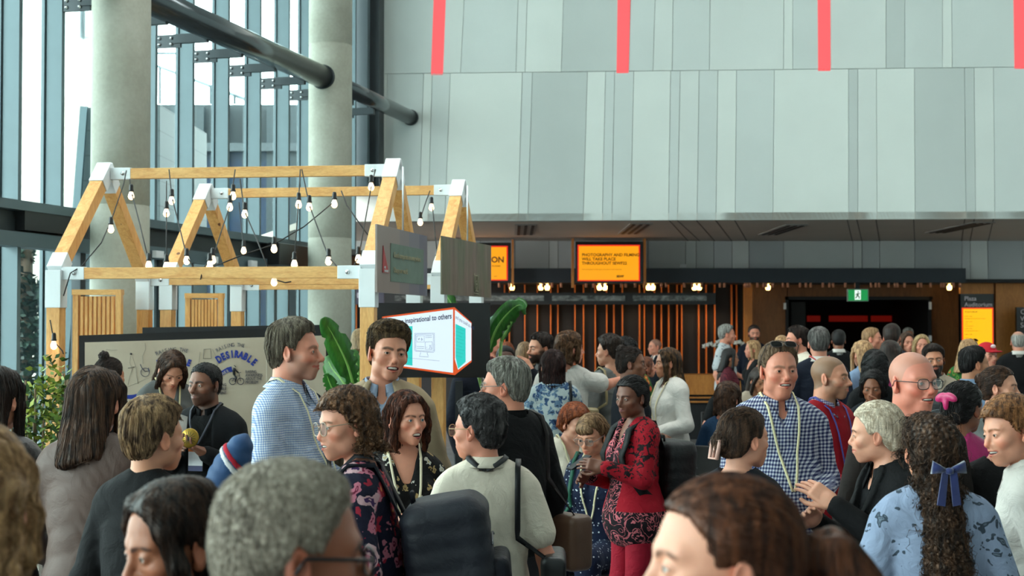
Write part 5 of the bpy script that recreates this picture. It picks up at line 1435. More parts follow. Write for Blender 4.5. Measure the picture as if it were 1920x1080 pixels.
def banana(x, Y, leaves, label):
    b = at(x, 700, Y); r = empty('banana_plant', (0,0,0), 0, label, 'plant')
    MB().lathe([(0,0),(.17,0),(.21,.38),(.20,.40),(.185,.38),(.17,.34),(0,.34)], (b.x,Y,0), 24).build('pot', POT, r)
    mb = MB(); mb.tube([(b.x,Y,.3),(b.x,Y,.9),(b.x+.02,Y,1.15)], .04, 10, rs=[.05,.04,.025]); mb.build('stem', mat('stem_green', (110,150,70), .5), r)
    for i, (pts, w, m, dy) in enumerate(leaves):
        P3 = [Vector((b.x, Y, 1.05))] + [at(px, py, Y+dy*k/len(pts)) for k, (px, py) in enumerate(pts)]
        nr = (.25*(-1)**i,-1,.15)
        mb = MB(); mb.tube([P3[0], P3[1]], .012, 8).build('leaf_stalk', mat('stem_green', (110,150,70), .5), r)
        banana_leaf(P3[1:], w, m, r, seed=i+3, nrm=nr)
banana(660, 9.35, [([(662,720),(650,680),(628,635),(605,596)], .085, LEAF, -.2), ([(655,735),(640,712),(622,690),(612,668)], .075, LEAF, .2), ([(668,735),(672,705),(668,680),(662,655)], .065, LEAF, .2), ([(650,745),(628,735),(617,715),(612,700)], .05, LEAF, -.1)], 'banana plant with torn broad leaves right of the drawing board')
banana(925, 10.45, [([(915,660),(930,618),(950,590),(972,572),(986,578)], .075, LEAF, -.1), ([(912,640),(922,610),(926,592)], .05, LEAFP, .15), ([(940,640),(965,590),(975,568),(985,590)], .035, LEAF, .1),([(880,640),(862,600),(838,556),(822,552)], .05, LEAF, .3)], 'banana plant behind the presentation screen, leaf reaching right')
def leafy(name, c, radii, n, size, mats, parent, rng, seedshape=1):
    """a crown of single leaves on twigs, one mesh"""
    mb = MB(); c = Vector(c)
    for i in range(n):
        while True:
            q = Vector((rng.uniform(-1,1), rng.uniform(-1,1), rng.uniform(-1,1)))
            if q.length < 1 and (q.length > .35 or rng.random() < .3): break
        p = c + Vector((q.x*radii[0], q.y*radii[1], q.z*radii[2]))
        d = Vector((rng.uniform(-1,1), rng.uniform(-1,1), rng.uniform(-.6,1))).normalized(); s = d.orthogonal().normalized(); k = size*rng.uniform(.7,1.3)
        s = Matrix.Rotation(rng.uniform(0,6.28), 3, d) @ s
        b = [p, p+d*k*.5+s*k*.28, p+d*k, p+d*k*.5-s*k*.28]; w = d.cross(s)*k*.03
        mb.add(b+[q_+w for q_ in b], [(0,1,2,3),(7,6,5,4)], i % len(mats), True)
    return mb.build(name, mats, parent)
rng = random.Random(5)
LG = [mat('leaf_green', (92,120,34), .5), mat('leaf_lime', (150,160,56), .5), mat('leaf_deep', (46,78,30), .5)]
sh = empty('potted_shrub', (0,0,0), 0, 'tall leafy green shrub in a pale planter beside the front glass, left', 'plant')
SYY = 7.4; b = at(75, 880, SYY)
MB().box((b.x,SYY,.28), (.5,.5,.56)).build('planter', mat('pale_planter', (196,196,192), .6), sh, bevel=.02)
mb = MB()
for i in range(16):
    a_ = rng.uniform(0,6.28); r0 = rng.uniform(.02,.10); r1 = rng.uniform(.08,.26); zt = rng.uniform(1.1,1.62)
    mb.tube([(b.x+math.cos(a_)*r0, SYY+math.sin(a_)*r0, .5), (b.x+math.cos(a_)*r1*.6, SYY+math.sin(a_)*r1*.6, (zt+.5)/2), (b.x+math.cos(a_)*r1, SYY+math.sin(a_)*r1, zt)], .006, 5)
mb.build('stem', mat('twig_brown', (104,84,56), .7), sh)
leafy('foliage', (b.x+.02,SYY,1.12), (.27,.24,.46), 1500, .045, LG, sh, rng); leafy('foliage', (b.x+.05,SYY,1.5), (.11,.1,.20), 170, .04, LG, sh, rng)
tg = [mat('fir_green', (24,52,36), .6), mat('fir_deep', (14,36,26), .6)]
trr = empty('conifer_tree', (0,0,0), 0, 'bushy dark green tree outside behind the left glass', 'tree'); p = at(48, 700, 17.5)
MB().tube([(p.x,17.5,0),(p.x,17.5,3)], .08, 8).build('trunk', mat('bark', (90,72,56), .8), trr)
for (dx, z, r_, n_) in ((0,.9,.42,700),(.05,1.6,.38,600),(-.05,2.2,.26,400),(-.1,2.7,.14,160)): leafy('foliage', (p.x+dx,17.5,z), (r_,r_,r_*1.1), n_, .12, tg, trr, rng)
def orchid(x, y, Y, label, n=7):
    r = empty('orchid', (0,0,0), 0, label, 'plant'); a = at(x, y, Y); base = Vector((a.x+.12, Y, 1.023))
    MB().lathe([(0,0),(.07,0),(.08,.14),(0,.14)], base, 14).build('pot', POT, r)
    pts = [base+Vector((0,0,.13)), Vector((a.x+.12,Y,a.z-.05)), a]
    MB().tube(pts, .006, 6).build('stem', mat('stem_green', (110,150,70), .5), r)
    PW = mat('orchid_white', (236,234,226), .5)
    for i in range(n):
        c = a + Vector((-.10+.055*i, rng.uniform(-.03,.03), rng.uniform(-.05,.05)))
        mb = MB()
        for k in range(5):
            an = k*2*PI/5; dx = Vector((math.cos(an), 0, math.sin(an))); sd_ = Vector((-math.sin(an),0,math.cos(an)))
            mb.add([c, c+dx*.028+sd_*.016-Vector((0,.006,0)), c+dx*.048, c+dx*.028-sd_*.016-Vector((0,.006,0)), c+Vector((0,.004,0))], [(0,1,2,3),(3,2,4),(2,1,4)], 0, True)
        mb.build('flower', PW, r)
orchid(1332, 645, 22.8, 'white orchid left of the man in the floral shirt'); orchid(1392, 647, 22.8, 'white orchid right of the man in the floral shirt')
# ------------------------------------------------------------------ things worn and carried
def surf(b, o, d, off):
    """distance from o along d to the clothed torso"""
    o = np.array(o, float); d = np.array(d, float); d /= np.linalg.norm(d)
    ts = np.linspace(.02, .36, 120); P = (o + ts[:,None]*d).astype(np.float32)
    v = torso_sdf(P, b) - off; k = np.where(v > 0)[0]
    return o + d*ts[k[0] if len(k) else -1]
def ribbon(pts, w, th, nrm):
    """flat strap through pts, nrm = outward normals"""
    mb = MB(); pts = [Vector(p) for p in pts]; V = []; F = []
    for i, p in enumerate(pts):
        d = (pts[min(i+1,len(pts)-1)]-pts[max(i-1,0)]).normalized(); n = Vector(nrm[i]).normalized(); s = d.cross(n).normalized()
        V += [p-s*w/2, p+s*w/2, p+s*w/2+n*th, p-s*w/2+n*th]
    for i in range(len(pts)-1):
        for j in range(4): F.append((i*4+j, i*4+(j+1)%4, (i+1)*4+(j+1)%4, (i+1)*4+j))
    F += [(3,2,1,0), tuple(len(V)-4+j for j in range(4))]
    return mb.add(V, F, 0, True)
def apply(mb, U): mb.v = [tuple(x) for x in U(np.array(mb.v))]; return mb
def lanyard(rgb=(206,192,160), badge=True, drop=1.08, w=.011, off=None):
    def f(c, off=off):
        off = off or c['loose']+.009
        b = c['b']; m = mat('lanyard_ribbon', rgb, .7)
        mb = MB()
        for sx in (-1, 1):
            pts = []; nr = []
            for k in range(13):
                u = k/12; z = 1.475 + (drop-1.475)*max(0, (u-.25)/.75)
                if u < .25: a = math.radians(180-sx*0) ; ang = (1-u/.25)*90
                if u <= .25:
                    th_ = math.radians(180 - (u/.25)*95); x = sx*math.sin(th_)*.078; y = -.035+math.cos(th_)*.078; zt_ = surf(b, (x, y-.0, 1.36), (0,0,1), off)[2]; p = np.array([x, y, max(1.475, zt_)]); n = (x*.6, (y+.035)*.6, .06)
                else:
                    x = sx*.078*(1-(u-.25)/.75)**.8+sx*.004; p = surf(b, (x*.95, -.03, z-.10*max(0, .5-u)), (0,1,.9*max(0,1-(u-.25)*5)), off); n = (x*.5,1,.1+max(0,1-(u-.25)*5))
                pts.append(p); nr.append(n)
            r_ = ribbon(pts, w, .002, nr); mb.add(r_.v, r_.f, 0, True)
        o = apply(mb, c['U']).build('lanyard', m, c['root'])
        if badge:
            p = surf(b, (0,-.02,drop-.05), (0,1,0), off+.012); R = None
            mb = MB().box((p[0],p[1],drop-.085), (.085,.004,.13)); apply(mb, c['U']).build('badge', mat('badge_white', (222,222,226), .4), c['root'])
            mb = MB().box((p[0],p[1]+.002,drop-.030), (.085,.003,.022)); apply(mb, c['U']).build('badge_stripe', mat('badge_orange', (226,120,60), .4), c['root'])
            mb = MB().box((p[0],p[1]+.002,drop-.135), (.085,.003,.030)); apply(mb, c['U']).build('badge_band', mat('badge_navy', (40,44,92), .4), c['root'])
    return f
def crossbody(sx, rgb=(30,30,34), w=.035, off=None, zc=1.20, tilt=38):
    def f(c, off=off):
        off = off or c['loose']+.010
        b = c['b']; a = np.array([sx*math.sin(rad(tilt)), 0, math.cos(rad(tilt))]); pts = []; nr = []
        for k in range(33):
            ph = 2*PI*k/32; d = a*math.cos(ph)+np.array([0,1,0])*math.sin(ph); p = surf(b, (0,-.015,zc), d, off)
            pts.append(p); nr.append(d)
        apply(ribbon(pts, w, .004, nr), c['U']).build('bag_strap', mat('strap_cloth', rgb, .7), c['root'])
    return f
def like(name, c, label, cat, group=None):
    r = empty(name, c['root'].location, c['root'].rotation_euler.z, label, cat, group, c['root'].scale.x); return r
def backpack(rgb, label, size=1.0, trim=None, rgb2=None, z=1.20, bottle=False, y=0, dep=.085):
    def f(c):
        r = like('backpack', c, label, 'backpack'); m = fabric('backpack_cloth', rgb, .6, .25, spec=.4); m2 = fabric('backpack_pocket', rgb2 or tuple(int(v*.85) for v in rgb), .6, .25)
        s = size
        def body(P):
            d = rbox(P, (0,-.15-dep*s+y,z), (.155*s,dep*s,.235*s), .07)
            return d - .006*wob(P, 14, 3) - .002*np.sin(P[:,2]*90)
        v = mesh_sdf(body, (-.25*s,-.25-2*dep*s,z-.3*s), (.25*s,-.08,z+.3*s), .011); put('bag_body', v, m, r, c['U'])
        v = mesh_sdf(lambda P: rbox(P, (0,-.16-2*dep*s+y,z-.07*s), (.115*s,.035*s,.115*s), .03) - .004*wob(P, 20, 5), (-.2*s,-.28-2*dep*s,z-.25*s), (.2*s,-.05-2*dep*s,z+.12*s), .011); put('front_pocket', v, m2, r, c['U'])
        for sx in (-1,1):
            pts = [(sx*.07,-.17,z+.17), (sx*.085,-.09,1.475), (sx*.09,0,1.487), (sx*.10,.075,1.43)]; pts += [tuple(surf(c['b'], (sx*.115,-.02,zz), (0,1,0), .030)) for zz in (1.36,1.28,1.2)] + [(sx*.165,.03,1.08),(sx*.15,-.12,z-.15)]
            apply(ribbon(pts, .055, .012, [(0,-.5,1),(0,-.3,1),(0,0,1),(0,.8,.6),(0,1,.2),(0,1,0),(0,1,0),(sx,.4,0),(sx,0,0)]), c['U']).build('shoulder_strap', m2, r)
        mb = MB(); mb.tube([(-.03,-.20,z+.225*s),(-.025,-.20,z+.26*s),(.025,-.20,z+.26*s),(.03,-.20,z+.225*s)], .007, 6); apply(mb, c['U']).build('grab_handle', m2, r)
        zz = [(x_, -.152-2*dep*s+y, z+.06*s+.05*math.cos(x_*9/s)) for x_ in np.linspace(-.11*s,.11*s,9)]
        mb = MB(); mb.tube(zz, .004, 5); apply(mb, c['U']).build('zip', mat('zip_grey', (90,92,96), .4, .4), r)
        if trim:
            mb = MB(); mb.tube([(.155*s,-.16,z+.17*s),(.165*s,-.16,z),(.155*s,-.16,z-.19*s)], .016, 8); apply(mb, c['U']).build('side_trim', mat('trim_cloth', trim, .6), r)
        if bottle:
            mb = MB().lathe([(0,0),(.034,0),(.036,.15),(.030,.17),(0,.17)], (-.13,-.36,z-.20), 16); apply(mb, c['U'])
            bt = tag(mb.build('water_bottle', mat('bottle_dark', (40,44,46), .3)), 'dark water bottle with ribbed white cap in the navy backpack', 'bottle'); bt.location = r.location; bt.rotation_euler = r.rotation_euler; bt.scale = r.scale
            mb = MB().lathe([(0,.165),(.036,.165),(.037,.178),(.032,.182),(.035,.186),(.035,.20),(.029,.205),(.031,.21),(.030,.222),(.018,.232),(0,.234)], (-.13,-.36,z-.20), 18); apply(mb, c['U']).build('cap', mat('bottle_white', (216,218,214), .4), bt)
    return f
def side_bag(sx, rgb, label, size=(.14,.05,.11), z=.86, strap=None, y=.0, soft=.03, name='handbag', clasp=None):
    def f(c):
        r = like(name, c, label, 'bag'); b = c['b']; x = sx*(.215+size[1])
        m = fabric('bag_leather', rgb, .4, .1, 0, spec=.5)
        v = mesh_sdf(lambda P: rbox(P, (x,y,z), (size[1],size[0],size[2]), soft)-.003*wob(P,16,2), (x-size[1]-.04,y-size[0]-.04,z-size[2]-.04), (x+size[1]+.04,y+size[0]+.04,z+size[2]+.04), .011); put('bag_body', v, m, r, c['U'])
        sh = (sx*.12,-.02,1.455)
        a_ = np.array([0, 0, 1.0]); pts = [(x,y-size[0]*.8,z+size[2]*.8)]; n = [(sx,-.3,0)]
        for k in range(-6, 7):
            ph = k/6*rad(95); d_ = a_*math.cos(ph)+np.array([0,1,0])*math.sin(ph); pts.append(tuple(surf(b, (sx*.125,-.015,1.22), d_, c['loose']+.014))); n.append(tuple(d_))
        pts.append((x,y+size[0]*.8,z+size[2]*.8)); n.append((sx,.3,0))
        apply(ribbon(pts, .022, .006, n), c['U']).build('shoulder_strap', fabric('strap_leather', strap or rgb, .45, .1), r)
        if clasp:
            mb = MB().box((x+sx*(size[1]+.004),y+.0,z+.02), (.008,.045,.022)); apply(mb, c['U']).build('clasp', CHROME, r)
    return f
def held(name, cat, label, w, size, m, R=None, kids=None):
    """a small thing at a hand; w in the upright frame"""
    def f(c):
        r = like(name, c, label, cat); mb = MB().box(w, size, M=Matrix(rotm(*(R or (0,0,0))).tolist())); apply(mb, c['U']).build(kids or 'case', m, r)
        return r
    return f
def chair(label, h_off=.10):
    def f(c):
        r = like('chair', c, label, 'chair', 'chairs of the seated people'); M_ = mat('chair_dark', (44,42,42), .6); Z = c['Z']-h_off
        MB().box((0,.08,Z-.02), (.44,.46,.04)).build('seat', M_, r, bevel=.01); MB().box((0,-.20,Z+.30), (.42,.03,.28)).build('backrest', M_, r, bevel=.01)
        for sx in (-1,1):
            MB().box((sx*.19,-.17,(Z+.20)/2), (.03,.03,Z+.20)).build('leg', M_, r); MB().box((sx*.19,.27,(Z-.04)/2), (.03,.03,Z-.04)).build('leg', M_, r)
    return f
# ------------------------------------------------------------------ cloths
random.seed(3)
C_TAUPE = fabric('taupe_cotton', (108,86,78), .6, .2, spec=.4); C_BLACK = fabric('black_cloth', (26,26,29)); C_BLACK2 = fabric('black_knit', (32,33,37), .9, .3)
C_OLIVE = fabric('olive_wool', (78,76,62), .95, .2); C_SATIN = fabric('brown_satin', (58,42,40), .4, .4, spec=.6); C_GREYT = fabric('grey_polo', (104,106,106))
C_BEIGE = fabric('beige_wool', (184,162,132), .9, .2); C_PALEB = fabric('pale_blue_cotton', (176,194,222)); C_WHITE = fabric('white_cotton', (244,236,228), .8, .45); C_CREAM = fabric('cream_blouse', (246,232,212), .75, .4)
C_NAVY = fabric('navy_wool', (30,38,60)); C_NAVYD = fabric('dark_navy', (24,30,44)); C_RED = fabric('red_knit', (168,20,34), .9, .3); C_GREYS = fabric('grey_jersey', (120,122,120)); C_DKB = fabric('dark_brown_shirt', (58,48,44))
C_MAG = fabric('magenta_satin', (186,24,104), .45, .4, spec=.5); C_LB = fabric('light_blue_shirt', (140,164,196)); C_TAN = fabric('sand_shirt', (186,168,148)); C_TEAL = fabric('blue_tee', (36,66,100))
C_DENIM = fabric('blue_denim', (50,70,100)); C_RTR = fabric('crimson_trousers', (176,22,48), .8, .4); C_MAROON = fabric('maroon_knit', (84,30,40))
C_CHKB = gingham('fine_blue_check', (238,242,250), (120,148,206), 110, .42, wr=.35); C_CHKN = gingham('navy_check', (226,228,238), (34,42,92), 62, .5, wr=.3); C_CHKN2 = gingham('small_purple_check', (200,196,214), (70,60,110), 80, .5)
C_PAIS = floral('dark_paisley', (26,26,48), [((206,120,140),(120,26,60)),((170,38,60),(232,150,80)),((214,170,176),(70,40,90))], 13, .36, dist=1.6)
C_BLKFL = floral('black_daisy', (22,20,22), [((190,160,110),(120,90,60)),((226,222,210),(200,170,110))], 20, .30, dist=1.2)
C_BLUFL = floral('white_blue_flower', (196,208,210), [((60,90,130),(24,34,70)),((110,140,170),(34,50,84))], 17, .44, dist=1.6)
C_GRNFL = floral('green_blossom', (44,104,50), [((206,80,50),(240,200,90)),((110,160,60),(30,70,40))], 18, .38)
C_SKYFL = floral('sky_palm_print', (150,164,192), [((64,76,90),(110,124,140))], 8.5, .30, dist=3.8)
C_GREYFL = floral('pale_speckled_print', (204,208,212), [((70,80,104),(120,60,60))], 24, .26, dist=1.2)
C_POLKA = floral('navy_polka', (24,34,62), [((214,222,232),(214,222,232))], 42, .20, dist=0)
C_PLAID = gingham('red_plaid', (120,40,50), (60,20,36), 40, .5)
def tunic(t, v):
    s = t.n('SeparateXYZ'); t.set(s.inputs[0], v); z = s.outputs[2]
    nz = t.noise(v, 13, 1, .5, 2.5); k = t.math('LESS_THAN', t.math('ABSOLUTE', t.math('SUBTRACT', nz, .5)), .035)
    edge = t.mix(k, srgb((28,18,26)), srgb((226,120,130)))
    n2 = t.noise(v, 26, 3, .6, 1.0); upper = t.mix(t.math('GREATER_THAN', n2, .54), srgb((168,14,34)), srgb((26,16,20)))
    red = t.mix(0, srgb((180,18,40)), srgb((180,18,40)))
    a = t.mix(t.math('GREATER_THAN', z, 1.16), red, upper)
    front = t.math('MULTIPLY', t.math('LESS_THAN', t.math('ABSOLUTE', s.outputs[0]), .075), t.math('GREATER_THAN', s.outputs[1], 0))
    b_ = t.mix(front, a, edge); return t.mix(t.math('LESS_THAN', z, .96), b_, edge)
C_TUNIC = pattern('red_black_tunic', tunic)
# hair recipes
def HR(style, dark, light, **k): return dict(style=style, dark=dark, light=light, **k)
BRN = ((38,24,18),(92,62,44)); DBR = ((24,16,14),(58,40,32)); BLK = ((12,10,11),(38,32,32)); BLD = ((120,84,54),(214,170,122)); GRY = ((86,82,78),(172,168,162)); AUB = ((60,28,18),(130,72,44)); RST = ((96,42,18),(170,88,46))
S_LT = (222,178,156); S_PK = (224,168,148); S_TN = (198,152,122); S_BR = (150,104,78); S_DK = (96,64,50); S_VD = (74,50,42)
# ------------------------------------------------------------------ people close to the camera
person(-62, 778, 2.05, 165, 178, 'person with messy blond hair in an olive-grey jacket, blurred at the left edge', body=dict(fem=1), hair=HR('bobcurl', *BLD, len=.09, n=3400), skin=S_LT, top=dict(kind='jacket', m=C_OLIVE, neck='crew'), q=3)
person(330, 893, 2.5, -95, -50, 'woman with brown skin and dark shoulder-length hair, face in left profile, near the camera', pitch=10, body=dict(fem=1), head=dict(flush=.3, brow=(30,20,18), lip=(150,80,78), eye=.6, gaze=(0,6)), hair=HR('long', (20,14,12), (70,48,36), len=.15, sw=.006, locks=1, lockout=.002, hl=.088, px=-.02), skin=(170,122,94), top=dict(kind='tee', m=C_BLACK, neck='crew'), q=3)
person(548, 866, 1.9, 100, 112, 'grey-haired man with dark-rimmed glasses seen from behind, blurred in the foreground', pitch=4, head=dict(glasses=((26,26,30),'thick')), hair=HR('crop', (126,116,104), (188,178,162), t=.010, nape=-.06, lump=0, amp=.0004, sc=(110,110,110), n=9000, sl=.008, flow='crown', sw2=.5), skin=(150,100,74), top=dict(kind='shirt', m=C_NAVYD, neck='collar'), q=3)
person(1352, 880, 1.86, -120, -84, 'woman with tied-back reddish brown hair, blurred in the foreground in left profile', pitch=-2, body=dict(fem=1), head=dict(flush=.5, brow=(90,60,44)), hair=HR('pony', (48,25,16), (112,66,42), hl=.080, len=.25, bun=(0,-.112,.02), n=5200, sl=.12), skin=(232,190,170), top=dict(kind='blazer', m=C_BLACK, inner=C_WHITE), q=3)
# ------------------------------------------------------------------ middle of the crowd, left
person(-6, 684, 5.2, 200, 160, 'woman with long dark hair in a brown satin blouse at the left edge', body=dict(fem=1), hair=HR('long', *DBR, len=.22, sw=.008), skin=S_LT, top=dict(kind='shirt', m=C_SATIN, neck='crew', loose=.022), q=2, arms=('phone','down'))
person(181, 685, 5.0, 172, 165, 'woman seen from behind with long straight brown hair and a taupe shirt', body=dict(fem=1), hair=HR('long', (34,22,18), (104,74,56), len=.19, sw=.008, n=4200, seed=2), skin=S_LT, top=dict(kind='shirt', m=C_TAUPE, neck='crew', loose=.026, hem=.80, fold=.012), legs=dict(m=C_DENIM), arms=(((.255,-.02,1.13),(.17,.17,1.02))[:2],'front'), q=3)
person(206, 668, 8.6, 180, 150, 'person with dark topknot seen above the taupe-shirted woman, before the board', body=dict(fem=1), hair=HR('bun', *DBR, bun=(0,-.05,.135), bunr=.034), skin=S_TN, top=dict(kind='tee', m=C_BLACK, neck='crew'), q=2)
person(290, 744, 4.45, 160, 136, 'woman with short blond hair and a black puff-sleeved dress seen from behind', body=dict(fem=1), head=dict(), hair=HR('crop', (74,52,38), (200,162,120), t=.014, nape=-.085, vol=1.0, n=5200, sl=.07, flow='crown', hl=.066, seed=4, sc=(50,50,12)), skin=(216,172,144), top=dict(kind='shirt', m=C_BLACK, neck='scoop', sleeve='elbow', loose=.022), q=3, arms=('front','front'))
person(322, 656, 9.4, 25, 28, 'woman with long brown hair and a grey top looking down before the drawing board', pitch=38, body=dict(fem=1), head=dict(brow=(50,36,28), eye=.15), hair=HR('long', *BRN, len=.17, sw=.004, lockout=.004, seed=3), skin=S_LT, top=dict(kind='shirt', m=C_GREYT, neck='v', sleeve='short', loose=.012), q=2, arms=('phone','phone'), extra=[lanyard((206,194,150), False, 1.12)])
def medal(c):
    r = like('gold_disc', c, 'round gold and black disc held by the man in the black jacket', 'disc')
    w = np.array([-.03,.275,1.345]); mb = MB().lathe([(0,0),(.050,0),(.055,.012),(.050,.022),(.0,.024)], w, 24, M=Matrix.Rotation(rad(-80), 3, 'X')); apply(mb, c['U']).build('disc', mat('brass_gold', (150,118,44), .3, .8), r)
    mb = MB(); 
    for k in range(8): a = k*PI/8; mb.tube([w+np.array([math.cos(a)*.042,.027,math.sin(a)*.042]), w-np.array([math.cos(a)*.042,-.027,math.sin(a)*.042])], .0014, 4)
    apply(mb, c['U']).build('spokes', BLACK, r)
def book(c):
    r = like('notebook', c, 'white and red notebook under the arm of the man in the black jacket', 'book'); mb = MB().box((.085,.22,1.38), (.014,.15,.20), M=Matrix(rotm(18,10,-18).tolist())); apply(mb, c['U']).build('pages', mat('paper_white', (214,210,204), .7), r)
    mb = MB().box((.098,.22,1.38), (.008,.155,.205), M=Matrix(rotm(18,10,-18).tolist())); apply(mb, c['U']).build('cover', mat('cover_red', (150,40,40), .5), r)
person(384, 680, 7.6, -12, -26, 'dark-skinned man with short hair and black jacket holding a gold disc', body=dict(w=1.05), head=dict(buzz=((16,13,13),.95), beard=((34,24,20),.5), brow=(24,18,16), flush=.1, nose=1.15, lip=(112,70,62), eye=.7), hair=HR('short', (12,10,10), (26,22,22), t=.007, vol=.3, sl=.008), skin=(132,94,74), top=dict(kind='jacket', m=C_BLACK2, inner=C_BLACK, ineck='crew', stand=1), q=2, arms=(((.235,.03,1.14),(.08,.21,1.26)),((.235,.02,1.14),(.11,.19,1.24))), palms=((0,0,1),None), extra=[lanyard((60,60,70), True, 1.30), medal, book])
person(553, 596, 6.15, 72, 82, 'tall man with grey-brown hair and light blue check shirt in right profile', body=dict(w=1.06, belly=.5), head=dict(smile=.9, nose=1.15, flush=.7, age=.6, teeth=1, brow=(110,90,74), browa=.6, beard=((150,130,118),.35)), hair=HR('short', (70,58,46), (150,138,120), t=.014, vol=.7, nape=-.10, hl=.086, sl=.055, n=4200, flow='crown', seed=6), skin=S_PK, top=dict(kind='shirt', m=C_CHKB, neck='collar', loose=.016), q=3, arms=('front','low'), extra=[lanyard((220,212,180), False, 1.05), crossbody(-1)])
person(728, 602, 6.45, 5, 22, 'smiling man with wavy brown hair and a beige blazer', body=dict(w=1.04), head=dict(smile=1, open=.45, brow=(70,52,38), flush=.5, eye=.5, age=.4), hair=HR('quiff', (52,38,26), (128,104,74), t=.015, vol=1.0, sl=.06, n=4200, hl=.074, flow='side', dir=1, seed=8), skin=(222,172,150), top=dict(kind='blazer', m=C_BEIGE, inner=C_PALEB), q=3, roll=-6, extra=[lanyard((24,24,30), False, 1.1, .014, .020)])
person(650, 722, 4.7, -90, -60, 'woman with short curly brown hair, glasses and dark paisley blouse', body=dict(fem=1), head=dict(glasses=((150,130,110),'round'), brow=(100,74,54), blue=1, open=.15, flush=.7), hair=HR('bobcurl', (52,34,24), (140,98,66), t=.018, len=.055, sw=.018, front=-.005, locks=0, hl=.074, amp=.004, n=4200, seed=9), skin=(228,180,160), pitch=-2, lean=8, top=dict(kind='shirt', m=C_PAIS, neck='v', sleeve='elbow', loose=.018), q=3, arms=('front','front'), extra=[lanyard((28,28,34), False, 1.05, .02), backpack((26,32,50), 'navy backpack on the woman in the paisley blouse', 1.15, bottle=True, z=1.06, dep=.135)])
person(762, 731, 5.8, 15, 36, 'woman with wavy reddish brown hair and black floral top, mouth open', body=dict(fem=1), head=dict(open=.55, brow=(60,36,26), blue=1, flush=.7, lip=(170,72,72), eye=.9), hair=HR('wavy', (40,18,12), (120,66,44), len=.12, sw=.014, lockout=.006, n=4200, hl=.084, px=-.02, seed=11), skin=(228,178,158), top=dict(kind='shirt', m=C_BLKFL, neck='v', loose=.012), q=3, arms=('low','phone'), extra=[lanyard((226,214,184), False, 1.05)])
person(897, 741, 5.15, 178, -118, 'person with short dark curly hair and glasses in a white blouse, back to the camera', body=dict(fem=1, w=1.08), head=dict(glasses=((150,120,80),'round'), flush=.7), hair=HR('curly', (26,24,26), (92,88,88), t=.016, nape=-.088, vol=.8, n=4600, sl=.04, seed=12), skin=S_PK, top=dict(kind='shirt', m=C_CREAM, neck='collar', loose=.020, sleeve='short', stand=0), q=3, extra=[lanyard((20,20,24), False, 1.0, .022), side_bag(1, (32,34,38), 'black leather shoulder bag of the person in the white blouse', (.16,.05,.16), .98, (24,24,28))])
person(946, 669, 6.3, -140, -98, 'grey-haired man with rimless glasses and black jacket in left profile', body=dict(w=1.05), head=dict(glasses=((120,116,112),'thin'), flush=.6, age=.5, brow=(140,130,120)), hair=HR('short', (92,88,82), (188,184,174), t=.016, vol=.6, nape=-.082, sl=.05, n=4200, flow='crown', seed=13), skin=S_PK, top=dict(kind='jacket', m=C_BLACK, inner=C_BLACK2, ineck='crew', neck='crew', stand=1, loose=.026), q=3, extra=[side_bag(1, (112,80,62), 'brown leather satchel with silver clasp beside the man in the black jacket', (.20,.07,.13), .90, (40,30,28), name='satchel', clasp=1)])
person(889, 632, 11.0, 60, 78, 'man with black hair in a small ponytail and a navy suit before the screen', head=dict(glasses=((150,150,150),'thin'), brow=(20,16,16)), hair=HR('bun', *BLK, bun=(0,-.112,-.015), bunr=.026), skin=(206,166,138), top=dict(kind='blazer', m=C_NAVY, inner=C_WHITE), q=2)
person(680, 615, 14, 150, 120, 'person with light hair and an orange collar behind the timber post', body=dict(fem=1), hair=HR('bob', (110,90,60), (180,150,110), len=.06), skin=S_LT, top=dict(kind='jacket', m=C_BLACK), q=1)
# middle of the picture
person(1036, 654, 10.3, 182, 190, 'woman seen from behind with long dark wavy hair and white-blue flowered shirt', body=dict(fem=1, w=1.05), hair=HR('wavy', (26,14,14), (72,42,38), len=.15, sw=.006, lockout=0, n=3200, seed=14), skin=S_TN, top=dict(kind='shirt', m=C_BLUFL, neck='collar', loose=.024, hem=.78), q=2, arms=('down','front'), extra=[side_bag(1, (26,26,28), 'small black shoulder bag of the woman in the flowered shirt', (.12,.04,.10), .92)])
person(1013, 623, 11.5, -45, -62, 'bearded man with short brown hair touching his chin', head=dict(beard=((48,34,28),.85), brow=(40,28,22)), hair=HR('short', *DBR, t=.012), skin=S_LT, top=dict(kind='shirt', m=C_NAVYD, neck='crew'), q=2, arms=('chin','down'))
person(1068, 619, 11.0, 176, 110, 'man with long curly brown hair and white t-shirt stretching an arm right', head=dict(brow=(60,40,30)), hair=HR('longcurl', (58,38,26), (130,92,62), len=.09, t=.016, n=2600), skin=S_PK, top=dict(kind='tee', m=C_WHITE, neck='crew', sleeve='short', loose=.02), q=2, arms=('down', ((.32,.05,1.35),(.46,.22,1.39))), extra=[crossbody(-1, (60,40,30), .02)])
person(1142, 627, 11.6, -150, -115, 'person with dark curly hair and grey shirt facing left', hair=HR('curly', (24,18,16), (70,54,46), t=.018), skin=S_LT, top=dict(kind='tee', m=C_GREYS, neck='crew'), q=2, extra=[side_bag(-1, (176,160,120), 'sand canvas tote bag of the curly-haired person in grey', (.16,.05,.18), 1.0, name='tote_bag')])
person(1172, 631, 12.3, 170, 165, 'person with black afro hair and green blossomed shirt', hair=HR('afro', (10,9,9), (34,30,30), t=.035, vol=.4, amp=.004), skin=S_DK, top=dict(kind='shirt', m=C_GRNFL, neck='collar', sleeve='short', loose=.024), q=2)
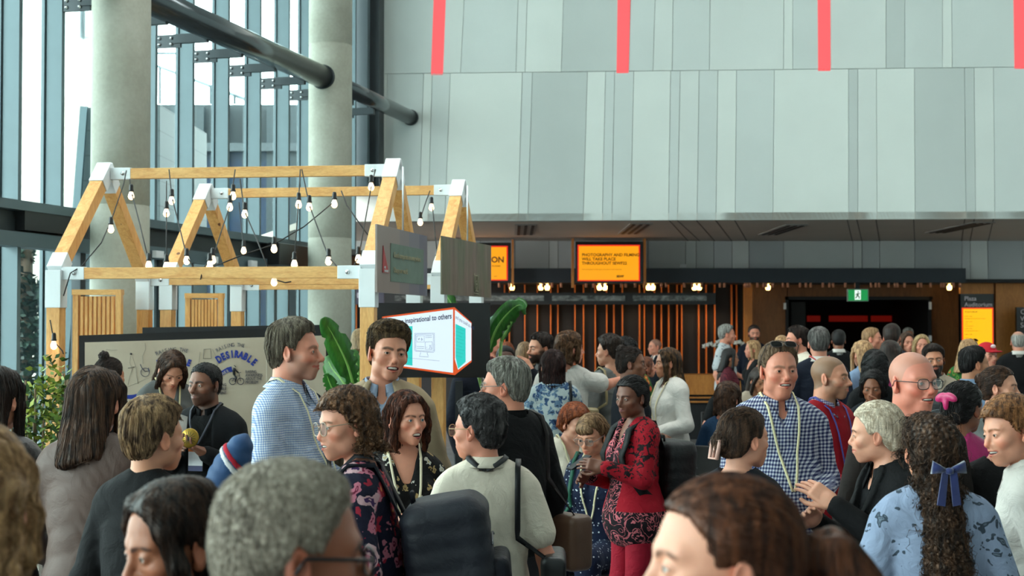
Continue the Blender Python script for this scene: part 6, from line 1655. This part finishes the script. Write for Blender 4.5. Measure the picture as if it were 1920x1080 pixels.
person(1184, 648, 10.0, 95, 82, 'woman with brown skin and a high bun in a navy jacket facing right', body=dict(fem=1, w=1.05), head=dict(brow=(26,18,16), flush=.2, nose=1.1), hair=HR('bun', *DBR, bun=(0,-.075,.105), bunr=.036, seed=5), skin=(134,94,72), top=dict(kind='jacket', m=C_NAVYD, inner=C_BLACK, ineck='crew', loose=.022), q=2, arms=('front','front'))
person(1252, 651, 11.1, -65, -82, 'woman with long dark ombre hair and loose white shirt facing left', body=dict(fem=1), head=dict(brow=(30,20,18), lip=(170,90,86)), hair=HR('wavy', (22,15,13), (120,84,52), len=.25, sw=.006, front=-.01, locks=1, px=.0, seed=6), skin=(204,156,128), top=dict(kind='shirt', m=C_WHITE, neck='collar', loose=.028, hem=.86), legs=dict(m=C_BLACK), q=2, arms=('front','down'), extra=[lanyard((214,196,150), True, 1.10)])
person(1078, 753, 9.5, 25, 35, 'woman with curly ginger hair and cream blouse sitting behind the woman with glasses', sit=.42, pitch=14, lean=6, body=dict(fem=1), head=dict(brow=(140,80,50)), hair=HR('bobcurl', *RST, len=.03, t=.02, locks=0, seed=3), skin=(226,184,166), top=dict(kind='shirt', m=C_CREAM, neck='v', sleeve='short', loose=.022), q=2, arms=('low','low'), extra=[lanyard((206,196,160), False, 1.1), chair('dark chair under the seated ginger-haired woman')])
def phone(w, label, R=(60,0,0), rgb=(26,28,34)): return held('phone', 'phone', label, w, (.074,.008,.15), mat('phone_black', rgb, .3), R)
person(1110, 774, 8.55, -25, -32, 'woman with short light brown hair and glasses looking down at a phone, navy dotted dress', sit=.46, pitch=14, lean=4, body=dict(fem=1), head=dict(glasses=((110,100,96),'thin'), eye=.2, brow=(110,80,60), age=.4), hair=HR('bob', (92,66,44), (164,128,92), len=.015, sw=.012, locks=0, bangs=1, seed=5), skin=(220,172,148), top=dict(kind='shirt', m=C_POLKA, neck='v', sleeve='elbow', loose=.018), legs=dict(m=C_POLKA, skirt=.08), q=2, arms=('low','low'), extra=[chair('dark chair under the seated woman in the dotted dress'), lanyard((206,196,160), False, 1.12), phone((.02,.26,.96), 'blue-grey phone held low by the seated woman with glasses', (70,0,10), (60,80,120)), side_bag(1, (52,68,80), 'slate blue handbag on the lap of the woman with glasses', (.15,.06,.10), .90, (30,90,70), y=.18)])
person(1184, 702, 7.6, -66, -48, 'dark-skinned woman in a red and black tunic holding a phone', body=dict(fem=1, w=1.06), head=dict(flush=.1, nose=1.2, brow=(20,14,14), lip=(110,56,56)), hair=HR('bun', *BLK, bun=(0,-.105,.05), bunr=.038, t=.014), skin=(118,80,62), top=dict(kind='tunic', m=C_TUNIC, neck='v', loose=.024, hem=.74, flare=.10), legs=dict(m=C_RTR), q=2, arms=(((.215,.05,1.16),(.10,.25,1.22)),((.225,.06,1.12),(.09,.26,1.15))), pitch=6, extra=[phone((.06,.33,1.24), 'dark phone in the hands of the woman in the red tunic'), backpack((30,33,36), 'black backpack with blue edge on the woman in the red tunic', 1.1, trim=(40,90,140), z=1.10, dep=.10)])
# ------------------------------------------------------------------ right side
def clip(c):
    r = []
    mb = MB()
    q = np.array([[-.034,-.140,.055],[.034,-.140,.055],[.030,-.155,-.035],[-.030,-.155,-.035],[-.034,-.140,.055]])
    mb.tube([tuple(x) for x in q], .009, 8); mb.tube([(0,-.142,.05),(0,-.157,-.03)], .006, 8); mb.v = [(x*.8, y+.002, (z-.01)*.8-.035) for x, y, z in mb.v]
    apply(mb, lambda V: c['U'](c['fromH'](V))).build('hair_clip', mat('pale_pink_plastic', (206,160,146), .35), c['root'])
person(1396, 761, 5.1, 150, 116, 'woman with brown hair in a pale pink claw clip and dark jacket', body=dict(fem=1), head=dict(flush=.5), hair=HR('bun', (36,24,20), (104,76,58), bun=(0,-.108,-.005), bunr=.046, t=.012, n=4200, sl=.10, seed=15), skin=(226,184,164), top=dict(kind='blazer', m=C_NAVYD, inner=C_BLACK, ineck='crew', neck='crew'), q=3, extra=[clip])
person(1460, 641, 6.5, 8, 10, 'smiling man in navy check shirt with sunglasses on his head', body=dict(w=1.10, belly=.7), head=dict(smile=1.1, open=.2, teeth=1, flush=.9, fat=.6, eye=.35, age=.5, brow=(130,100,80), browa=.6, glasses=((40,34,32),'up')), hair=HR('short', (84,62,46), (150,122,96), t=.009, hl=.094, sl=.03, seed=16), skin=(224,164,144), top=dict(kind='shirt', m=C_CHKN, neck='collar', loose=.020), q=3, arms=('front','low'), extra=[lanyard((222,212,170), False, 1.1)])
person(1556, 668, 7.5, 40, 62, 'balding man with stubble in a red sweater looking right', body=dict(w=1.04), head=dict(beard=((120,90,66),.5), flush=.5, brow=(130,100,70), nose=1.1, buzz=((112,86,62),.85)), hair=None, skin=(222,172,148), top=dict(kind='sweater', m=C_RED, neck='crew', loose=.018), q=3, arms=('down','front'), extra=[lanyard((70,70,150), False, 1.05), lambda c: collar(c['root'], c['U'], c['b'], C_CHKN2)])
person(1711, 660, 5.5, 10, 24, 'smiling bald man with wire glasses and dark brown shirt', body=dict(w=1.08), head=dict(smile=1.1, teeth=1, open=.15, fat=.7, flush=1.0, eye=.45, age=.4, brow=(180,130,100), browa=.5, glasses=((50,44,44),'thin'), buzz=((160,120,100),.55)), skin=(226,158,142), top=dict(kind='shirt', m=C_DKB, neck='collar'), q=3)
person(1643, 750, 5.15, -75, -108, 'woman with pale blond low bun and black blazer raising her hands', body=dict(fem=1), head=dict(flush=.5, smile=.4), hair=HR('bun', (176,156,132), (242,228,208), bun=(0,-.128,-.045), bunr=.034, t=.012, n=4200, sl=.10, flow='back', seed=17), skin=(228,186,166), top=dict(kind='blazer', m=C_BLACK, inner=C_BLACK2, neck='crew'), q=3, arms=(((.21,.09,1.19),(.07,.27,1.39)),((.21,.09,1.16),(.05,.29,1.31))), lean=6)
def bow(c):
    mb = MB()
    for sx in (-1,1):
        mb.add([(sx*.0,-.148,-.045),(sx*.055,-.150,-.015),(sx*.062,-.146,-.060),(sx*.0,-.158,-.055),(sx*.055,-.165,-.020),(sx*.060,-.162,-.058)], [(0,1,2),(5,4,3),(0,3,4,1),(1,4,5,2),(2,5,3,0)], 0, True)
        mb.add([(sx*.002,-.152,-.05),(sx*.026,-.156,-.055),(sx*.042,-.150,-.165),(sx*.014,-.150,-.17),(sx*.002,-.158,-.05),(sx*.026,-.162,-.055),(sx*.042,-.156,-.165),(sx*.014,-.156,-.17)], [(0,1,2,3),(7,6,5,4),(0,4,5,1),(1,5,6,2),(2,6,7,3),(3,7,4,0)], 0, False)
    mb.lathe([(0,-.012),(.014,-.008),(.014,.008),(0,.012)], (0,-.158,-.05), 10)
    mb.v = [(x*1.0, y-.012, z) for x, y, z in mb.v]
    apply(mb, lambda V: c['U'](c['fromH'](V))).build('hair_bow', fabric('blue_velvet', (34,48,110), .6, .1, .6), c['root'])
person(1742, 773, 4.45, 176, 186, 'woman from behind with long curly hair, blue bow and light blue printed top', body=dict(fem=1, w=1.12), hair=HR('longcurl', (36,24,18), (98,68,48), len=.52, sw=-.006, t=.014, locks=0, amp=.005, n=7000, backout=.15, sl=.13, seed=18, sw2=1.2), skin=(214,166,140), top=dict(kind='blouse', m=C_SKYFL, neck='scoop', sleeve='short', loose=.020, sl=.75), q=3, arms=('down','down'), extra=[bow, crossbody(1, (188,164,120), .012, tilt=14)])
person(1894, 737, 4.8, -112, -76, 'smiling woman with short wavy auburn hair and white shirt at the right edge', body=dict(fem=1), head=dict(smile=1.1, teeth=1, open=.2, flush=.8, brow=(140,90,60), eye=.5), hair=HR('bobcurl', (78,46,26), (176,120,74), t=.018, len=.02, sw=.014, front=-.008, locks=0, n=4200, hl=.072, seed=19), skin=(230,182,160), top=dict(kind='shirt', m=C_WHITE, neck='collar'), q=3, lean=10)
def pinkbow(c):
    mb = MB()
    def blob(P): return smin(smin(ell(P, (.030,-.128,.060), (.034,.016,.020), rotm(0,20,0)), ell(P, (-.030,-.128,.055), (.034,.016,.020), rotm(0,-25,0)), .01), ell(P, (0,-.130,.03), (.016,.014,.034)), .012) - .003*wob(P, 60, 2)
    v = mesh_sdf(blob, (-.09,-.18,-.03), (.09,-.08,.11), .005); put('hair_bow', (c['fromH'](v[0]), v[1]), fabric('hot_pink_satin', (230,40,120), .4, .2, .1, spec=.6), c['root'], c['U'])
person(1806, 712, 6.2, 170, 125, 'woman with black hair tied in a hot pink bow and magenta dress', body=dict(fem=1), hair=HR('bun', *BLK, bun=(0,-.10,.045), bunr=.034, t=.014), skin=S_BR, top=dict(kind='dress', m=C_MAG, neck='scoop', sleeve='puff', hem=.6), q=2, extra=[pinkbow])
def impact(c):
    b = c['b']; p = surf(b, (0,-.02,1.22), (0,1,0), .034)
    R = c['U']
    def place(o):
        for v in o.data.vertices: v.co = Vector(R(np.array([tuple(v.co)]))[0])
        return o
    place(text_mesh('IMPACT', .055, (.10, p[1]+.004, 1.20), (-1,0,0), (0,0,1), mat('print_white', (214,214,214), .7), c['root'], sx=.95))
    mb = MB(); q = [(.115,p[1]+.004,1.185),(-.115,p[1]+.004,1.185),(-.115,p[1]+.004,1.262),(.115,p[1]+.004,1.262),(.115,p[1]+.004,1.185)]; mb.tube(q, .0018, 4); apply(mb, R).build('print_frame', mat('print_white', (214,214,214), .7), c['root'])
person(1874, 684, 7.6, -5, 60, 'woman with light brown tied hair and grey top, right of the pink bow', body=dict(fem=1), head=dict(brow=(70,50,40)), hair=HR('bun', *BRN, bun=(0,-.11,.05), bunr=.032, seed=7), skin=S_LT, top=dict(kind='tee', m=C_GREYS, neck='crew', sleeve='short'), q=2)
person(1884, 748, 5.6, -6, -10, 'person in a black IMPACT t-shirt almost hidden behind the auburn-haired woman', hair=HR('short', *DBR), skin=S_PK, top=dict(kind='tee', m=C_BLACK, neck='crew', sleeve='short'), q=2, extra=[impact])
person(1827, 649, 9.8, 120, 96, 'man with short black hair, light blue shirt and dark backpack facing right', head=dict(brow=(24,18,16)), hair=HR('short', *BLK, t=.009, hl=.086), skin=S_TN, top=dict(kind='shirt', m=C_LB, neck='collar'), q=2, extra=[backpack((40,40,46), 'dark backpack on the man in the light blue shirt')])
person(1751, 645, 11.3, -5, -12, 'bearded man with dark hair and sand-coloured shirt', head=dict(beard=((36,26,22),.85), brow=(30,22,18), smile=.4), hair=HR('short', *DBR, t=.014), skin=(196,146,118), top=dict(kind='shirt', m=C_TAN, neck='collar'), q=2, roll=5)
person(1908, 740, 8.2, -60, -60, 'person with dark hair partly cut off by the right edge', hair=HR('short', *BLK), skin=S_BR, top=dict(kind='tee', m=C_BLACK, neck='crew'), q=1)
person(1535, 613, 11.8, 178, 176, 'grey-haired man in a navy suit with red lanyard seen from behind', body=dict(w=1.08), hair=HR('short', (70,66,64), (140,136,132), t=.009, nape=-.07), skin=S_PK, top=dict(kind='blazer', m=C_NAVY, inner=C_WHITE, neck='crew'), q=2, extra=[lanyard((190,30,40), False, 1.1)])
person(1494, 611, 13.6, -60, -85, 'dark-haired man in a pale shirt in left profile behind the navy suit', head=dict(beard=((60,44,36),.5)), hair=HR('short', *DBR, t=.012), skin=S_PK, top=dict(kind='shirt', m=C_CREAM, neck='collar'), q=2)
person(1636, 692, 9.3, -15, -20, 'dark-haired woman holding a hand to her cheek', body=dict(fem=1), head=dict(eye=.3), hair=HR('bob', *BLK, len=.05), skin=S_BR, top=dict(kind='tee', m=C_NAVYD, neck='crew'), q=2, pitch=12, arms=(((.20,.10,1.16),(.07,.15,1.44)),'down'))
person(1641, 654, 10.4, 175, 160, 'person with long black curly hair and dark top seen from behind', body=dict(fem=1), hair=HR('longcurl', *BLK, len=.16, t=.022, sw=.022), skin=S_BR, top=dict(kind='tee', m=C_BLACK, neck='crew'), q=2)
person(1670, 637, 12.2, 160, 140, 'woman with straight dark hair behind the curly-haired person', body=dict(fem=1), hair=HR('long', *DBR, len=.16), skin=S_TN, top=dict(kind='tee', m=C_MAG, neck='crew'), q=1)
person(1617, 637, 12.8, 200, 205, 'woman with long straight blond hair and light blue shirt from behind', body=dict(fem=1), hair=HR('long', *BLD, len=.22, lockout=.01), skin=S_LT, top=dict(kind='shirt', m=C_LB, neck='collar'), q=1)
person(1635, 614, 16, 60, 70, 'man with short ginger-blond hair facing right near the doorway', head=dict(buzz=((170,120,80),.8)), hair=HR('short', (120,84,54), (180,140,100), t=.007), skin=S_PK, top=dict(kind='shirt', m=C_PALEB, neck='collar'), q=1)
person(1672, 607, 15, 150, 160, 'man with dark quiff and blue suit seen from behind near the doorway', hair=HR('quiff', *DBR, t=.012), skin=S_PK, top=dict(kind='blazer', m=C_NAVY, inner=C_WHITE, neck='crew'), q=1)
person(1700, 622, 17, 0, 10, 'woman with dark hair half hidden beside the blue-suited man', body=dict(fem=1), hair=HR('long', *BRN, len=.12), skin=S_PK, top=dict(kind='tee', m=C_BLACK, neck='crew'), q=1)
person(1728, 626, 15.6, -10, -8, 'woman with long blond hair facing the camera near the doorway', body=dict(fem=1), head=dict(smile=.4), hair=HR('long', (130,98,60), (206,176,130), len=.16, lockout=.008), skin=S_PK, top=dict(kind='tee', m=C_BLACK, neck='crew'), q=1)
person(1817, 635, 14.2, 140, 115, 'blond woman with sunglasses on her head beside the programme sign', body=dict(fem=1), head=dict(glasses=((40,34,32),'up')), hair=HR('long', *BLD, len=.2), skin=S_PK, top=dict(kind='tee', m=C_GRNFL, neck='crew'), q=1)
def redcap(c):
    m = fabric('red_cap', (196,24,40), .7, .1)
    v = mesh_sdf(lambda P: smin(np.maximum(ell(P, (0,-.010,.050), (.088,.108,.088)), .040-P[:,2]), np.maximum(ell(P, (0,.11,.045), (.070,.075,.012)), -P[:,1]), .008), (-.12,-.15,0), (.12,.22,.17), .007)
    put('cap', (c['fromH'](v[0]), v[1]), m, c['root'], c['U'])
    v = mesh_sdf(lambda P: ell(P, (0,.085,.095), (.030,.014,.020)), (-.05,.05,.06), (.05,.12,.13), .006); put('cap_patch', (c['fromH'](v[0]), v[1]), mat('patch_pale', (220,200,200), .7), c['root'], c['U'])
person(1851, 643, 13.2, 30, 22, 'person in a red baseball cap with a white patch', head=dict(), hair=HR('short', *DBR, t=.006), skin=S_PK, top=dict(kind='tee', m=C_BLACK, neck='crew'), q=1, extra=[redcap])
person(1909, 620, 16.5, 170, 165, 'balding man in a dark suit at the right edge', body=dict(w=1.12), head=dict(buzz=((150,140,130),.6), bald=1), hair=HR('fringe', (110,104,98), (180,176,170), t=.008), skin=S_PK, top=dict(kind='blazer', m=C_BLACK, inner=C_WHITE, neck='crew'), q=1)
person(1414, 609, 21.0, -5, 0, 'bearded man in a dark suit standing by the oak wall', head=dict(beard=((60,44,36),.8)), hair=HR('short', *DBR, t=.010), skin=S_PK, top=dict(kind='blazer', m=C_NAVY, inner=C_WHITE), q=1)
person(1411, 637, 18.2, -75, -85, 'blond woman in a sleeveless black dress facing left', body=dict(fem=1), hair=HR('long', *BLD, len=.13), skin=S_PK, top=dict(kind='dress', m=C_BLACK, neck='v', sleeve='none', hem=.6), q=1)
person(1363, 608, 19, 60, 85, 'grey-haired man in a pale speckled shirt by the reception counter', hair=HR('short', *GRY, t=.012), skin=S_PK, top=dict(kind='shirt', m=C_GREYFL, neck='collar', sleeve='short'), q=1, arms=('front','down'))
person(1369, 652, 16.6, 80, 85, 'woman with long dark hair, glasses and red plaid shirt', body=dict(fem=1), head=dict(glasses=((30,30,30),'thin')), hair=HR('long', *BLK, len=.17), skin=S_TN, top=dict(kind='shirt', m=C_PLAID, neck='collar'), q=1)
person(1358, 695, 17.4, 20, 0, 'seated person in black raising a hand to the mouth', sit=.55, hair=HR('curly', *DBR), skin=S_PK, top=dict(kind='tee', m=C_BLACK, neck='crew', sleeve='short'), q=1, arms=('chin','down'), body=dict(fem=1), extra=[chair('dark chair under the person in black by the counter')])
person(1366, 714, 11, 150, 130, 'seated person with curly brown hair and blue t-shirt seen from behind', sit=.34, body=dict(fem=1), hair=HR('longcurl', (40,24,18), (100,66,46), len=.10, t=.02), skin=S_PK, top=dict(kind='tee', m=C_TEAL, neck='crew', sleeve='short'), q=2, arms=('front','front'), extra=[chair('dark chair under the seated person in the blue t-shirt')])
person(1423, 688, 14, 15, 20, 'woman with dark hair and sand top looking down behind the sunglasses man', sit=.30, pitch=22, body=dict(fem=1), hair=HR('long', *DBR, len=.14), skin=S_TN, top=dict(kind='shirt', m=C_TAN, neck='v'), q=1, extra=[chair('dark chair under the woman in the sand top')])
person(1228, 636, 20, -60, -70, 'man with shaved head and dark suit far before the slatted wall', head=dict(buzz=((90,70,60),.7)), skin=S_PK, top=dict(kind='blazer', m=C_NAVYD, inner=C_WHITE, neck='crew'), q=1)
person(1212, 668, 14.5, 100, 90, 'person with reddish hair half hidden behind the woman in the navy jacket', body=dict(fem=1), hair=HR('bob', *AUB, len=.06), skin=S_PK, top=dict(kind='tee', m=C_BLACK, neck='crew'), q=1)
person(985, 640, 14, 165, 170, 'woman with light brown hair and sunglasses on her head seen from behind', body=dict(fem=1), hair=HR('long', (80,56,36), (150,116,80), len=.14), skin=S_PK, top=dict(kind='tee', m=C_GREYS, neck='crew'), q=1)
person(948, 648, 11.3, 0, 0, 'dark-skinned man with cropped hair behind the grey-haired man', head=dict(), hair=HR('short', *BLK, t=.006), skin=S_DK, top=dict(kind='tee', m=C_MAROON, neck='crew'), q=1)
person(925, 622, 15.5, 80, 90, 'man in a maroon jumper beside the banana leaf', hair=HR('short', *DBR), skin=S_PK, top=dict(kind='sweater', m=C_MAROON, neck='crew'), q=1)
person(951, 640, 18, 180, 180, 'person with ginger-brown hair far behind the man in maroon', body=dict(fem=1), hair=HR('bob', *RST, len=.03), skin=S_PK, top=dict(kind='tee', m=C_BLACK, neck='crew'), q=1)
person(1466, 628, 15.5, 170, 170, 'person with blond hair behind the sunglasses man', body=dict(fem=1), hair=HR('bob', *BLD, len=.05), skin=S_PK, top=dict(kind='tee', m=C_BLACK, neck='crew'), q=1)
person(1572, 618, 17.5, 180, 170, 'dark figure standing in the auditorium doorway', hair=HR('short', *BLK), skin=S_BR, top=dict(kind='blazer', m=C_BLACK, inner=C_WHITE, neck='crew'), q=1)
person(1703, 614, 23.5, 0, 0, 'person with grey hair inside the dark auditorium', hair=HR('short', *GRY), skin=S_BR, top=dict(kind='tee', m=C_NAVYD, neck='crew'), q=1)
# ------------------------------------------------------------------ loose things among the crowd
pb = empty('padded_jacket', (0,0,0), 0, 'blue quilted jacket sleeve with red and white stripes beside the short-haired blond woman', 'jacket')
c_ = at(424, 880, 4.15)
QM = fabric('quilted_navy', (52,84,128), .6, .2)
Rq = rotm(0, 26, 0)
def quilt(P):
    q = (P-np.array([c_.x,c_.y,c_.z], np.float32)) @ Rq
    return ell(P, (c_.x,c_.y,c_.z-.02), (.050,.065,.135), Rq) - .004*np.abs(np.sin(q[:,2]*85))
BXq = ((c_.x-.2,c_.y-.15,c_.z-.24), (c_.x+.2,c_.y+.15,c_.z+.2))
V_, F_ = mesh_sdf(quilt, *BXq, .006); link('quilted_sleeve', npmesh('quilted_sleeve', V_, F_), QM, pb)
for nm, z0, z1, rgb in (('red_stripe',.040,.056,(190,34,54)),('white_stripe',.022,.038,(230,230,232))):
    def st(P, z0=z0, z1=z1):
        q = (P-np.array([c_.x,c_.y,c_.z], np.float32)) @ Rq
        return np.maximum(quilt(P)-.003, np.abs(q[:,2]+q[:,0]*.5-(z0+z1)/2)-(z1-z0)/2)
    V_, F_ = mesh_sdf(st, *BXq, .005); link(nm, npmesh(nm, V_, F_), fabric(nm+'_cloth', rgb), pb)
bn = empty('bench', (0,0,0), 0, 'pale bench end below the shrub at the left edge', 'bench'); a = at(55, 940, 6.6)
MB().box((a.x-.1,6.6,a.z), (.55,.4,.06)).build('seat', mat('bench_pale', (186,180,168), .6), bn, bevel=.01)
for sx in (-.28,.08):
    MB().box((a.x+sx,6.6,(a.z-.03)/2), (.05,.36,a.z-.03)).build('leg', mat('bench_pale', (186,180,168), .6), bn)
V_, F_ = mesh_sdf(lambda P: rbox(P, (c_.x+.01,c_.y+.02,1.01), (.13,.09,.19), .07) - .004*np.abs(np.sin(P[:,2]*85)), (c_.x-.2,c_.y-.15,.76), (c_.x+.22,c_.y+.2,1.3), .010)
link('quilted_body', npmesh('quilted_body', V_, F_), QM, pb)
bs = empty('bar_stool', (c_.x+.01, c_.y+.02, 0), 0, 'dark bar stool under the striped blue quilted jacket', 'stool')
MB().lathe([(0,.77),(.17,.77),(.18,.79),(.18,.81),(.17,.82),(0,.82)], (0,0,0), 24).build('seat', mat('stool_dark', (40,40,42), .5), bs)
for k in range(4):
    a_ = PI/4+k*PI/2; MB().tube([(math.cos(a_)*.12, math.sin(a_)*.12, .78), (math.cos(a_)*.19, math.sin(a_)*.19, 0)], .013, 8).build('leg', mat('stool_dark', (40,40,42), .5), bs)
